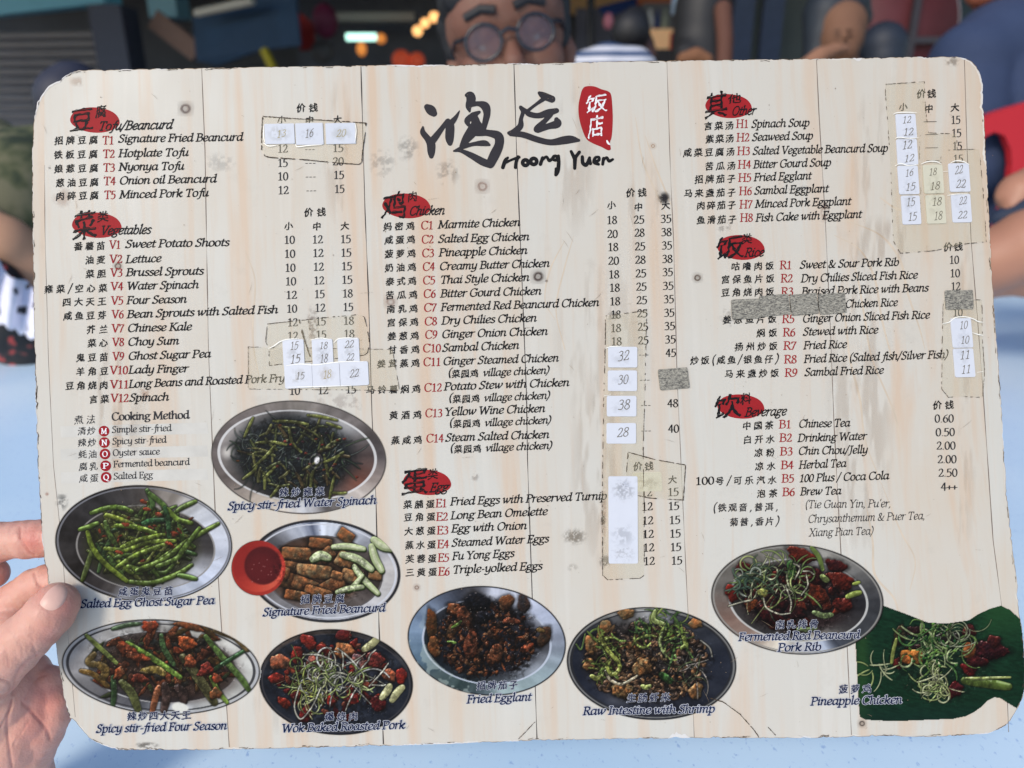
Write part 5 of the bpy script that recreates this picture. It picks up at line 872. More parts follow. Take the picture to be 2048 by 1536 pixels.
grunge([c2('D', 1270, 640), c2('D', 1262, 760), c2('D', 1275, 1000), c2('D', 1272, 1300)], .4, .5, seed=12); grunge([c2('D', 1424, 800), c2('D', 1420, 870), c2('D', 1450, 750), c2('D', 1700, 742)], .5, .5, seed=13)
for p in [[(1330 + 88, 1395), (1445, 1403), (1480, 1428), (1508, 1460), (1519, 1476)]]: grunge(p, .8, .75, seed=20)
grunge([c2('O', 275, 1170), c2('O', 200, 1250), c2('O', 140, 1310)], .6, .8, seed=21); grunge([c2('P', 430, 1195), c2('P', 480, 1250)], .6, .9, seed=22); grunge([(180, 275), (240, 268), (230, 255)], .3, .3, seed=23)
# stickers
PAPER = mat('sticker_paper', (200, 203, 212), rough=.55, noise=.05, scale=120); PAPERY = mat('yellowed_sticker_paper', (196, 192, 172), rough=.55, noise=.06, scale=120); PENCIL = inkmat('ballpoint', (92, 86, 74)); BLUEY = mat('blue_grey_sticker_paper', (190, 195, 206), rough=.5, noise=.06, scale=120)
FUR = bpy.data.materials.new('rubbed_grey_sticker'); FUR.use_nodes = True; _t = FUR.node_tree; _b = _t.nodes['Principled BSDF']; _tc = _t.nodes.new('ShaderNodeTexCoord'); _mp = _t.nodes.new('ShaderNodeMapping'); _mp.inputs['Scale'].default_value = (.6, 1.3, 1); _n = _t.nodes.new('ShaderNodeTexNoise'); _n.inputs['Scale'].default_value = 1500; _n.inputs['Detail'].default_value = 6; _n.inputs['Distortion'].default_value = .8; _r = _t.nodes.new('ShaderNodeValToRGB')
_r.color_ramp.elements[0].position = .38; _r.color_ramp.elements[0].color = lin((84, 82, 78)); _r.color_ramp.elements[1].position = .62; _r.color_ramp.elements[1].color = lin((158, 154, 142)); _t.links.new(_tc.outputs['Object'], _mp.inputs[0]); _t.links.new(_mp.outputs[0], _n.inputs['Vector']); _t.links.new(_n.outputs['Fac'], _r.inputs[0]); _t.links.new(_r.outputs[0], _b.inputs['Base Color']); _b.inputs['Roughness'].default_value = .8
def rrect(cr, x0, y0, x1, y1, lean=.05, rise=-.02, rad=3.5):
    a = c2(cr, x0, y0); b = c2(cr, x1, y1); w, h = b[0] - a[0], b[1] - a[1]; P = []
    for (cx, cy, s) in ((w - rad, rad, -90), (w - rad, h - rad, 0), (rad, h - rad, 90), (rad, rad, 180)):
        for k in range(5): t = R(s + k * 22.5); P.append((cx + rad * math.cos(t), cy + rad * math.sin(t)))
    return [(a[0] + x + lean * (y - h / 2), a[1] + y + rise * (x - w / 2)) for x, y in P], (a[0], a[1], w, h)
def sticker(cr, x0, y0, x1, y1, m=None, texts=(), lift=L6 + .00008, rad=3.5, rise=-.02, lean=.05, ink=None, name='price_sticker'):
    P, (ax, ay, w, h) = rrect(cr, x0, y0, x1, y1, lean, rise, rad); top = pb3(P, lift + .00008); lo = top.copy(); lo[:, 2] = .00002; n = len(P)
    fs = [tuple(range(n))[::-1]] + [(i, (i + 1) % n, n + (i + 1) % n, n + i) for i in range(n)]
    o = pyobj(name, list(top) + list(lo), fs, m or PAPER, board)
    k = len(texts)
    for i, t in enumerate(texts):
        yb = ay + h * (i + .5) / k + 6.5; mid = ax + w * .5 + lean * (yb - ay - h / 2) + 1; big = k == 1 and cr == 'G'; ww = ((5.6 if big else 4.3) + rng.uniform(-.5, .7)) * len(t); jy = rng.uniform(-1.2, 1.2); jx = rng.uniform(-2.5, 2.5)
        S = Shape(); latin(S, t, mid - ww + jx, yb + 1 + jy, mid + ww + jx, yb - 1 - jy * .4, (19 if big else 15) + rng.uniform(-1.5, 2), 'pen'); S.build('handwritten_price', ink or PENCIL, lift + .00012, o)
    return o
YEL = inkmat('faded_ballpoint', (168, 156, 116))
sticker('B', 118, 583, 352, 742, BLUEY, ('13',), rad=1.2, ink=YEL); sticker('B', 362, 578, 578, 748, BLUEY, ('16',), rad=1.2); sticker('B', 598, 578, 832, 742, BLUEY, ('20',), rad=1.2, ink=YEL)
sticker('F', 262, 862, 428, 1075, None, ('15', '15')); sticker('F', 492, 858, 655, 1072, None, ('18', '18')); sticker('F', 692, 850, 862, 1055, None, ('22', '22'))
sticker('F', 275, 1055, 492, 1245, None, ('15',), L6 + .0002, rise=-.05); sticker('F', 494, 1047, 708, 1236, None, ('18',), L6 + .0002, rise=-.05, ink=YEL); sticker('F', 711, 1038, 934, 1226, None, ('22',), L6 + .0002, rise=-.05)
for x0, y0, x1, y1, t in [(850, 920, 1080, 1083, '32'), (848, 1106, 1078, 1268, '30'), (840, 1306, 1073, 1468, '38'), (838, 1520, 1070, 1682, '28')]: sticker('G', x0, y0, x1, y1, None, (t,), lean=.0, rise=0)
sticker('K', 1720, 206, 1950, 893, None, (), L6, lean=.005, rise=-.002, name='blank_sticker'); sticker('K', 1910, 175, 2140, 325, PAPERY, (), L6 - .0001, name='blank_sticker')
for x0, y0, x1, y1, m, t in [(1088, 480, 1238, 663, None, ('12', '12')), (1094, 668, 1248, 860, None, ('12', '12')), (1104, 866, 1256, 1080, None, ('16', '15')), (1130, 1090, 1270, 1305, None, ('15', '15')), (1292, 860, 1440, 1074, PAPERY, ('18', '18')), (1312, 1086, 1456, 1299, PAPERY, ('18', '18')), (1483, 848, 1637, 1062, None, ('22', '22')), (1503, 1078, 1648, 1290, None, ('22', '22'))]: sticker('D', x0, y0, x1, y1, m, t, lean=.07)
sticker('H', 1502, 660, 1655, 880, None, ('10', '10'), lean=.09); sticker('H', 1520, 886, 1672, 1100, None, ('11', '11'), lean=.09)
DARKGAP = inkmat('sticky_gap', (44, 40, 36))
sticker('G', 1250, 1090, 1484, 1254, FUR, rise=-.08, lean=.12, name='rubbed_sticker'); sticker('H', 1455, 450, 1665, 594, FUR, name='rubbed_sticker'); sticker('G', 1822, 545, 2052, 700, FUR, rise=-.04, name='rubbed_sticker')
for x0, x1, y0, y1 in ((75, 292, 486, 640), (302, 503, 478, 633), (512, 712, 474, 626)): sticker('H', x0, y0, x1, y1, FUR, rise=-.09, lean=.12, rad=2.5, name='rubbed_sticker')
for x, y0, y1 in ((70, 500, 650), (297, 482, 612), (507, 512, 604)): S = Shape(); S.strokes([[(*c2('H', x, y0), 1), (*c2('H', x + 4, (y0 + y1) / 2), 1.5), (*c2('H', x + 8, y1), .8)]]); S.build('glue_line', DARKGAP, L6 + .0001)
# white strokes painting the highlights on bubbles along the tape edges
TAPE_GLINT = mat('tape_highlight_white', (240, 238, 230), rough=.3)
for cr, P in [('D', [(1062, 484), (1100, 472), (1180, 470), (1240, 474)]), ('D', [(1078, 664), (1110, 656), (1180, 664), (1252, 660)]), ('D', [(1076, 870), (1120, 852), (1180, 868), (1250, 858)]), ('D', [(1270, 856), (1320, 838), (1380, 836), (1425, 856)]), ('D', [(1488, 850), (1530, 832), (1590, 838), (1632, 862)]), ('D', [(1468, 1090), (1540, 1080), (1620, 1080)]), ('D', [(1438, 912), (1480, 908)]), ('H', [(1432, 700), (1480, 690), (1530, 655), (1600, 650), (1660, 665), (1700, 686), (1735, 690)]), ('H', [(1655, 768), (1700, 782), (1735, 788)]), ('H', [(1690, 1064), (1735, 1058)]),
        ('F', [(148, 935), (190, 915), (240, 880), (300, 862), (390, 856)]), ('F', [(480, 866), (560, 852), (640, 862)]), ('F', [(662, 890), (700, 858), (780, 850), (850, 856)]), ('F', [(290, 1068), (400, 1056), (520, 1062), (700, 1040), (900, 1034)]), ('B', [(108, 735), (150, 760), (210, 755)]), ('B', [(360, 748), (380, 766), (460, 756), (570, 750)]), ('B', [(830, 580), (838, 640), (830, 730)]), ('B', [(110, 600), (112, 680), (118, 730)]), ('G', [(828, 932), (880, 918), (960, 916)]), ('G', [(820, 1305), (870, 1298)]), ('F', [(300, 1238), (560, 1232), (800, 1226)])]:
    S = Shape(); S.strokes([[(*c2(cr, x, y), .9 if 0 < i < len(P) - 1 else .4) for i, (x, y) in enumerate(P)]], .7); S.build('tape_highlight', TAPE_GLINT, L6 + .0004)
# worn rim: grime and white chips
CHIP = mat('chipped_white', (204, 201, 198), rough=.6, noise=.05)
def rim(i0, i1, w, name, m, lift):
    P = [EDGE[i % len(EDGE)] for i in range(i0, i1)]; n = len(P)
    if n < 3: return
    V = []
    for k, (x, y, nx, ny) in enumerate(P): t = math.sin(math.pi * k / (n - 1)) ** .6; q = .65 * w * t * (.6 + .8 * (nz(x, y, .3, 8) + .5)); V += [(x + nx * .2, y + ny * .2), (x + nx * (.25 + q), y + ny * (.25 + q))]
    S = Shape(); S.add(np.array(V), np.zeros((0, 3), int), [(2 * k, 2 * k + 1, 2 * k + 3, 2 * k + 2) for k in range(n - 1)]); S.build(name, m, lift)
n = len(EDGE)
def near(x, y): return min(range(n), key=lambda i: (EDGE[i][0] - x) ** 2 + (EDGE[i][1] - y) ** 2)
for (xa, ya), (xb, yb), w in [((66, 240), (150, 140), 4.5), ((235, 139), (265, 138), 4), ((308, 137), (332, 137), 3), ((770, 129), (890, 129), 5), ((1015, 126), (1078, 125), 4), ((1140, 123), (1165, 123), 2.5), ((1706, 116), (1722, 116), 9), ((1835, 114), (1850, 114), 4), ((1918, 114), (1932, 118), 5), ((1955, 140), (1968, 215), 4), ((1382, 1476), (1336, 1476), 13), ((1620, 1476), (1595, 1475), 6), ((1040, 1481), (1010, 1483), 4), ((960, 1486), (780, 1491), 3.5), ((250, 1499), (185, 1482), 3), ((84, 1060), (88, 1100), 2.5), ((2005, 840), (2010, 900), 2), ((72, 770), (75, 850), 2), ((1950, 1470), (1990, 1462), 2.5)]:
    a, b = near(xa, ya), near(xb, yb)
    if b < a: a, b = b, a
    if b - a < n / 2: rim(a, b + 1, w, 'chipped_edge', CHIP, L2)
S = Shape(); n0 = len(EDGE); V = []
for k in range(n0 + 1): x, y, nx, ny = EDGE[k % n0]; w = .35 + .9 * max(0, nz(x, y, .07, 12) + .25); V += [(x + nx * .15, y + ny * .15), (x + nx * (.15 + w), y + ny * (.15 + w))]
S.add(np.array(V), np.zeros((0, 3), int), [(2 * k, 2 * k + 1, 2 * k + 3, 2 * k + 2) for k in range(n0)]); S.build('worn_rim', inkmat('rim_brown', (132, 112, 92)), L2 - .00002)
st = []
for s in range(120):
    i = int(rng.integers(n)); L = int(rng.integers(2, 9)); P = []
    off = rng.uniform(.5, 3.5)
    for k in range(L): x, y, nx, ny = EDGE[(i + k) % n]; P.append((x + nx * (off + 1.2 * nz(x, y, .4, 3)), y + ny * (off + 1.2 * nz(x, y, .4, 3)), rng.uniform(.25, .75)))
    st.append(P)
S = Shape()
for P in st: S.strokes([P], .8, smooth=False)
tag(S.build('edge_grime', DIRT, L2 + .00003), kind='stuff')
S = Shape()
for s in range(420): x, y = rng.uniform(75, 1990), rng.uniform(130, 1480); r = rng.uniform(.25, .8) * (1 if rng.random() < .85 else 1.5); S.poly([(x + r * math.cos(a) * rng.uniform(.7, 1.3), y + r * math.sin(a) * rng.uniform(.7, 1.3)) for a in np.linspace(0, 6.28, 6)[:-1]])
tag(S.build('dirt_specks', DIRT2, L6 + .00001), kind='stuff')
S = Shape()
for s in range(90): x, y = rng.uniform(90, 1950), rng.uniform(140, 1470); h = rng.normal(.6, 1); L = rng.uniform(6, 30); S.strokes([[(x, y, .18), (x + L * math.cos(h) * .5 + 1, y + L * math.sin(h) * .5, .28), (x + L * math.cos(h), y + L * math.sin(h), .15)]], .6)
tag(S.build('scratches', DIRT2, L6 + .000015), kind='stuff')

for i, (x0, y0, x1, y1, col, a, ns, thr) in enumerate([(1214, 950, 1280, 1010, (96, 90, 84), .55, .25, .5), (1214, 1040, 1276, 1100, (150, 150, 156), .45, .12, .45), (1212, 1080, 1278, 1130, (120, 104, 84), .45, .3, .55), (1236, 950, 1262, 985, (60, 56, 54), .7, .3, .48), (528, 246, 590, 290, (170, 158, 110), .55, .15, .42), (594, 250, 645, 288, (160, 160, 164), .4, .2, .5), (655, 250, 712, 288, (176, 162, 112), .5, .15, .42), (566, 680, 612, 735, (150, 140, 116), .5, .2, .5), (622, 680, 668, 735, (120, 112, 100), .5, .3, .52), (676, 676, 722, 730, (150, 146, 130), .45, .2, .5), (572, 730, 622, 776, (170, 150, 90), .5, .18, .5), (630, 726, 676, 770, (190, 150, 80), .55, .2, .46), (684, 724, 736, 770, (140, 136, 130), .4, .3, .55),
    (1215, 695, 1272, 735, (150, 150, 150), .4, .2, .52), (1216, 742, 1272, 782, (146, 146, 150), .4, .2, .52), (1213, 794, 1270, 832, (146, 140, 130), .4, .2, .52), (1846, 330, 1886, 450, (150, 136, 90), .45, .14, .48), (1792, 228, 1836, 330, (150, 150, 156), .35, .2, .52), (1796, 332, 1840, 450, (150, 150, 156), .35, .2, .52), (1898, 328, 1942, 446, (150, 150, 156), .35, .2, .52), (1902, 638, 1946, 752, (150, 150, 150), .35, .2, .52), (1262, 945, 1328, 985, (190, 176, 140), .5, .1, .4)]): smudge(x0, y0, x1, y1, col, a * (.75 if i < 4 or i > 20 else .5), 'stain', i + 140, ns, thr, 1.0, L6 + .00052).name = 'sticker_grime'
# ------------------------------------------------------------------ bodies: rounded cones melted into one continuous skin
def skin(name, chains, vox, m, parent=None, smooth=6, world=True):
    bm = bmesh.new()
    for ch in chains:
        for p, r in ch:
            s = r if isinstance(r, tuple) else (r, r, r)
            bmesh.ops.create_icosphere(bm, subdivisions=3, radius=1, matrix=Matrix.Translation(Vector(p)) @ Matrix.Diagonal((*s, 1)))
        for (p, r), (q, t) in zip(ch[:-1], ch[1:]):
            p, q = Vector(p), Vector(q); r = r[0] if isinstance(r, tuple) else r; t = t[0] if isinstance(t, tuple) else t; L = (q - p).length
            if L < 1e-6: continue
            d = (q - p) / L; steps = max(2, int(L / (min(r, t) * .35)))
            for k in range(1, steps): f = k / steps; bmesh.ops.create_icosphere(bm, subdivisions=2, radius=r + (t - r) * f, matrix=Matrix.Translation(p + d * L * f))
    me = bpy.data.meshes.new(name); bm.to_mesh(me); bm.free(); o = newobj(name, me, None)
    md = o.modifiers.new('r', 'REMESH'); md.mode = 'VOXEL'; md.voxel_size = vox; md2 = o.modifiers.new('s', 'SMOOTH'); md2.factor = .6; md2.iterations = smooth
    bpy.context.view_layer.update(); dg = bpy.context.evaluated_depsgraph_get(); me2 = bpy.data.meshes.new_from_object(o.evaluated_get(dg)); o.modifiers.clear(); old = o.data; o.data = me2; me2.name = name; bpy.data.meshes.remove(old)
    me2.materials.clear(); me2.materials.append(m); me2.polygons.foreach_set('use_smooth', [True] * len(me2.polygons))
    if parent is not None: o.parent = parent
    return o
def skinmat(name, rgb, red, rough=.45):
    m = bpy.data.materials.new(name); m.use_nodes = True; t = m.node_tree; b = t.nodes['Principled BSDF']; N = t.nodes.new; L = t.links.new
    tc = N('ShaderNodeTexCoord'); n = N('ShaderNodeTexNoise'); n.inputs['Scale'].default_value = 38; n.inputs['Detail'].default_value = 4; L(tc.outputs['Object'], n.inputs['Vector'])
    at_ = N('ShaderNodeAttribute'); at_.attribute_name = 'flush'; mx = N('ShaderNodeMix'); mx.data_type = 'RGBA'; mx.inputs['A'].default_value = lin(rgb); mx.inputs['B'].default_value = lin(red)
    ad = N('ShaderNodeMath'); ad.operation = 'MULTIPLY_ADD'; L(n.outputs['Fac'], ad.inputs[0]); ad.inputs[1].default_value = .6; L(at_.outputs['Fac'], ad.inputs[2]); sb = N('ShaderNodeMath'); sb.operation = 'SUBTRACT'; sb.use_clamp = True; L(ad.outputs[0], sb.inputs[0]); sb.inputs[1].default_value = .14; L(sb.outputs[0], mx.inputs['Factor']); L(mx.outputs['Result'], b.inputs['Base Color'])
    b.inputs['Subsurface Weight'].default_value = .35; b.inputs['Subsurface Radius'].default_value = (1, .35, .2); b.inputs['Subsurface Scale'].default_value = .004; b.inputs['Roughness'].default_value = rough; b.inputs['Specular IOR Level'].default_value = .4
    v = N('ShaderNodeTexVoronoi'); v.inputs['Scale'].default_value = 900; L(tc.outputs['Object'], v.inputs['Vector']); mp = N('ShaderNodeMapping'); mp.inputs['Rotation'].default_value = (0, 0, .8); mp.inputs['Scale'].default_value = (1, .18, 1); L(tc.outputs['Object'], mp.inputs[0]); n2 = N('ShaderNodeTexNoise'); n2.inputs['Scale'].default_value = 420; n2.inputs['Detail'].default_value = 5; L(mp.outputs[0], n2.inputs['Vector'])
    am = N('ShaderNodeMath'); am.operation = 'MULTIPLY_ADD'; L(v.outputs['Distance'], am.inputs[0]); am.inputs[1].default_value = .35; L(n2.outputs['Fac'], am.inputs[2]); bp = N('ShaderNodeBump'); bp.inputs['Strength'].default_value = .5; bp.inputs['Distance'].default_value = .0006; L(am.outputs[0], bp.inputs['Height']); L(bp.outputs[0], b.inputs['Normal']); return m
HANDM = skinmat('hand_skin', (212, 164, 146), (198, 118, 106))
def hb(u, v, z):
    "point on the ray through photo pixel (u,v) at height z (mm) over the board's face, in board coordinates"
    d = np.array([(u - 1024) / FPX, -(v - 768) / FPX, -1.0]) @ CAMR.T; n = BR[:, 2]; t = ((BT - CAMT) @ n + z * .001) / (d @ n); return tuple((CAMT + d * t - BT) @ BR)
def ch(*a): return [(hb(u, v, z), r * .001) for u, v, z, r in a]
hand = skin('hand', [
    ch((113, 1209, 9.8, 9.3), (99, 1227, 10.6, 10.4), (76, 1252, 11, 10.3), (52, 1274, 11.4, 10.8), (24, 1300, 11.4, 11.6), (-20, 1340, 9, 13), (-80, 1400, 2, 16)),
    ch((120, 1076, -10.4, 7.9), (80, 1077, -10.9, 8.8), (56, 1079, -11.2, 9.0), (34, 1079, -11.4, 8.6), (0, 1084, -12, 9.3), (-40, 1100, -12, 8.8), (-90, 1150, -12, 9.5)),
    ch((-14, 1147, -16, 7), (-50, 1160, -16, 8), (-90, 1210, -14, 9)),
    ch((125, 1160, -10.6, 8), (92, 1166, -11, 8.6), (70, 1174, -12, 8.7), (30, 1204, -13, 9.3), (-10, 1242, -13, 9.8), (-60, 1290, -12, 11)),
    ch((20, 1258, -6, 9), (-30, 1310, -6, 13)),
    ch((96, 1364, -12.5, 7.5), (112, 1405, -12, 7), (108, 1432, -12, 7.5), (78, 1462, -13, 11), (40, 1500, -15, 15), (10, 1560, -16, 18)),
    ch((60, 1345, -13, 9), (66, 1390, -12, 12), (55, 1430, -12, 14.5), (20, 1470, -12, 18)),
    ch((0, 1390, -6, 17), (-30, 1440, -8, 20), (-60, 1520, -10, 24), (-70, 1620, -14, 26)),
    ch((-40, 1350, -4, 15), (-90, 1420, -8, 20)), ch((20, 1560, -16, 18), (-20, 1640, -18, 22), (-60, 1760, -26, 24), (-110, 1900, -40, 26))], .0007, HANDM, None, smooth=5)
hand.matrix_world = board.matrix_world
tag(hand, 'bare hand gripping the lower left edge of the menu board, thumb in front', 'hand')
# creases and flushed skin
_me = hand.data; nv = len(_me.vertices); co = np.zeros(nv * 3); _me.vertices.foreach_get('co', co); co = co.reshape(-1, 3); no = np.zeros(nv * 3); _me.vertex_normals.foreach_get('vector', no) ; no = no.reshape(-1, 3)
wc = co @ BR.T + BT - CAMT; cc_ = wc @ CAMR; U = 1024 + FPX * cc_[:, 0] / -cc_[:, 2]; Vv = 768 - FPX * cc_[:, 1] / -cc_[:, 2]; facing = no[:, 2] > -.1
def dpoly(P):
    D = np.full(nv, 1e9); P = catmull(P, 5)
    for a, b in zip(P[:-1], P[1:]): D = np.minimum(D, segdist(U, Vv, a, b, 0, 0))
    return D
disp = np.zeros(nv)
for P, dep, w, zlo, zhi in [([(74, 1313), (66, 1290), (64, 1268)], .5, 2.2, 5, 99), ([(40, 1055), (42, 1078), (58, 1103), (70, 1110)], 1.0, 2.4, -99, 0), ([(68, 1146), (74, 1165), (82, 1176), (96, 1186)], .9, 2.4, -99, 0), ([(0, 1236), (14, 1246)], .5, 2, -99, 0), ([(26, 1388), (60, 1420), (90, 1455), (100, 1478)], .9, 3.2, -99, 2), ([(0, 1360), (18, 1365), (20, 1382), (0, 1396)], .9, 2.2, -99, 99), ([(26, 1388), (34, 1350), (56, 1322), (78, 1310)], .7, 3.4, -99, 99), ([(24, 1400), (14, 1450), (24, 1536)], .8, 2.6, -99, 99), ([(50, 1400), (70, 1360), (92, 1350)], .4, 2, -99, 2),
        ([(40, 1262), (52, 1282), (56, 1300)], .28, 1.6, 5, 99), ([(30, 1270), (42, 1290), (46, 1312)], .28, 1.6, 5, 99), ([(20, 1282), (30, 1300), (34, 1320)], .25, 1.6, 5, 99), ([(58, 1245), (70, 1262)], .22, 1.6, 5, 99), ([(48, 1250), (62, 1272)], .22, 1.5, 5, 99), ([(8, 1290), (16, 1312), (18, 1332)], .25, 1.8, 0, 99), ([(60, 1440), (20, 1500)], .4, 2.2, -99, 2), ([(0, 1456), (20, 1420), (24, 1400)], .6, 2.2, -99, 99), ([(8, 1130), (18, 1142), (16, 1158)], .5, 2, -99, 0)]:
    zz = co[:, 2] * 1000; k = facing & (zz > zlo) & (zz < zhi); disp += np.where(k, .7 * dep * np.exp(-(dpoly(P) / w) ** 2), 0)
disp += .18 * np.where(facing, vnoise(U, Vv, .06, 5, 3) - .5, 0)
co = co - no * (disp * .001)[:, None]; _me.vertices.foreach_set('co', co.ravel()); _me.update()
fl = np.zeros(nv)
for x, y, r, a in [(66, 1080, 26, .85), (130, 1215, 26, .45), (100, 1270, 26, .3), (90, 1400, 40, .5), (66, 1460, 40, .3), (80, 1190, 16, .3), (112, 1196, 14, .25)]: fl += a * np.exp(-((U - x) ** 2 + (Vv - y) ** 2) / r ** 2)
fl += .35 * np.clip(disp, 0, 1); _a = _me.attributes.new('flush', 'FLOAT', 'POINT'); _a.data.foreach_set('value', np.clip(fl, 0, 1).astype(np.float32))
# thumbnail laid over the skin
from mathutils.bvhtree import BVHTree
bvh = BVHTree.FromPolygons([Vector(v) for v in co], [tuple(p.vertices) for p in _me.polygons]); camb = Vector((CAMT - BT) @ BR)
NP = catmull([(80, 1206), (88, 1192), (99, 1179), (113, 1170), (126, 1171), (134, 1180), (133, 1194), (125, 1209), (113, 1218), (100, 1221), (88, 1216), (80, 1206)], 4)[:-1]; ctr = NP.mean(0); rings = 9; V = []; F = []
for k in range(rings):
    f = 1 - k / rings
    for p in NP:
        q = ctr + (p - ctr) * f; tgt = Vector(hb(q[0], q[1], 10)); loc, nn, _, _ = bvh.ray_cast(camb, (tgt - camb).normalized())
        if loc is None: loc, nn = tgt, Vector((0, 0, 1))
        V.append(loc + nn * (.00003 + .00042 * (1 - f ** 6)))
m_ = len(NP)
for k in range(rings - 1):
    for i in range(m_): F.append((k * m_ + i, k * m_ + (i + 1) % m_, (k + 1) * m_ + (i + 1) % m_, (k + 1) * m_ + i))
F.append(tuple((rings - 1) * m_ + i for i in range(m_)))
nm = mat('nail', (222, 178, 162), rough=.42, noise=.08, scale=300)
nail = pyobj('thumbnail', V, F, nm, hand, smooth=True)
# ------------------------------------------------------------------ setting: floor, table, shopfront, added shade roof
def boxm(name, c, s, m, parent=None, rz=0, bev=.0):
    bm = bmesh.new(); bmesh.ops.create_cube(bm, size=1, matrix=Matrix.Diagonal((*s, 1)))
    if bev: bmesh.ops.bevel(bm, geom=bm.edges[:], offset=bev, segments=2, affect='EDGES', profile=.5)
    me = bpy.data.meshes.new(name); bm.to_mesh(me); bm.free(); o = newobj(name, me, m, parent); o.location = c; o.rotation_euler = (0, 0, rz); return o
def lathe(name, prof, m, parent=None, seg=64, loc=(0, 0, 0)):
    V = []; F = []; n = len(prof)
    for k in range(seg):
        a = k * math.tau / seg
        for r, z in prof: V.append((r * math.cos(a), r * math.sin(a), z))
    for k in range(seg):
        for i in range(n - 1): a, b = k * n + i, ((k + 1) % seg) * n + i; F.append((a, b, b + 1, a + 1))
    o = pyobj(name, V, F, m, parent, smooth=True); o.location = loc; return o
def tube(name, pts, r, m, parent=None, seg=10):
    c = bpy.data.curves.new(name, 'CURVE'); c.dimensions = '3D'; sp = c.splines.new('POLY'); sp.points.add(len(pts) - 1)
    for i, p in enumerate(pts): sp.points[i].co = (*p, 1)
    c.bevel_depth = r; c.bevel_resolution = 3; c.use_fill_caps = True; o = bpy.data.objects.new(name, c); COL.objects.link(o); bpy.context.view_layer.update()
    me = bpy.data.meshes.new_from_object(o.evaluated_get(bpy.context.evaluated_depsgraph_get())); bpy.data.objects.remove(o); bpy.data.curves.remove(c); me.name = name
    me.polygons.foreach_set('use_smooth', [True] * len(me.polygons)); return newobj(name, me, m, parent)
CONC = mat('dark_concrete', (92, 92, 94), rough=.85, noise=.25, scale=3)
fl = boxm('floor', (0, 8, -.05), (60, 60, .1), CONC); tag(fl, kind='structure')
# table with speckled pale blue top
TB = bpy.data.materials.new('speckled_blue'); TB.use_nodes = True; t = TB.node_tree; b = t.nodes['Principled BSDF']; N = t.nodes.new; L = t.links.new
tc = N('ShaderNodeTexCoord'); n0 = N('ShaderNodeTexNoise'); n0.inputs['Scale'].default_value = 4; n0.inputs['Detail'].default_value = 3; L(tc.outputs['Object'], n0.inputs['Vector']); r0 = N('ShaderNodeValToRGB'); r0.color_ramp.elements[0].position = .35; r0.color_ramp.elements[0].color = lin((200, 228, 250)); r0.color_ramp.elements[1].position = .7; r0.color_ramp.elements[1].color = lin((222, 242, 255)); L(n0.outputs['Fac'], r0.inputs[0])
mp = N('ShaderNodeMapping'); mp.inputs['Scale'].default_value = (1, .6, 1); mp.inputs['Rotation'].default_value = (0, 0, .6); L(tc.outputs['Object'], mp.inputs[0]); n1 = N('ShaderNodeTexNoise'); n1.inputs['Scale'].default_value = 300; n1.inputs['Detail'].default_value = 3; n1.inputs['Roughness'].default_value = .7; L(mp.outputs[0], n1.inputs['Vector']); r1 = N('ShaderNodeValToRGB'); r1.color_ramp.elements[0].position = .615; r1.color_ramp.elements[0].color = (0, 0, 0, 1); r1.color_ramp.elements[1].position = .68; r1.color_ramp.elements[1].color = (.75, .75, .75, 1); L(n1.outputs['Fac'], r1.inputs[0])
mx = N('ShaderNodeMix'); mx.data_type = 'RGBA'; L(r1.outputs[0], mx.inputs['Factor']); L(r0.outputs[0], mx.inputs['A']); mx.inputs['B'].default_value = lin((146, 182, 226)); L(mx.outputs['Result'], b.inputs['Base Color']); b.inputs['Roughness'].default_value = .32
TZ, TW, TD = .75, 2.3, 1.25      # long rounded table, turned a little
table = empty('dining_table', (.12, .61, 0), 'plastic table with a pale blue speckled top under the menu board', 'table'); table.rotation_euler = (0, 0, R(10.8)); bpy.context.view_layer.update()
bm = bmesh.new(); P = []
for cx, cy, s0 in ((1, 1, 0), (-1, 1, 90), (-1, -1, 180), (1, -1, 270)):
    for k in range(9): t_ = R(s0 + k * 11.25); P.append((cx * (TW / 2 - .14) + .14 * math.cos(t_), cy * (TD / 2 - .14) + .14 * math.sin(t_)))
lv = []
for ins, z in ((.03, TZ - .03), (.002, TZ - .026), (0, TZ - .016), (.002, TZ - .006), (.008, TZ)): lv.append([bm.verts.new((x * (1 - ins), y * (1 - ins), z)) for x, y in P])
for a_, b_ in zip(lv[:-1], lv[1:]):
    for i in range(len(P)): bm.faces.new((a_[i], a_[(i + 1) % len(P)], b_[(i + 1) % len(P)], b_[i]))
bm.faces.new(lv[-1]); bm.faces.new(lv[0][::-1]); me = bpy.data.meshes.new('table_top'); bm.to_mesh(me); bm.free(); newobj('table_top', me, TB, table)
for sx in (-1, 1):
    for sy in (-1, 1): tube('leg', [(sx * (TW / 2 - .16), sy * (TD / 2 - .16), TZ - .03), (sx * (TW / 2 - .12), sy * (TD / 2 - .12), 0)], .022, mat('table_steel', (120, 122, 126), rough=.4, metallic=.6), table)
# unseen roof, added to keep light off the far seats
ROOF = mat('roof_sheet', (70, 72, 74), rough=.8, noise=.2, scale=2)
rf = boxm('shade_roof', (0, 7.1, 2.75), (16, 8.6, .08), ROOF); tag(rf, 'unseen dark roof added to shade the seats behind the table', 'roof')
def wallp(name, u0, v0, u1, v1, d, m, th=.08, label=None, cat=None, kind=None, parent=None):
    "upright slab facing the camera filling a photo rectangle at depth d"
    a, b_ = at(u0, v1, d), at(u1, v0, d); cx = (a.x + b_.x) / 2; cy = (a.y + b_.y) / 2; o = boxm(name, (cx, cy, (a.z + b_.z) / 2), (abs(b_.x - a.x), th, abs(b_.z - a.z)), m, parent); 
    if label or kind: tag(o, label, cat, kind=kind)
    return o
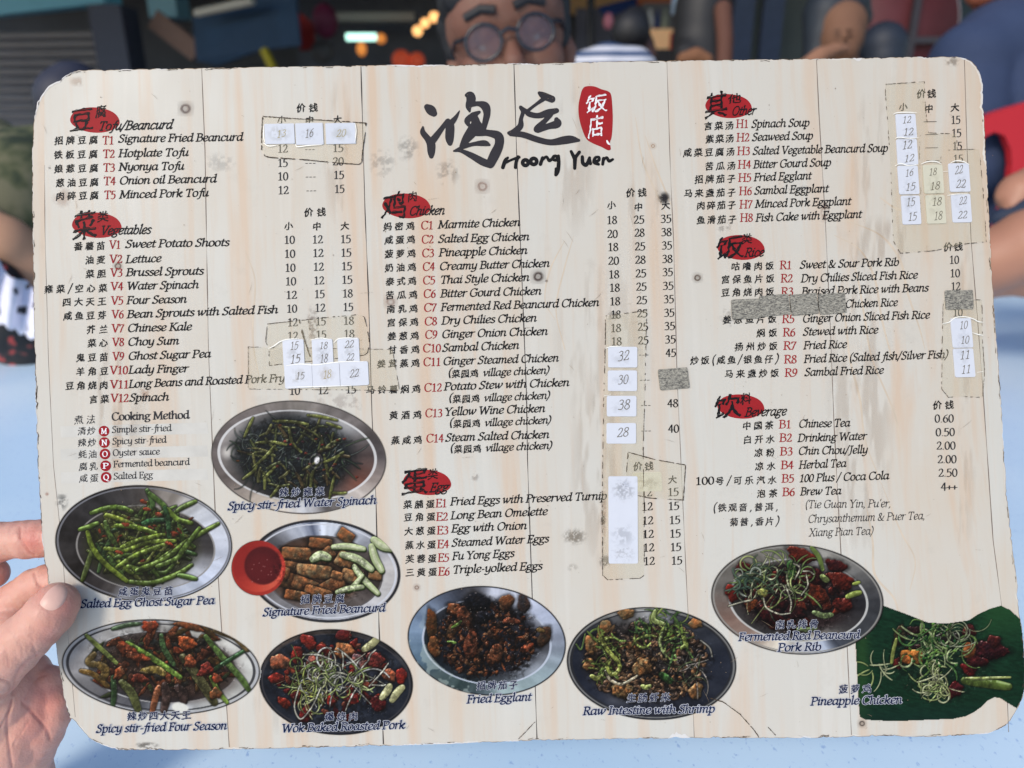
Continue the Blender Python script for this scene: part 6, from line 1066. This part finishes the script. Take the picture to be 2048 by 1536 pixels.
# back wall of the shop row
WN = mat('dark_shop_wall', (84, 92, 106), rough=.9, noise=.3, scale=2)
bw = boxm('back_wall', (0, 11.2, 1.8), (22, .2, 3.6), WN); tag(bw, 'dark shop wall closing off the far side behind everything', 'wall')
# rolling shutter at the left
sh = empty('roller_shutter', tuple(at(150, 130, 7.2).xy) + (0,), 'closed grey roller shutter below the teal beam', 'shutter'); SL = mat('shutter_steel', (150, 150, 158), rough=.5, noise=.12, scale=6, metallic=.2)
z0 = at(0, 62, 7.2).z; slat = None; X0 = at(-120, 100, 7.2).x; X1 = at(285, 100, 7.2).x; yc = at(100, 100, 7.2).y
for k in range(26):
    z = z0 - .04 - k * .082
    if z < .03: break
    if slat is None:
        V = []; F = []; ns = 7
        for xx in (0, 1):
            for i in range(ns): tt = i / (ns - 1); V.append((xx * (X1 - X0), -.05 * math.sin(math.pi * tt), (tt - .5) * .066))
        for i in range(ns - 1): F.append((i, ns + i, ns + i + 1, i + 1))
        slat = pyobj('slat', V, F, SL, sh, smooth=True); md = slat
    else: md = slat.copy(); COL.objects.link(md)
    md.location = (X0 - sh.location.x, yc - sh.location.y, z)
rot = R(-9); sh.rotation_euler = (0, 0, rot)
TEAL = mat('teal_paint', (104, 186, 222), rough=.55, noise=.1, scale=3); TEAL2 = mat('light_teal_paint', (120, 176, 206), rough=.55)
fz = at(0, 24, 7.0).z; fb = boxm('teal_beam', tuple(at(80, 0, 6.95).xy) + (fz + .33,), (2.2, .16, .66), TEAL, rz=R(-30)); tag(fb, 'teal painted beam over the roller shutter', 'beam')
wallp('teal_column', 300, -150, 356, 34, 6.5, TEAL2, .3, 'short light teal box beside the end of the teal beam', 'box')
wallp('dark_pillar', 272, 34, 330, 900, 6.6, mat('navy_pillar', (62, 72, 96), noise=.2), .3, 'dark navy pillar right of the roller shutter', 'pillar')
br = boxm('timber_brace', tuple(at(352, 72, 6.2)), (.42, .06, .16), mat('brace_brown', (140, 114, 108), noise=.2)); br.rotation_euler = (0, R(38), 0); tag(br, 'slanting brown brace beside the dark pillar', 'brace')
# folded blue awning
def cloth(name, pts, m, th=.02, parent=None):
    V = [Vector(p) for p in pts]; n = len(V); nn = (V[1] - V[0]).cross(V[2] - V[0]).normalized() * th; vs = V + [v + nn for v in V]; fs = [tuple(range(n)), tuple(range(2 * n - 1, n - 1, -1))] + [(i, (i + 1) % n, n + (i + 1) % n, n + i) for i in range(n)]; return pyobj(name, vs, fs, m, parent)
aw = cloth('blue_awning', [at(385, 28, 5.6), at(590, -20, 5.2), at(600, 90, 5.2), at(520, 100, 5.4), at(430, 132, 5.6), at(392, 120, 5.6)], mat('navy_canvas', (42, 70, 102), rough=.8, noise=.35, scale=5)); tag(aw, 'dark blue canvas awning hanging above the left half of the menu board', 'awning')
tp = tube('white_pole', [at(392, 26, 5.3), at(505, 2, 5.1)], .028, mat('white_pole', (196, 196, 190))); tag(tp, 'pale slanting pole along the top of the blue awning', 'pole')
wallp('shop_interior', 590, -60, 915, 150, 9.0, mat('shop_interior', (78, 90, 112), noise=.4, scale=3), .1, 'dark shop interior panel left of the man in glasses', 'panel')
lb = wallp('grey_ledge', 655, 27, 830, 44, 8.0, mat('ledge_grey', (150, 158, 166)), .2, 'grey ledge above the fluorescent tube', 'ledge')
EM = lambda n, c, e: mat(n, c, emit=e)
ft = tube('fluorescent_tube', [at(693, 74, 7.6), at(752, 74, 7.6)], .035, EM('tube_glow', (196, 255, 238), 1.5)); tag(ft, 'glowing greenish fluorescent tube under the grey ledge', 'lamp')
def ball(name, u, v, d, r, m, label, cat, group=None, sq=1):
    bm = bmesh.new(); bmesh.ops.create_icosphere(bm, subdivisions=3, radius=r, matrix=Matrix.Diagonal((1, 1, sq, 1))); me = bpy.data.meshes.new(name); bm.to_mesh(me); bm.free(); o = newobj(name, me, m); o.location = at(u, v, d); me.polygons.foreach_set('use_smooth', [True] * len(me.polygons)); tag(o, label, cat, group); return o
for i, (u, v, r, lab) in enumerate([(835, 62, .05, 'lowest warm bulb of the rising string, left of the man in glasses'), (850, 46, .045, 'second lowest warm bulb of the rising string'), (868, 34, .05, 'middle warm bulb of the rising string'), (888, 27, .045, 'second highest warm bulb of the rising string'), (906, 26, .04, 'highest warm bulb of the rising string, beside the man in glasses')]): ball('light_bulb', u, v, 7.5, r, EM('warm_bulb', (255, 190, 120), 1.3), lab, 'bulb', 'string of warm bulbs')
ball('hanging_lamp', 723, 98, 7.8, .05, EM('amber_lamp', (214, 130, 60), .7), 'amber lamp below the fluorescent tube', 'lamp', sq=1.4); ball('hanging_lamp', 762, 77, 7.8, .05, EM('amber_lamp', (214, 130, 60), .7), 'amber lamp at the right end of the fluorescent tube', 'lamp')
ball('red_lantern', 803, 120, 6.6, .085, mat('red_lantern', (206, 84, 56), emit=.25), 'left one of two red orange lanterns above the board edge', 'lantern', 'pair of red orange lanterns'); ball('red_lantern', 834, 121, 6.6, .07, mat('red_lantern', (206, 84, 56)), 'right one of two red orange lanterns above the board edge', 'lantern', 'pair of red orange lanterns')
o = cloth('red_cloth', [at(592, 20, 6), at(612, 34, 6), at(630, 50, 6), at(628, 98, 6), at(600, 100, 6)], mat('red_cloth', (150, 42, 42), noise=.2)); tag(o, 'dark red cloth hanging left of the magenta bundle', 'cloth')
ball('magenta_bundle', 650, 42, 5.9, .10, mat('magenta', (112, 40, 76), noise=.25), 'magenta balloon-like bundle beside the red cloth', 'bundle', sq=1.3)
ball('grey_kettle', 645, 104, 6, .09, mat('kettle_grey', (90, 92, 96), noise=.2), 'grey rounded vessel under the magenta bundle', 'vessel')
o = tube('yellow_strap', [at(528, 100, 5), at(548, 140, 5)], .03, mat('yellow', (168, 156, 40))); tag(o, 'yellow strap hanging below the blue awning', 'strap')
# right of the man
BEI = mat('warm_beige', (226, 198, 160), rough=.8, noise=.1); wallp('beige_signboard', 1140, -60, 1345, 28, 9.8, BEI, .1, 'pale beige wall panel right of the man in glasses', 'panel')
o = cloth('blue_parasol', [at(1196, 14, 8), at(1278, -8, 8), at(1280, 10, 8), at(1210, 34, 8)], mat('parasol_blue', (44, 76, 156))); tag(o, 'bright blue parasol edge right of the black post', 'parasol')
wallp('brown_fascia', 1276, -30, 1345, 9, 7.6, mat('fascia_brown', (176, 104, 72)), .1, 'reddish brown fascia strip above the shelf', 'fascia')
wallp('grey_blue_wall', 1150, 20, 1300, 150, 9.9, mat('greyblue', (110, 122, 156), noise=.3, scale=3), .1, 'grey blue wall part behind the person in the striped shirt', 'wall')
o = tube('black_post', [at(1182, -200, 4.0), at(1182, 260, 4.0)], .021, mat('black_post', (22, 24, 28))); tag(o, 'slim black post between the man in glasses and the striped shirt', 'post')
ball('pink_bag', 1217, 42, 5, .035, mat('pink_bag', (206, 130, 150)), 'small pink bag hanging above the striped shirt', 'bag', sq=1.5)
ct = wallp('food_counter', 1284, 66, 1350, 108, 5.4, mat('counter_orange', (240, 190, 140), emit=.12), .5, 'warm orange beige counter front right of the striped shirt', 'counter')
wallp('counter_base', 1284, 108, 1350, 420, 5.45, mat('counter_dark', (46, 44, 48)), .5, 'dark base under the warm beige counter', 'counter base')
wallp('shelf_back', 1284, 9, 1345, 66, 5.9, mat('shelf_dark', (96, 102, 112), noise=.4, scale=8), .1, 'dark shelf behind the bottles', 'shelf')
for i, (u, w, c, lab) in enumerate([(1298, .03, (190, 196, 200), 'pale tall bottle at the left of the counter top'), (1313, .025, (50, 66, 110), 'dark blue bottle in the middle of the counter top'), (1328, .03, (130, 140, 130), 'grey green bottle at the right of the counter top')]):
    p = at(u, 65, 5.3); lathe('bottle', [(0, 0), (w, 0), (w, .09), (w * .4, .12), (w * .4, .15), (0, .15)], mat('bottle_%d' % i, c), None, 16, p); tag(bpy.context.scene.objects[-1] if False else COL.objects[-1], lab, 'bottle', 'bottles on the counter')
wallp('blue_white_sign', 1344, -10, 1364, 28, 4.6, mat('pale_sign', (176, 200, 226)), .04, 'small pale blue sign at the left of the person in black', 'sign'); wallp('red_box', 1341, 66, 1354, 98, 4.8, mat('red_box', (206, 62, 34)), .06, 'small bright red box at the right end of the counter', 'box')
wallp('green_grey_wall', 1465, -80, 1730, 260, 5.2, mat('green_grey_wall', (92, 100, 100), rough=.9, noise=.25, scale=3), .1, 'dark green grey wall left of the red disc', 'wall')
for u, lab in ((1478, 'left dark blue curtain strip beside the person in black'), (1536, 'right dark blue curtain strip on the green grey wall')): wallp('curtain', u - 18, -80, u + 22, 260, 4.9, mat('curtain_blue', (58, 72, 100), noise=.3), .06, lab, 'curtain', None)
# red disc standing on edge, with a dark frame
dc = at(1776, 60, 3.6); red = empty('red_round_tabletop', tuple(dc), 'dark red round tabletop standing on edge behind the seated people', 'tabletop')
def disc(name, r, th, m, parent, y): o = lathe(name, [(0, 0), (r, 0), (r, th), (0, th)], m, parent, 48); o.rotation_euler = (R(90), 0, 0); o.location = (0, y, 0); return o
disc('disc', .325, .03, mat('dark_red', (92, 40, 46), rough=.6, noise=.15), red, .0)
boxm('frame_bar', (.09, -.06, 0), (.03, .03, .62), mat('frame_dark', (50, 48, 56)), red); boxm('frame_bar', (0, -.055, -.05), (.62, .03, .03), mat('frame_dark', (50, 48, 56)), red)
tube('rim_trim', [(.327 * math.cos(a), -.02, .327 * math.sin(a)) for a in np.linspace(-.1, .9, 12)], .006, mat('trim_white', (206, 200, 206)), red)
wallp('blue_grey_wall', 1730, -80, 2200, 300, 5.2, mat('bluegrey_wall2', (66, 82, 92), rough=.9, noise=.2, scale=3), .1, 'blue grey wall behind the red disc and the man in navy', 'wall')
# ------------------------------------------------------------------ people
def local(u, v, d): return np.array(at(u, v, d))
def ppl(uvd): return [(tuple(at(u, v, d)), r) for u, v, d, r in uvd]
def person(name, label, p): return empty(name, p, label, 'person')
def keep(o, parent):   # parent without moving
    o.parent = parent; o.matrix_parent_inverse = parent.matrix_world.inverted(); return o
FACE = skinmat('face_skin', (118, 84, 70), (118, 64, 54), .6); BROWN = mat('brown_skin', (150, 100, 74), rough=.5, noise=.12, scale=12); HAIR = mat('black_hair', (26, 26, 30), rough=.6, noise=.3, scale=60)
# the man opposite with round glasses
ex, ey, dep = 1018, 70, .96; O = at(ex, ey, dep); roll = R(11)
cr_, sr_ = math.cos(roll), math.sin(roll); right = Vector(CAMR[:, 0]); up = Vector((0, .12, 1)).normalized(); fw = Vector((0, -1, .12)).normalized(); RX = (right * cr_ + up * sr_); UP = (up * cr_ - right * sr_)
def F_(x, y, z): return tuple(O + RX * (x * .001) + UP * (y * .001) + fw * (z * .001))
man = person('person', 'man in round black glasses sitting opposite, face half hidden behind the menu board', tuple(O.xy) + (0,)); bpy.context.view_layer.update()
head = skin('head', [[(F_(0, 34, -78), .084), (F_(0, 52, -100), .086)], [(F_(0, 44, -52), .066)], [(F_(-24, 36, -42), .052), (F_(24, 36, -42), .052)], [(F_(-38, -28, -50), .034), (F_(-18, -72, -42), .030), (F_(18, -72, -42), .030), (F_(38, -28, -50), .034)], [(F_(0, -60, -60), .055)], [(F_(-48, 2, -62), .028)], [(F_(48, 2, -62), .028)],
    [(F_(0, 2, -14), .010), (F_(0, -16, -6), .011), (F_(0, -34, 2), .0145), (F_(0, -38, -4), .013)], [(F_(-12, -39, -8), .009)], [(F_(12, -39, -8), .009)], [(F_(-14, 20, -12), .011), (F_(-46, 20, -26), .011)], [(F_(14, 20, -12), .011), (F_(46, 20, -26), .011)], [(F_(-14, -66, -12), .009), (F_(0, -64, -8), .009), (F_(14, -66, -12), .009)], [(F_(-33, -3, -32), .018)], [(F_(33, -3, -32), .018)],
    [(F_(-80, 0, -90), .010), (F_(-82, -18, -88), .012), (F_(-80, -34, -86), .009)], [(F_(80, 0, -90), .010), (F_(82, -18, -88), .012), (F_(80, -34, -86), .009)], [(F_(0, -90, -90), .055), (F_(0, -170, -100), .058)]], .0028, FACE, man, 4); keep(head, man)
hair = skin('hair', [[(F_(-56, 64, -26), .024), (F_(-20, 72, -8), .026), (F_(18, 72, -8), .026), (F_(54, 62, -26), .024)], [(F_(0, 76, -104), .082), (F_(0, 60, -118), .088)], [(F_(-52, 66, -66), .036), (F_(-20, 82, -46), .034), (F_(20, 82, -46), .034), (F_(52, 66, -66), .036)], [(F_(-66, 44, -90), .030), (F_(-74, 12, -88), .018)], [(F_(66, 44, -90), .030), (F_(74, 12, -88), .018), (F_(75, -6, -86), .012)]], .004, HAIR, man, 3); keep(hair, man)  # first chain is a lowered dark fringe standing in for shade on the brow
for s in (-1, 1):
    keep(tube('eyebrow', [F_(s * 12, 30, 12), F_(s * 30, 35, 10), F_(s * 52, 30, 1)], .0058, HAIR, None), man)
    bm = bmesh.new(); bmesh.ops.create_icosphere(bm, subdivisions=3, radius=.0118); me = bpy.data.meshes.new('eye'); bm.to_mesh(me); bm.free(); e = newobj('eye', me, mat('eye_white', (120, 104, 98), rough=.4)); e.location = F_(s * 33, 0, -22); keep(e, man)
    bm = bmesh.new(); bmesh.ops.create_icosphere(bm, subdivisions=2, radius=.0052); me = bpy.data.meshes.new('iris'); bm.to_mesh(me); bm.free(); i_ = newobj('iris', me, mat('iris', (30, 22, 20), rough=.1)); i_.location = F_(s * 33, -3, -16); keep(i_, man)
    keep(tube('eyelid', [F_(s * 20, 1, -13), F_(s * 32, 5, -9), F_(s * 46, 0, -17)], .0048, FACE), man)
gl = empty('round_glasses', tuple(O), 'round dark framed glasses on the man opposite', 'glasses'); bpy.context.view_layer.update(); GF = mat('glasses_frame', (30, 34, 44), rough=.25); LG = bpy.data.materials.new('lens'); LG.use_nodes = True; _b = LG.node_tree.nodes['Principled BSDF']; _b.inputs['Base Color'].default_value = lin((110, 120, 150)); _b.inputs['Alpha'].default_value = .13; _b.inputs['Roughness'].default_value = .06; _b.inputs['Specular IOR Level'].default_value = .8
for s, wx in ((-1, 0), (1, 0)):
    pts = [F_(s * 34 + 23.5 * math.cos(a), -4 + 22 * math.sin(a), 10 - .10 * abs(s * 34 + 23.5 * math.cos(a))) for a in np.linspace(0, math.tau, 33)]; keep(tube('rim', pts, .0024, GF), gl)
    V = [F_(s * 34, -4, 8)] + [F_(s * 34 + 22 * math.cos(a), -4 + 20.5 * math.sin(a), 9 - .10 * abs(s * 34 + 22 * math.cos(a))) for a in np.linspace(0, math.tau, 33)[:-1]]; keep(pyobj('lens', V, [(0, 1 + k, 1 + (k + 1) % 32) for k in range(32)], LG), gl)
    keep(tube('temple_arm', [F_(s * 57, 6, 4), F_(s * 72, 8, -18), F_(s * 80, 8, -80)], .0028, GF), gl)
keep(tube('bridge', [F_(-11, 2, 10), F_(0, 6, 11), F_(11, 2, 10)], .0026, GF), gl)
T0 = O + Vector((.0, .34, 0)); tors = skin('shirt', [[((T0.x - .17, T0.y + .02, .98), .075), ((T0.x, T0.y + .02, 1.0), .09), ((T0.x + .17, T0.y + .02, .98), .075)], [((T0.x, T0.y + .06, .85), .16), ((T0.x, T0.y + .06, .6), .17), ((T0.x, T0.y + .06, .46), .17)], [((T0.x - .2, T0.y, .95), .06), ((T0.x - .26, T0.y - .04, .72), .05)], [((T0.x + .2, T0.y, .95), .06), ((T0.x + .26, T0.y - .04, .72), .05)]], .012, mat('dark_shirt', (44, 44, 52), noise=.2), man, 4); keep(tors, man)
legs = skin('trousers', [[((T0.x - .1, T0.y + .06, .45), .09), ((T0.x - .1, T0.y - .25, .48), .075), ((T0.x - .1, T0.y - .22, .08), .05)], [((T0.x + .1, T0.y + .06, .45), .09), ((T0.x + .1, T0.y - .25, .48), .075), ((T0.x + .1, T0.y - .22, .08), .05)]], .014, mat('dark_trousers', (40, 42, 50)), man, 3); keep(legs, man)
def simple(name, label, parts):
    (u, v, d, r) = parts[0][1][0][0]; base = at(u, v, d); p = person(name, label, (base.x, base.y, 0)); bpy.context.view_layer.update()
    for nm, chains, vox, m in parts: keep(skin(nm, [ppl(c) for c in chains], vox, m, None, 4), p)
    return p
# stripes
ST = bpy.data.materials.new('striped_cloth'); ST.use_nodes = True; t = ST.node_tree; b = t.nodes['Principled BSDF']; tc = t.nodes.new('ShaderNodeTexCoord'); w = t.nodes.new('ShaderNodeTexWave'); w.bands_direction = 'Z'; w.inputs['Scale'].default_value = 12; w.inputs['Distortion'].default_value = .8; w.inputs['Detail'].default_value = 1; r_ = t.nodes.new('ShaderNodeValToRGB'); r_.color_ramp.elements[0].position = .35; r_.color_ramp.elements[0].color = lin((52, 74, 110)); r_.color_ramp.elements[1].position = .6; r_.color_ramp.elements[1].color = lin((196, 198, 208)); t.links.new(tc.outputs['Object'], w.inputs['Vector']); t.links.new(w.outputs['Color'], r_.inputs[0]); t.links.new(r_.outputs[0], b.inputs['Base Color'])
simple('person', 'seated person in a white shirt with thin blue stripes, right of the man in glasses', [('shirt', [[(1175, 145, 2.0, .06), (1215, 143, 2.0, .075), (1262, 150, 2.0, .075)], [(1262, 150, 2.0, .07), (1290, 190, 2.0, .06), (1300, 330, 2.0, .05)], [(1215, 220, 2.05, .12), (1215, 500, 2.1, .14)]], .012, ST), ('hair', [[(1262, 62, 2.15, .058), (1270, 44, 2.2, .045)]], .01, HAIR), ('neck', [[(1284, 85, 2.2, .035), (1292, 110, 2.2, .035)]], .01, mat('brown_neck_skin', (86, 58, 48)))])
simple('person', 'standing person in a black shirt with a bare brown arm', [('shirt', [[(1405, 20, 2.6, .10), (1400, 80, 2.6, .10), (1398, 180, 2.6, .11), (1398, 420, 2.65, .12)], [(1372, 110, 2.55, .05), (1378, 200, 2.5, .05)]], .014, mat('black_cloth', (28, 28, 30), noise=.25, scale=10)), ('arm', [[(1446, 20, 2.5, .032), (1450, 80, 2.5, .030), (1448, 150, 2.5, .028)]], .008, mat('arm_skin', (92, 58, 46), rough=.8)), ('hand', [[(1366, 118, 2.2, .02), (1392, 112, 2.2, .026), (1414, 120, 2.2, .02)]], .006, mat('hand_brown', (122, 82, 56), rough=.8)), ('trousers', [[(1380, 420, 2.65, .09), (1380, 900, 2.7, .06)], [(1425, 420, 2.65, .09), (1425, 900, 2.7, .06)]], .02, mat('dark_trousers', (40, 42, 50)))])
simple('person', 'woman with dark hair eating with a hand at her mouth, before the green grey wall', [('head', [[(1684, 52, 2.3, .075), (1684, 78, 2.28, .066), (1684, 100, 2.27, .05)], [(1690, 74, 2.2, .012)], [(1684, 130, 2.3, .05)]], .008, mat('woman_skin', (116, 82, 62), rough=.8, noise=.15, scale=14)), ('hair', [[(1656, 30, 2.33, .08), (1644, 70, 2.33, .06), (1636, 110, 2.34, .05)], [(1684, 8, 2.33, .085), (1716, 36, 2.35, .045)]], .012, mat('dark_blue_hair', (32, 40, 50), noise=.2)),
    ('arm', [[(1690, 98, 2.16, .016), (1670, 100, 2.14, .020), (1640, 112, 2.12, .026), (1600, 150, 2.1, .034), (1590, 300, 2.1, .04)]], .008, mat('woman_arm', (150, 108, 84), rough=.8)), ('dress', [[(1640, 190, 2.35, .08), (1690, 180, 2.35, .09), (1740, 200, 2.35, .07)], [(1690, 260, 2.38, .14), (1690, 480, 2.4, .15)]], .014, mat('dress_grey', (60, 66, 72)))])
_w = [o for o in COL.objects if o.name.startswith('person') and 'eating' in str(o.get('label'))][0]
for nm, pts, r in (('eyebrow', [(1668, 62, 2.218), (1680, 59, 2.21)], .004), ('eyebrow', [(1694, 59, 2.21), (1706, 63, 2.218)], .004), ('eye', [(1670, 70, 2.216), (1679, 70, 2.212)], .0045), ('eye', [(1695, 70, 2.212), (1704, 71, 2.216)], .0045), ('mouth', [(1678, 97, 2.205), (1688, 98, 2.20), (1698, 97, 2.205)], .004)): keep(tube(nm, [tuple(at(*p)) for p in pts], r * .6, mat('mouth_red', (92, 58, 48)) if nm == 'mouth' else mat('lash_brown', (80, 56, 44))), _w)
simple('person', 'person seen from behind with dark hair in front of the red disc', [('hair', [[(1766, 92, 2.7, .085), (1766, 118, 2.7, .075)]], .01, mat('navy_black_hair', (34, 42, 56), noise=.2)), ('shirt', [[(1720, 200, 2.75, .07), (1766, 185, 2.75, .09), (1815, 200, 2.75, .07)], [(1766, 280, 2.75, .15), (1766, 500, 2.8, .16)]], .014, mat('dark_shirt', (44, 44, 52), noise=.2))])
NAVYC = mat('navy_cloth', (42, 56, 86), rough=.85, noise=.18, scale=9, bump=.6)
simple('person', 'man in a navy T-shirt seen from behind beside the right edge of the board', [('shirt', [[(1945, 130, 1.560, 0.0900), (2000, 105, 1.584, 0.1080), (2080, 95, 1.608, 0.1200), (2180, 120, 1.608, 0.0960)], [(1945, 140, 1.560, 0.0840), (1940, 240, 1.536, 0.0780), (1945, 330, 1.512, 0.0720)], [(2060, 240, 1.632, 0.2040), (2060, 420, 1.656, 0.2040), (2070, 560, 1.680, 0.2040)]], .009, NAVYC), ('head', [[(2010, 20, 1.608, 0.0600), (2020, 0, 1.608, 0.0660), (2035, -60, 1.608, 0.1020)], [(1965, -20, 1.560, 0.0360)]], .008, mat('neck_skin', (160, 92, 66), rough=.5, noise=.15)), ('hair', [[(2030, -90, 1.632, 0.1080), (2000, -30, 1.644, 0.0600)]], .012, HAIR)])
simple('person', 'person in an olive patterned shirt leaning at the left edge', [('shirt', [[(95, 300, 1.25, .045), (40, 345, 1.25, .075), (-60, 370, 1.28, .10)], [(40, 370, 1.22, .08), (20, 440, 1.2, .085), (-20, 520, 1.2, .10)], [(-60, 420, 1.3, .17), (-60, 700, 1.32, .17)]], .009, None), ('hair', [[(150, 178, 1.35, .05), (140, 200, 1.35, .06)]], .008, mat('blueblack_hair', (38, 40, 56)))])
OL = bpy.data.materials.new('olive_print'); OL.use_nodes = True; t = OL.node_tree; b = t.nodes['Principled BSDF']; tc = t.nodes.new('ShaderNodeTexCoord'); n_ = t.nodes.new('ShaderNodeTexNoise'); n_.inputs['Scale'].default_value = 22; n_.inputs['Detail'].default_value = 3; r_ = t.nodes.new('ShaderNodeValToRGB'); e = r_.color_ramp.elements; e[0].position = .38; e[0].color = lin((44, 54, 38)); e[1].position = .6; e[1].color = lin((108, 104, 80)); x = e.new(.47); x.color = lin((78, 82, 56)); t.links.new(tc.outputs['Object'], n_.inputs['Vector']); t.links.new(n_.outputs['Fac'], r_.inputs[0]); t.links.new(r_.outputs[0], b.inputs['Base Color']); b.inputs['Roughness'].default_value = .9
for o in COL.objects:
    if o.name.startswith('shirt') and o.type == 'MESH' and len(o.data.materials) and o.data.materials[0] is None: o.data.materials[0] = OL
# neighbour with bare arm, white lace over a black floral dress
FLO = bpy.data.materials.new('black_floral'); FLO.use_nodes = True; t = FLO.node_tree; b = t.nodes['Principled BSDF']; tc = t.nodes.new('ShaderNodeTexCoord'); v_ = t.nodes.new('ShaderNodeTexNoise'); v_.inputs['Scale'].default_value = 55; v_.inputs['Detail'].default_value = 1; r_ = t.nodes.new('ShaderNodeValToRGB'); e = r_.color_ramp.elements; e[0].position = .52; e[0].color = lin((24, 24, 28)); e[1].position = .64; e[1].color = lin((176, 66, 62)); x = e.new(.58); x.color = lin((60, 44, 44)); t.links.new(tc.outputs['Object'], v_.inputs['Vector']); t.links.new(v_.outputs['Fac'], r_.inputs[0]); t.links.new(r_.outputs[0], b.inputs['Base Color'])
LACE = bpy.data.materials.new('white_lace'); LACE.use_nodes = True; t = LACE.node_tree; b = t.nodes['Principled BSDF']; b.inputs['Base Color'].default_value = lin((222, 222, 236)); b.inputs['Roughness'].default_value = .8; tc = t.nodes.new('ShaderNodeTexCoord'); v_ = t.nodes.new('ShaderNodeTexVoronoi'); v_.inputs['Scale'].default_value = 48; r_ = t.nodes.new('ShaderNodeValToRGB'); e = r_.color_ramp.elements; e[0].position = .24; e[0].color = (0, 0, 0, 1); e[1].position = .33; e[1].color = (1, 1, 1, 1); t.links.new(tc.outputs['Object'], v_.inputs['Vector']); t.links.new(v_.outputs['Distance'], r_.inputs[0]); t.links.new(r_.outputs[0], b.inputs['Alpha'])
lady = simple('person', 'person at the left in a black floral dress trimmed with white lace', [('arm', [[(-60, 470, 1.107, 0.0565), (0, 500, 1.107, 0.0542), (50, 540, 1.130, 0.0497), (110, 640, 1.153, 0.0407), (150, 700, 1.130, 0.0339)]], .006, mat('lady_skin', (196, 148, 116), rough=.5, noise=.1, scale=12)), ('dress', [[(-30, 590, 1.051, 0.0565), (20, 650, 1.051, 0.0508), (70, 700, 1.073, 0.0452)], [(-80, 650, 1.096, 0.1017), (-60, 800, 1.130, 0.1130)]], .006, FLO)])
V = []; F = []; nu, nv_ = 26, 16
for i in range(nu):
    for j in range(nv_):
        a, q = i / (nu - 1), j / (nv_ - 1); u = -70 + 150 * a + 14 * q; sc = 5 * abs(math.sin(a * 22)); top = 462 + 130 * a ** .9 + (9 * math.sin(a * 13)); bot = 625 + 58 * a + 2.2 * sc - 10 * (1 - a); v = top + (bot - top) * q
        V.append(at(u, v, .955 + .012 * math.sin(a * 17 + q * 3) + .02 * a - .01 * math.sin(q * 3.1)))
for i in range(nu - 1):
    for j in range(nv_ - 1): a = i * nv_ + j; F.append((a, a + nv_, a + nv_ + 1, a + 1))
lc = pyobj('lace_trim', V, F, LACE, None, smooth=True); keep(lc, lady); md = lc.modifiers.new('t', 'SOLIDIFY'); md.thickness = .0015
# red plastic chair at the right and the forearm on the table
RP = mat('red_plastic', (178, 32, 36), rough=.3); c0 = at(2060, 330, 1.40); chair = empty('red_plastic_chair', (c0.x, c0.y, 0), 'red plastic chair with an arched back at the right edge', 'chair'); bpy.context.view_layer.update()
def ribbon(name, outer, inner, d, th, m):
    n = len(outer); V = [at(u, v, d) for u, v in outer] + [at(u, v, d) for u, v in inner]; V += [p + Vector((0, th, 0)) for p in V]; F = []
    for i in range(n - 1): F += [(i, i + 1, n + i + 1, n + i), (2 * n + i, 3 * n + i, 3 * n + i + 1, 2 * n + i + 1), (i, 2 * n + i, 2 * n + i + 1, i + 1), (n + i, n + i + 1, 3 * n + i + 1, 3 * n + i)]
    return pyobj(name, V, F, m, None, smooth=False)
o = ribbon('backrest', [(1958, 470), (1956, 330), (1962, 250), (1978, 228), (2010, 215), (2060, 203), (2120, 205), (2200, 230), (2225, 330), (2210, 470)], [(2008, 470), (2018, 400), (2022, 330), (2012, 280), (1990, 268), (1972, 272), (1968, 270), (2150, 280), (2180, 340), (2170, 470)], 1.40, .02, RP)
bpy.data.objects.remove(o)
o = ribbon('backrest', [(1964, 262), (1964, 238), (1985, 226), (2015, 216), (2060, 203), (2110, 203), (2160, 215), (2200, 245), (2215, 300)], [(1966, 280), (1972, 272), (1990, 264), (2010, 272), (2022, 300), (2030, 330), (2120, 330), (2150, 330), (2160, 340)], 1.40, .02, RP); keep(o, chair)
o = ribbon('back_post', [(2022, 296), (2024, 330), (2020, 370), (2004, 420), (1985, 480)], [(2090, 296), (2085, 340), (2070, 380), (2045, 420), (2020, 480)], 1.398, .018, RP); keep(o, chair)
sz = .44; keep(boxm('seat', (c0.x + .02, c0.y + .2, sz), (.4, .38, .03), RP, None, bev=.01), chair)
for sx in (-.17, .17):
    for sy in (.04, .36): keep(tube('leg', [(c0.x + .02 + sx, c0.y + sy, sz), (c0.x + .02 + sx * 1.15, c0.y + sy * 1.05, .0)], .016, RP), chair)
simple('person', 'right hand neighbour with a bare forearm resting by the table edge', [('forearm', [[(2120, 470, .90, .045), (2060, 490, .90, .045), (1990, 520, .92, .040), (1930, 560, .95, .034), (1880, 600, .98, .03)], [(2100, 560, .93, .03), (2030, 552, .94, .026), (1960, 566, .96, .024)]], .006, mat('forearm_skin', (172, 122, 98), rough=.5, noise=.15, scale=14)), ('hand', [[(2090, 370, 1.0, .035), (2040, 388, 1.0, .03), (2018, 392, 1.0, .018)], [(2056, 400, .99, .02), (2024, 410, .99, .014)]], .005, mat('forearm_skin', (172, 122, 98))), ('sleeve', [[(2120, 400, .98, .03), (2060, 424, .98, .022), (2000, 436, 1.0, .014)], [(2330, 520, 1.05, .10), (2400, 700, 1.05, .12)], [(2330, 520, 1.05, .06), (2180, 430, 1.0, .04)]], .006, mat('navy_sleeve', (40, 50, 70), noise=.2))])
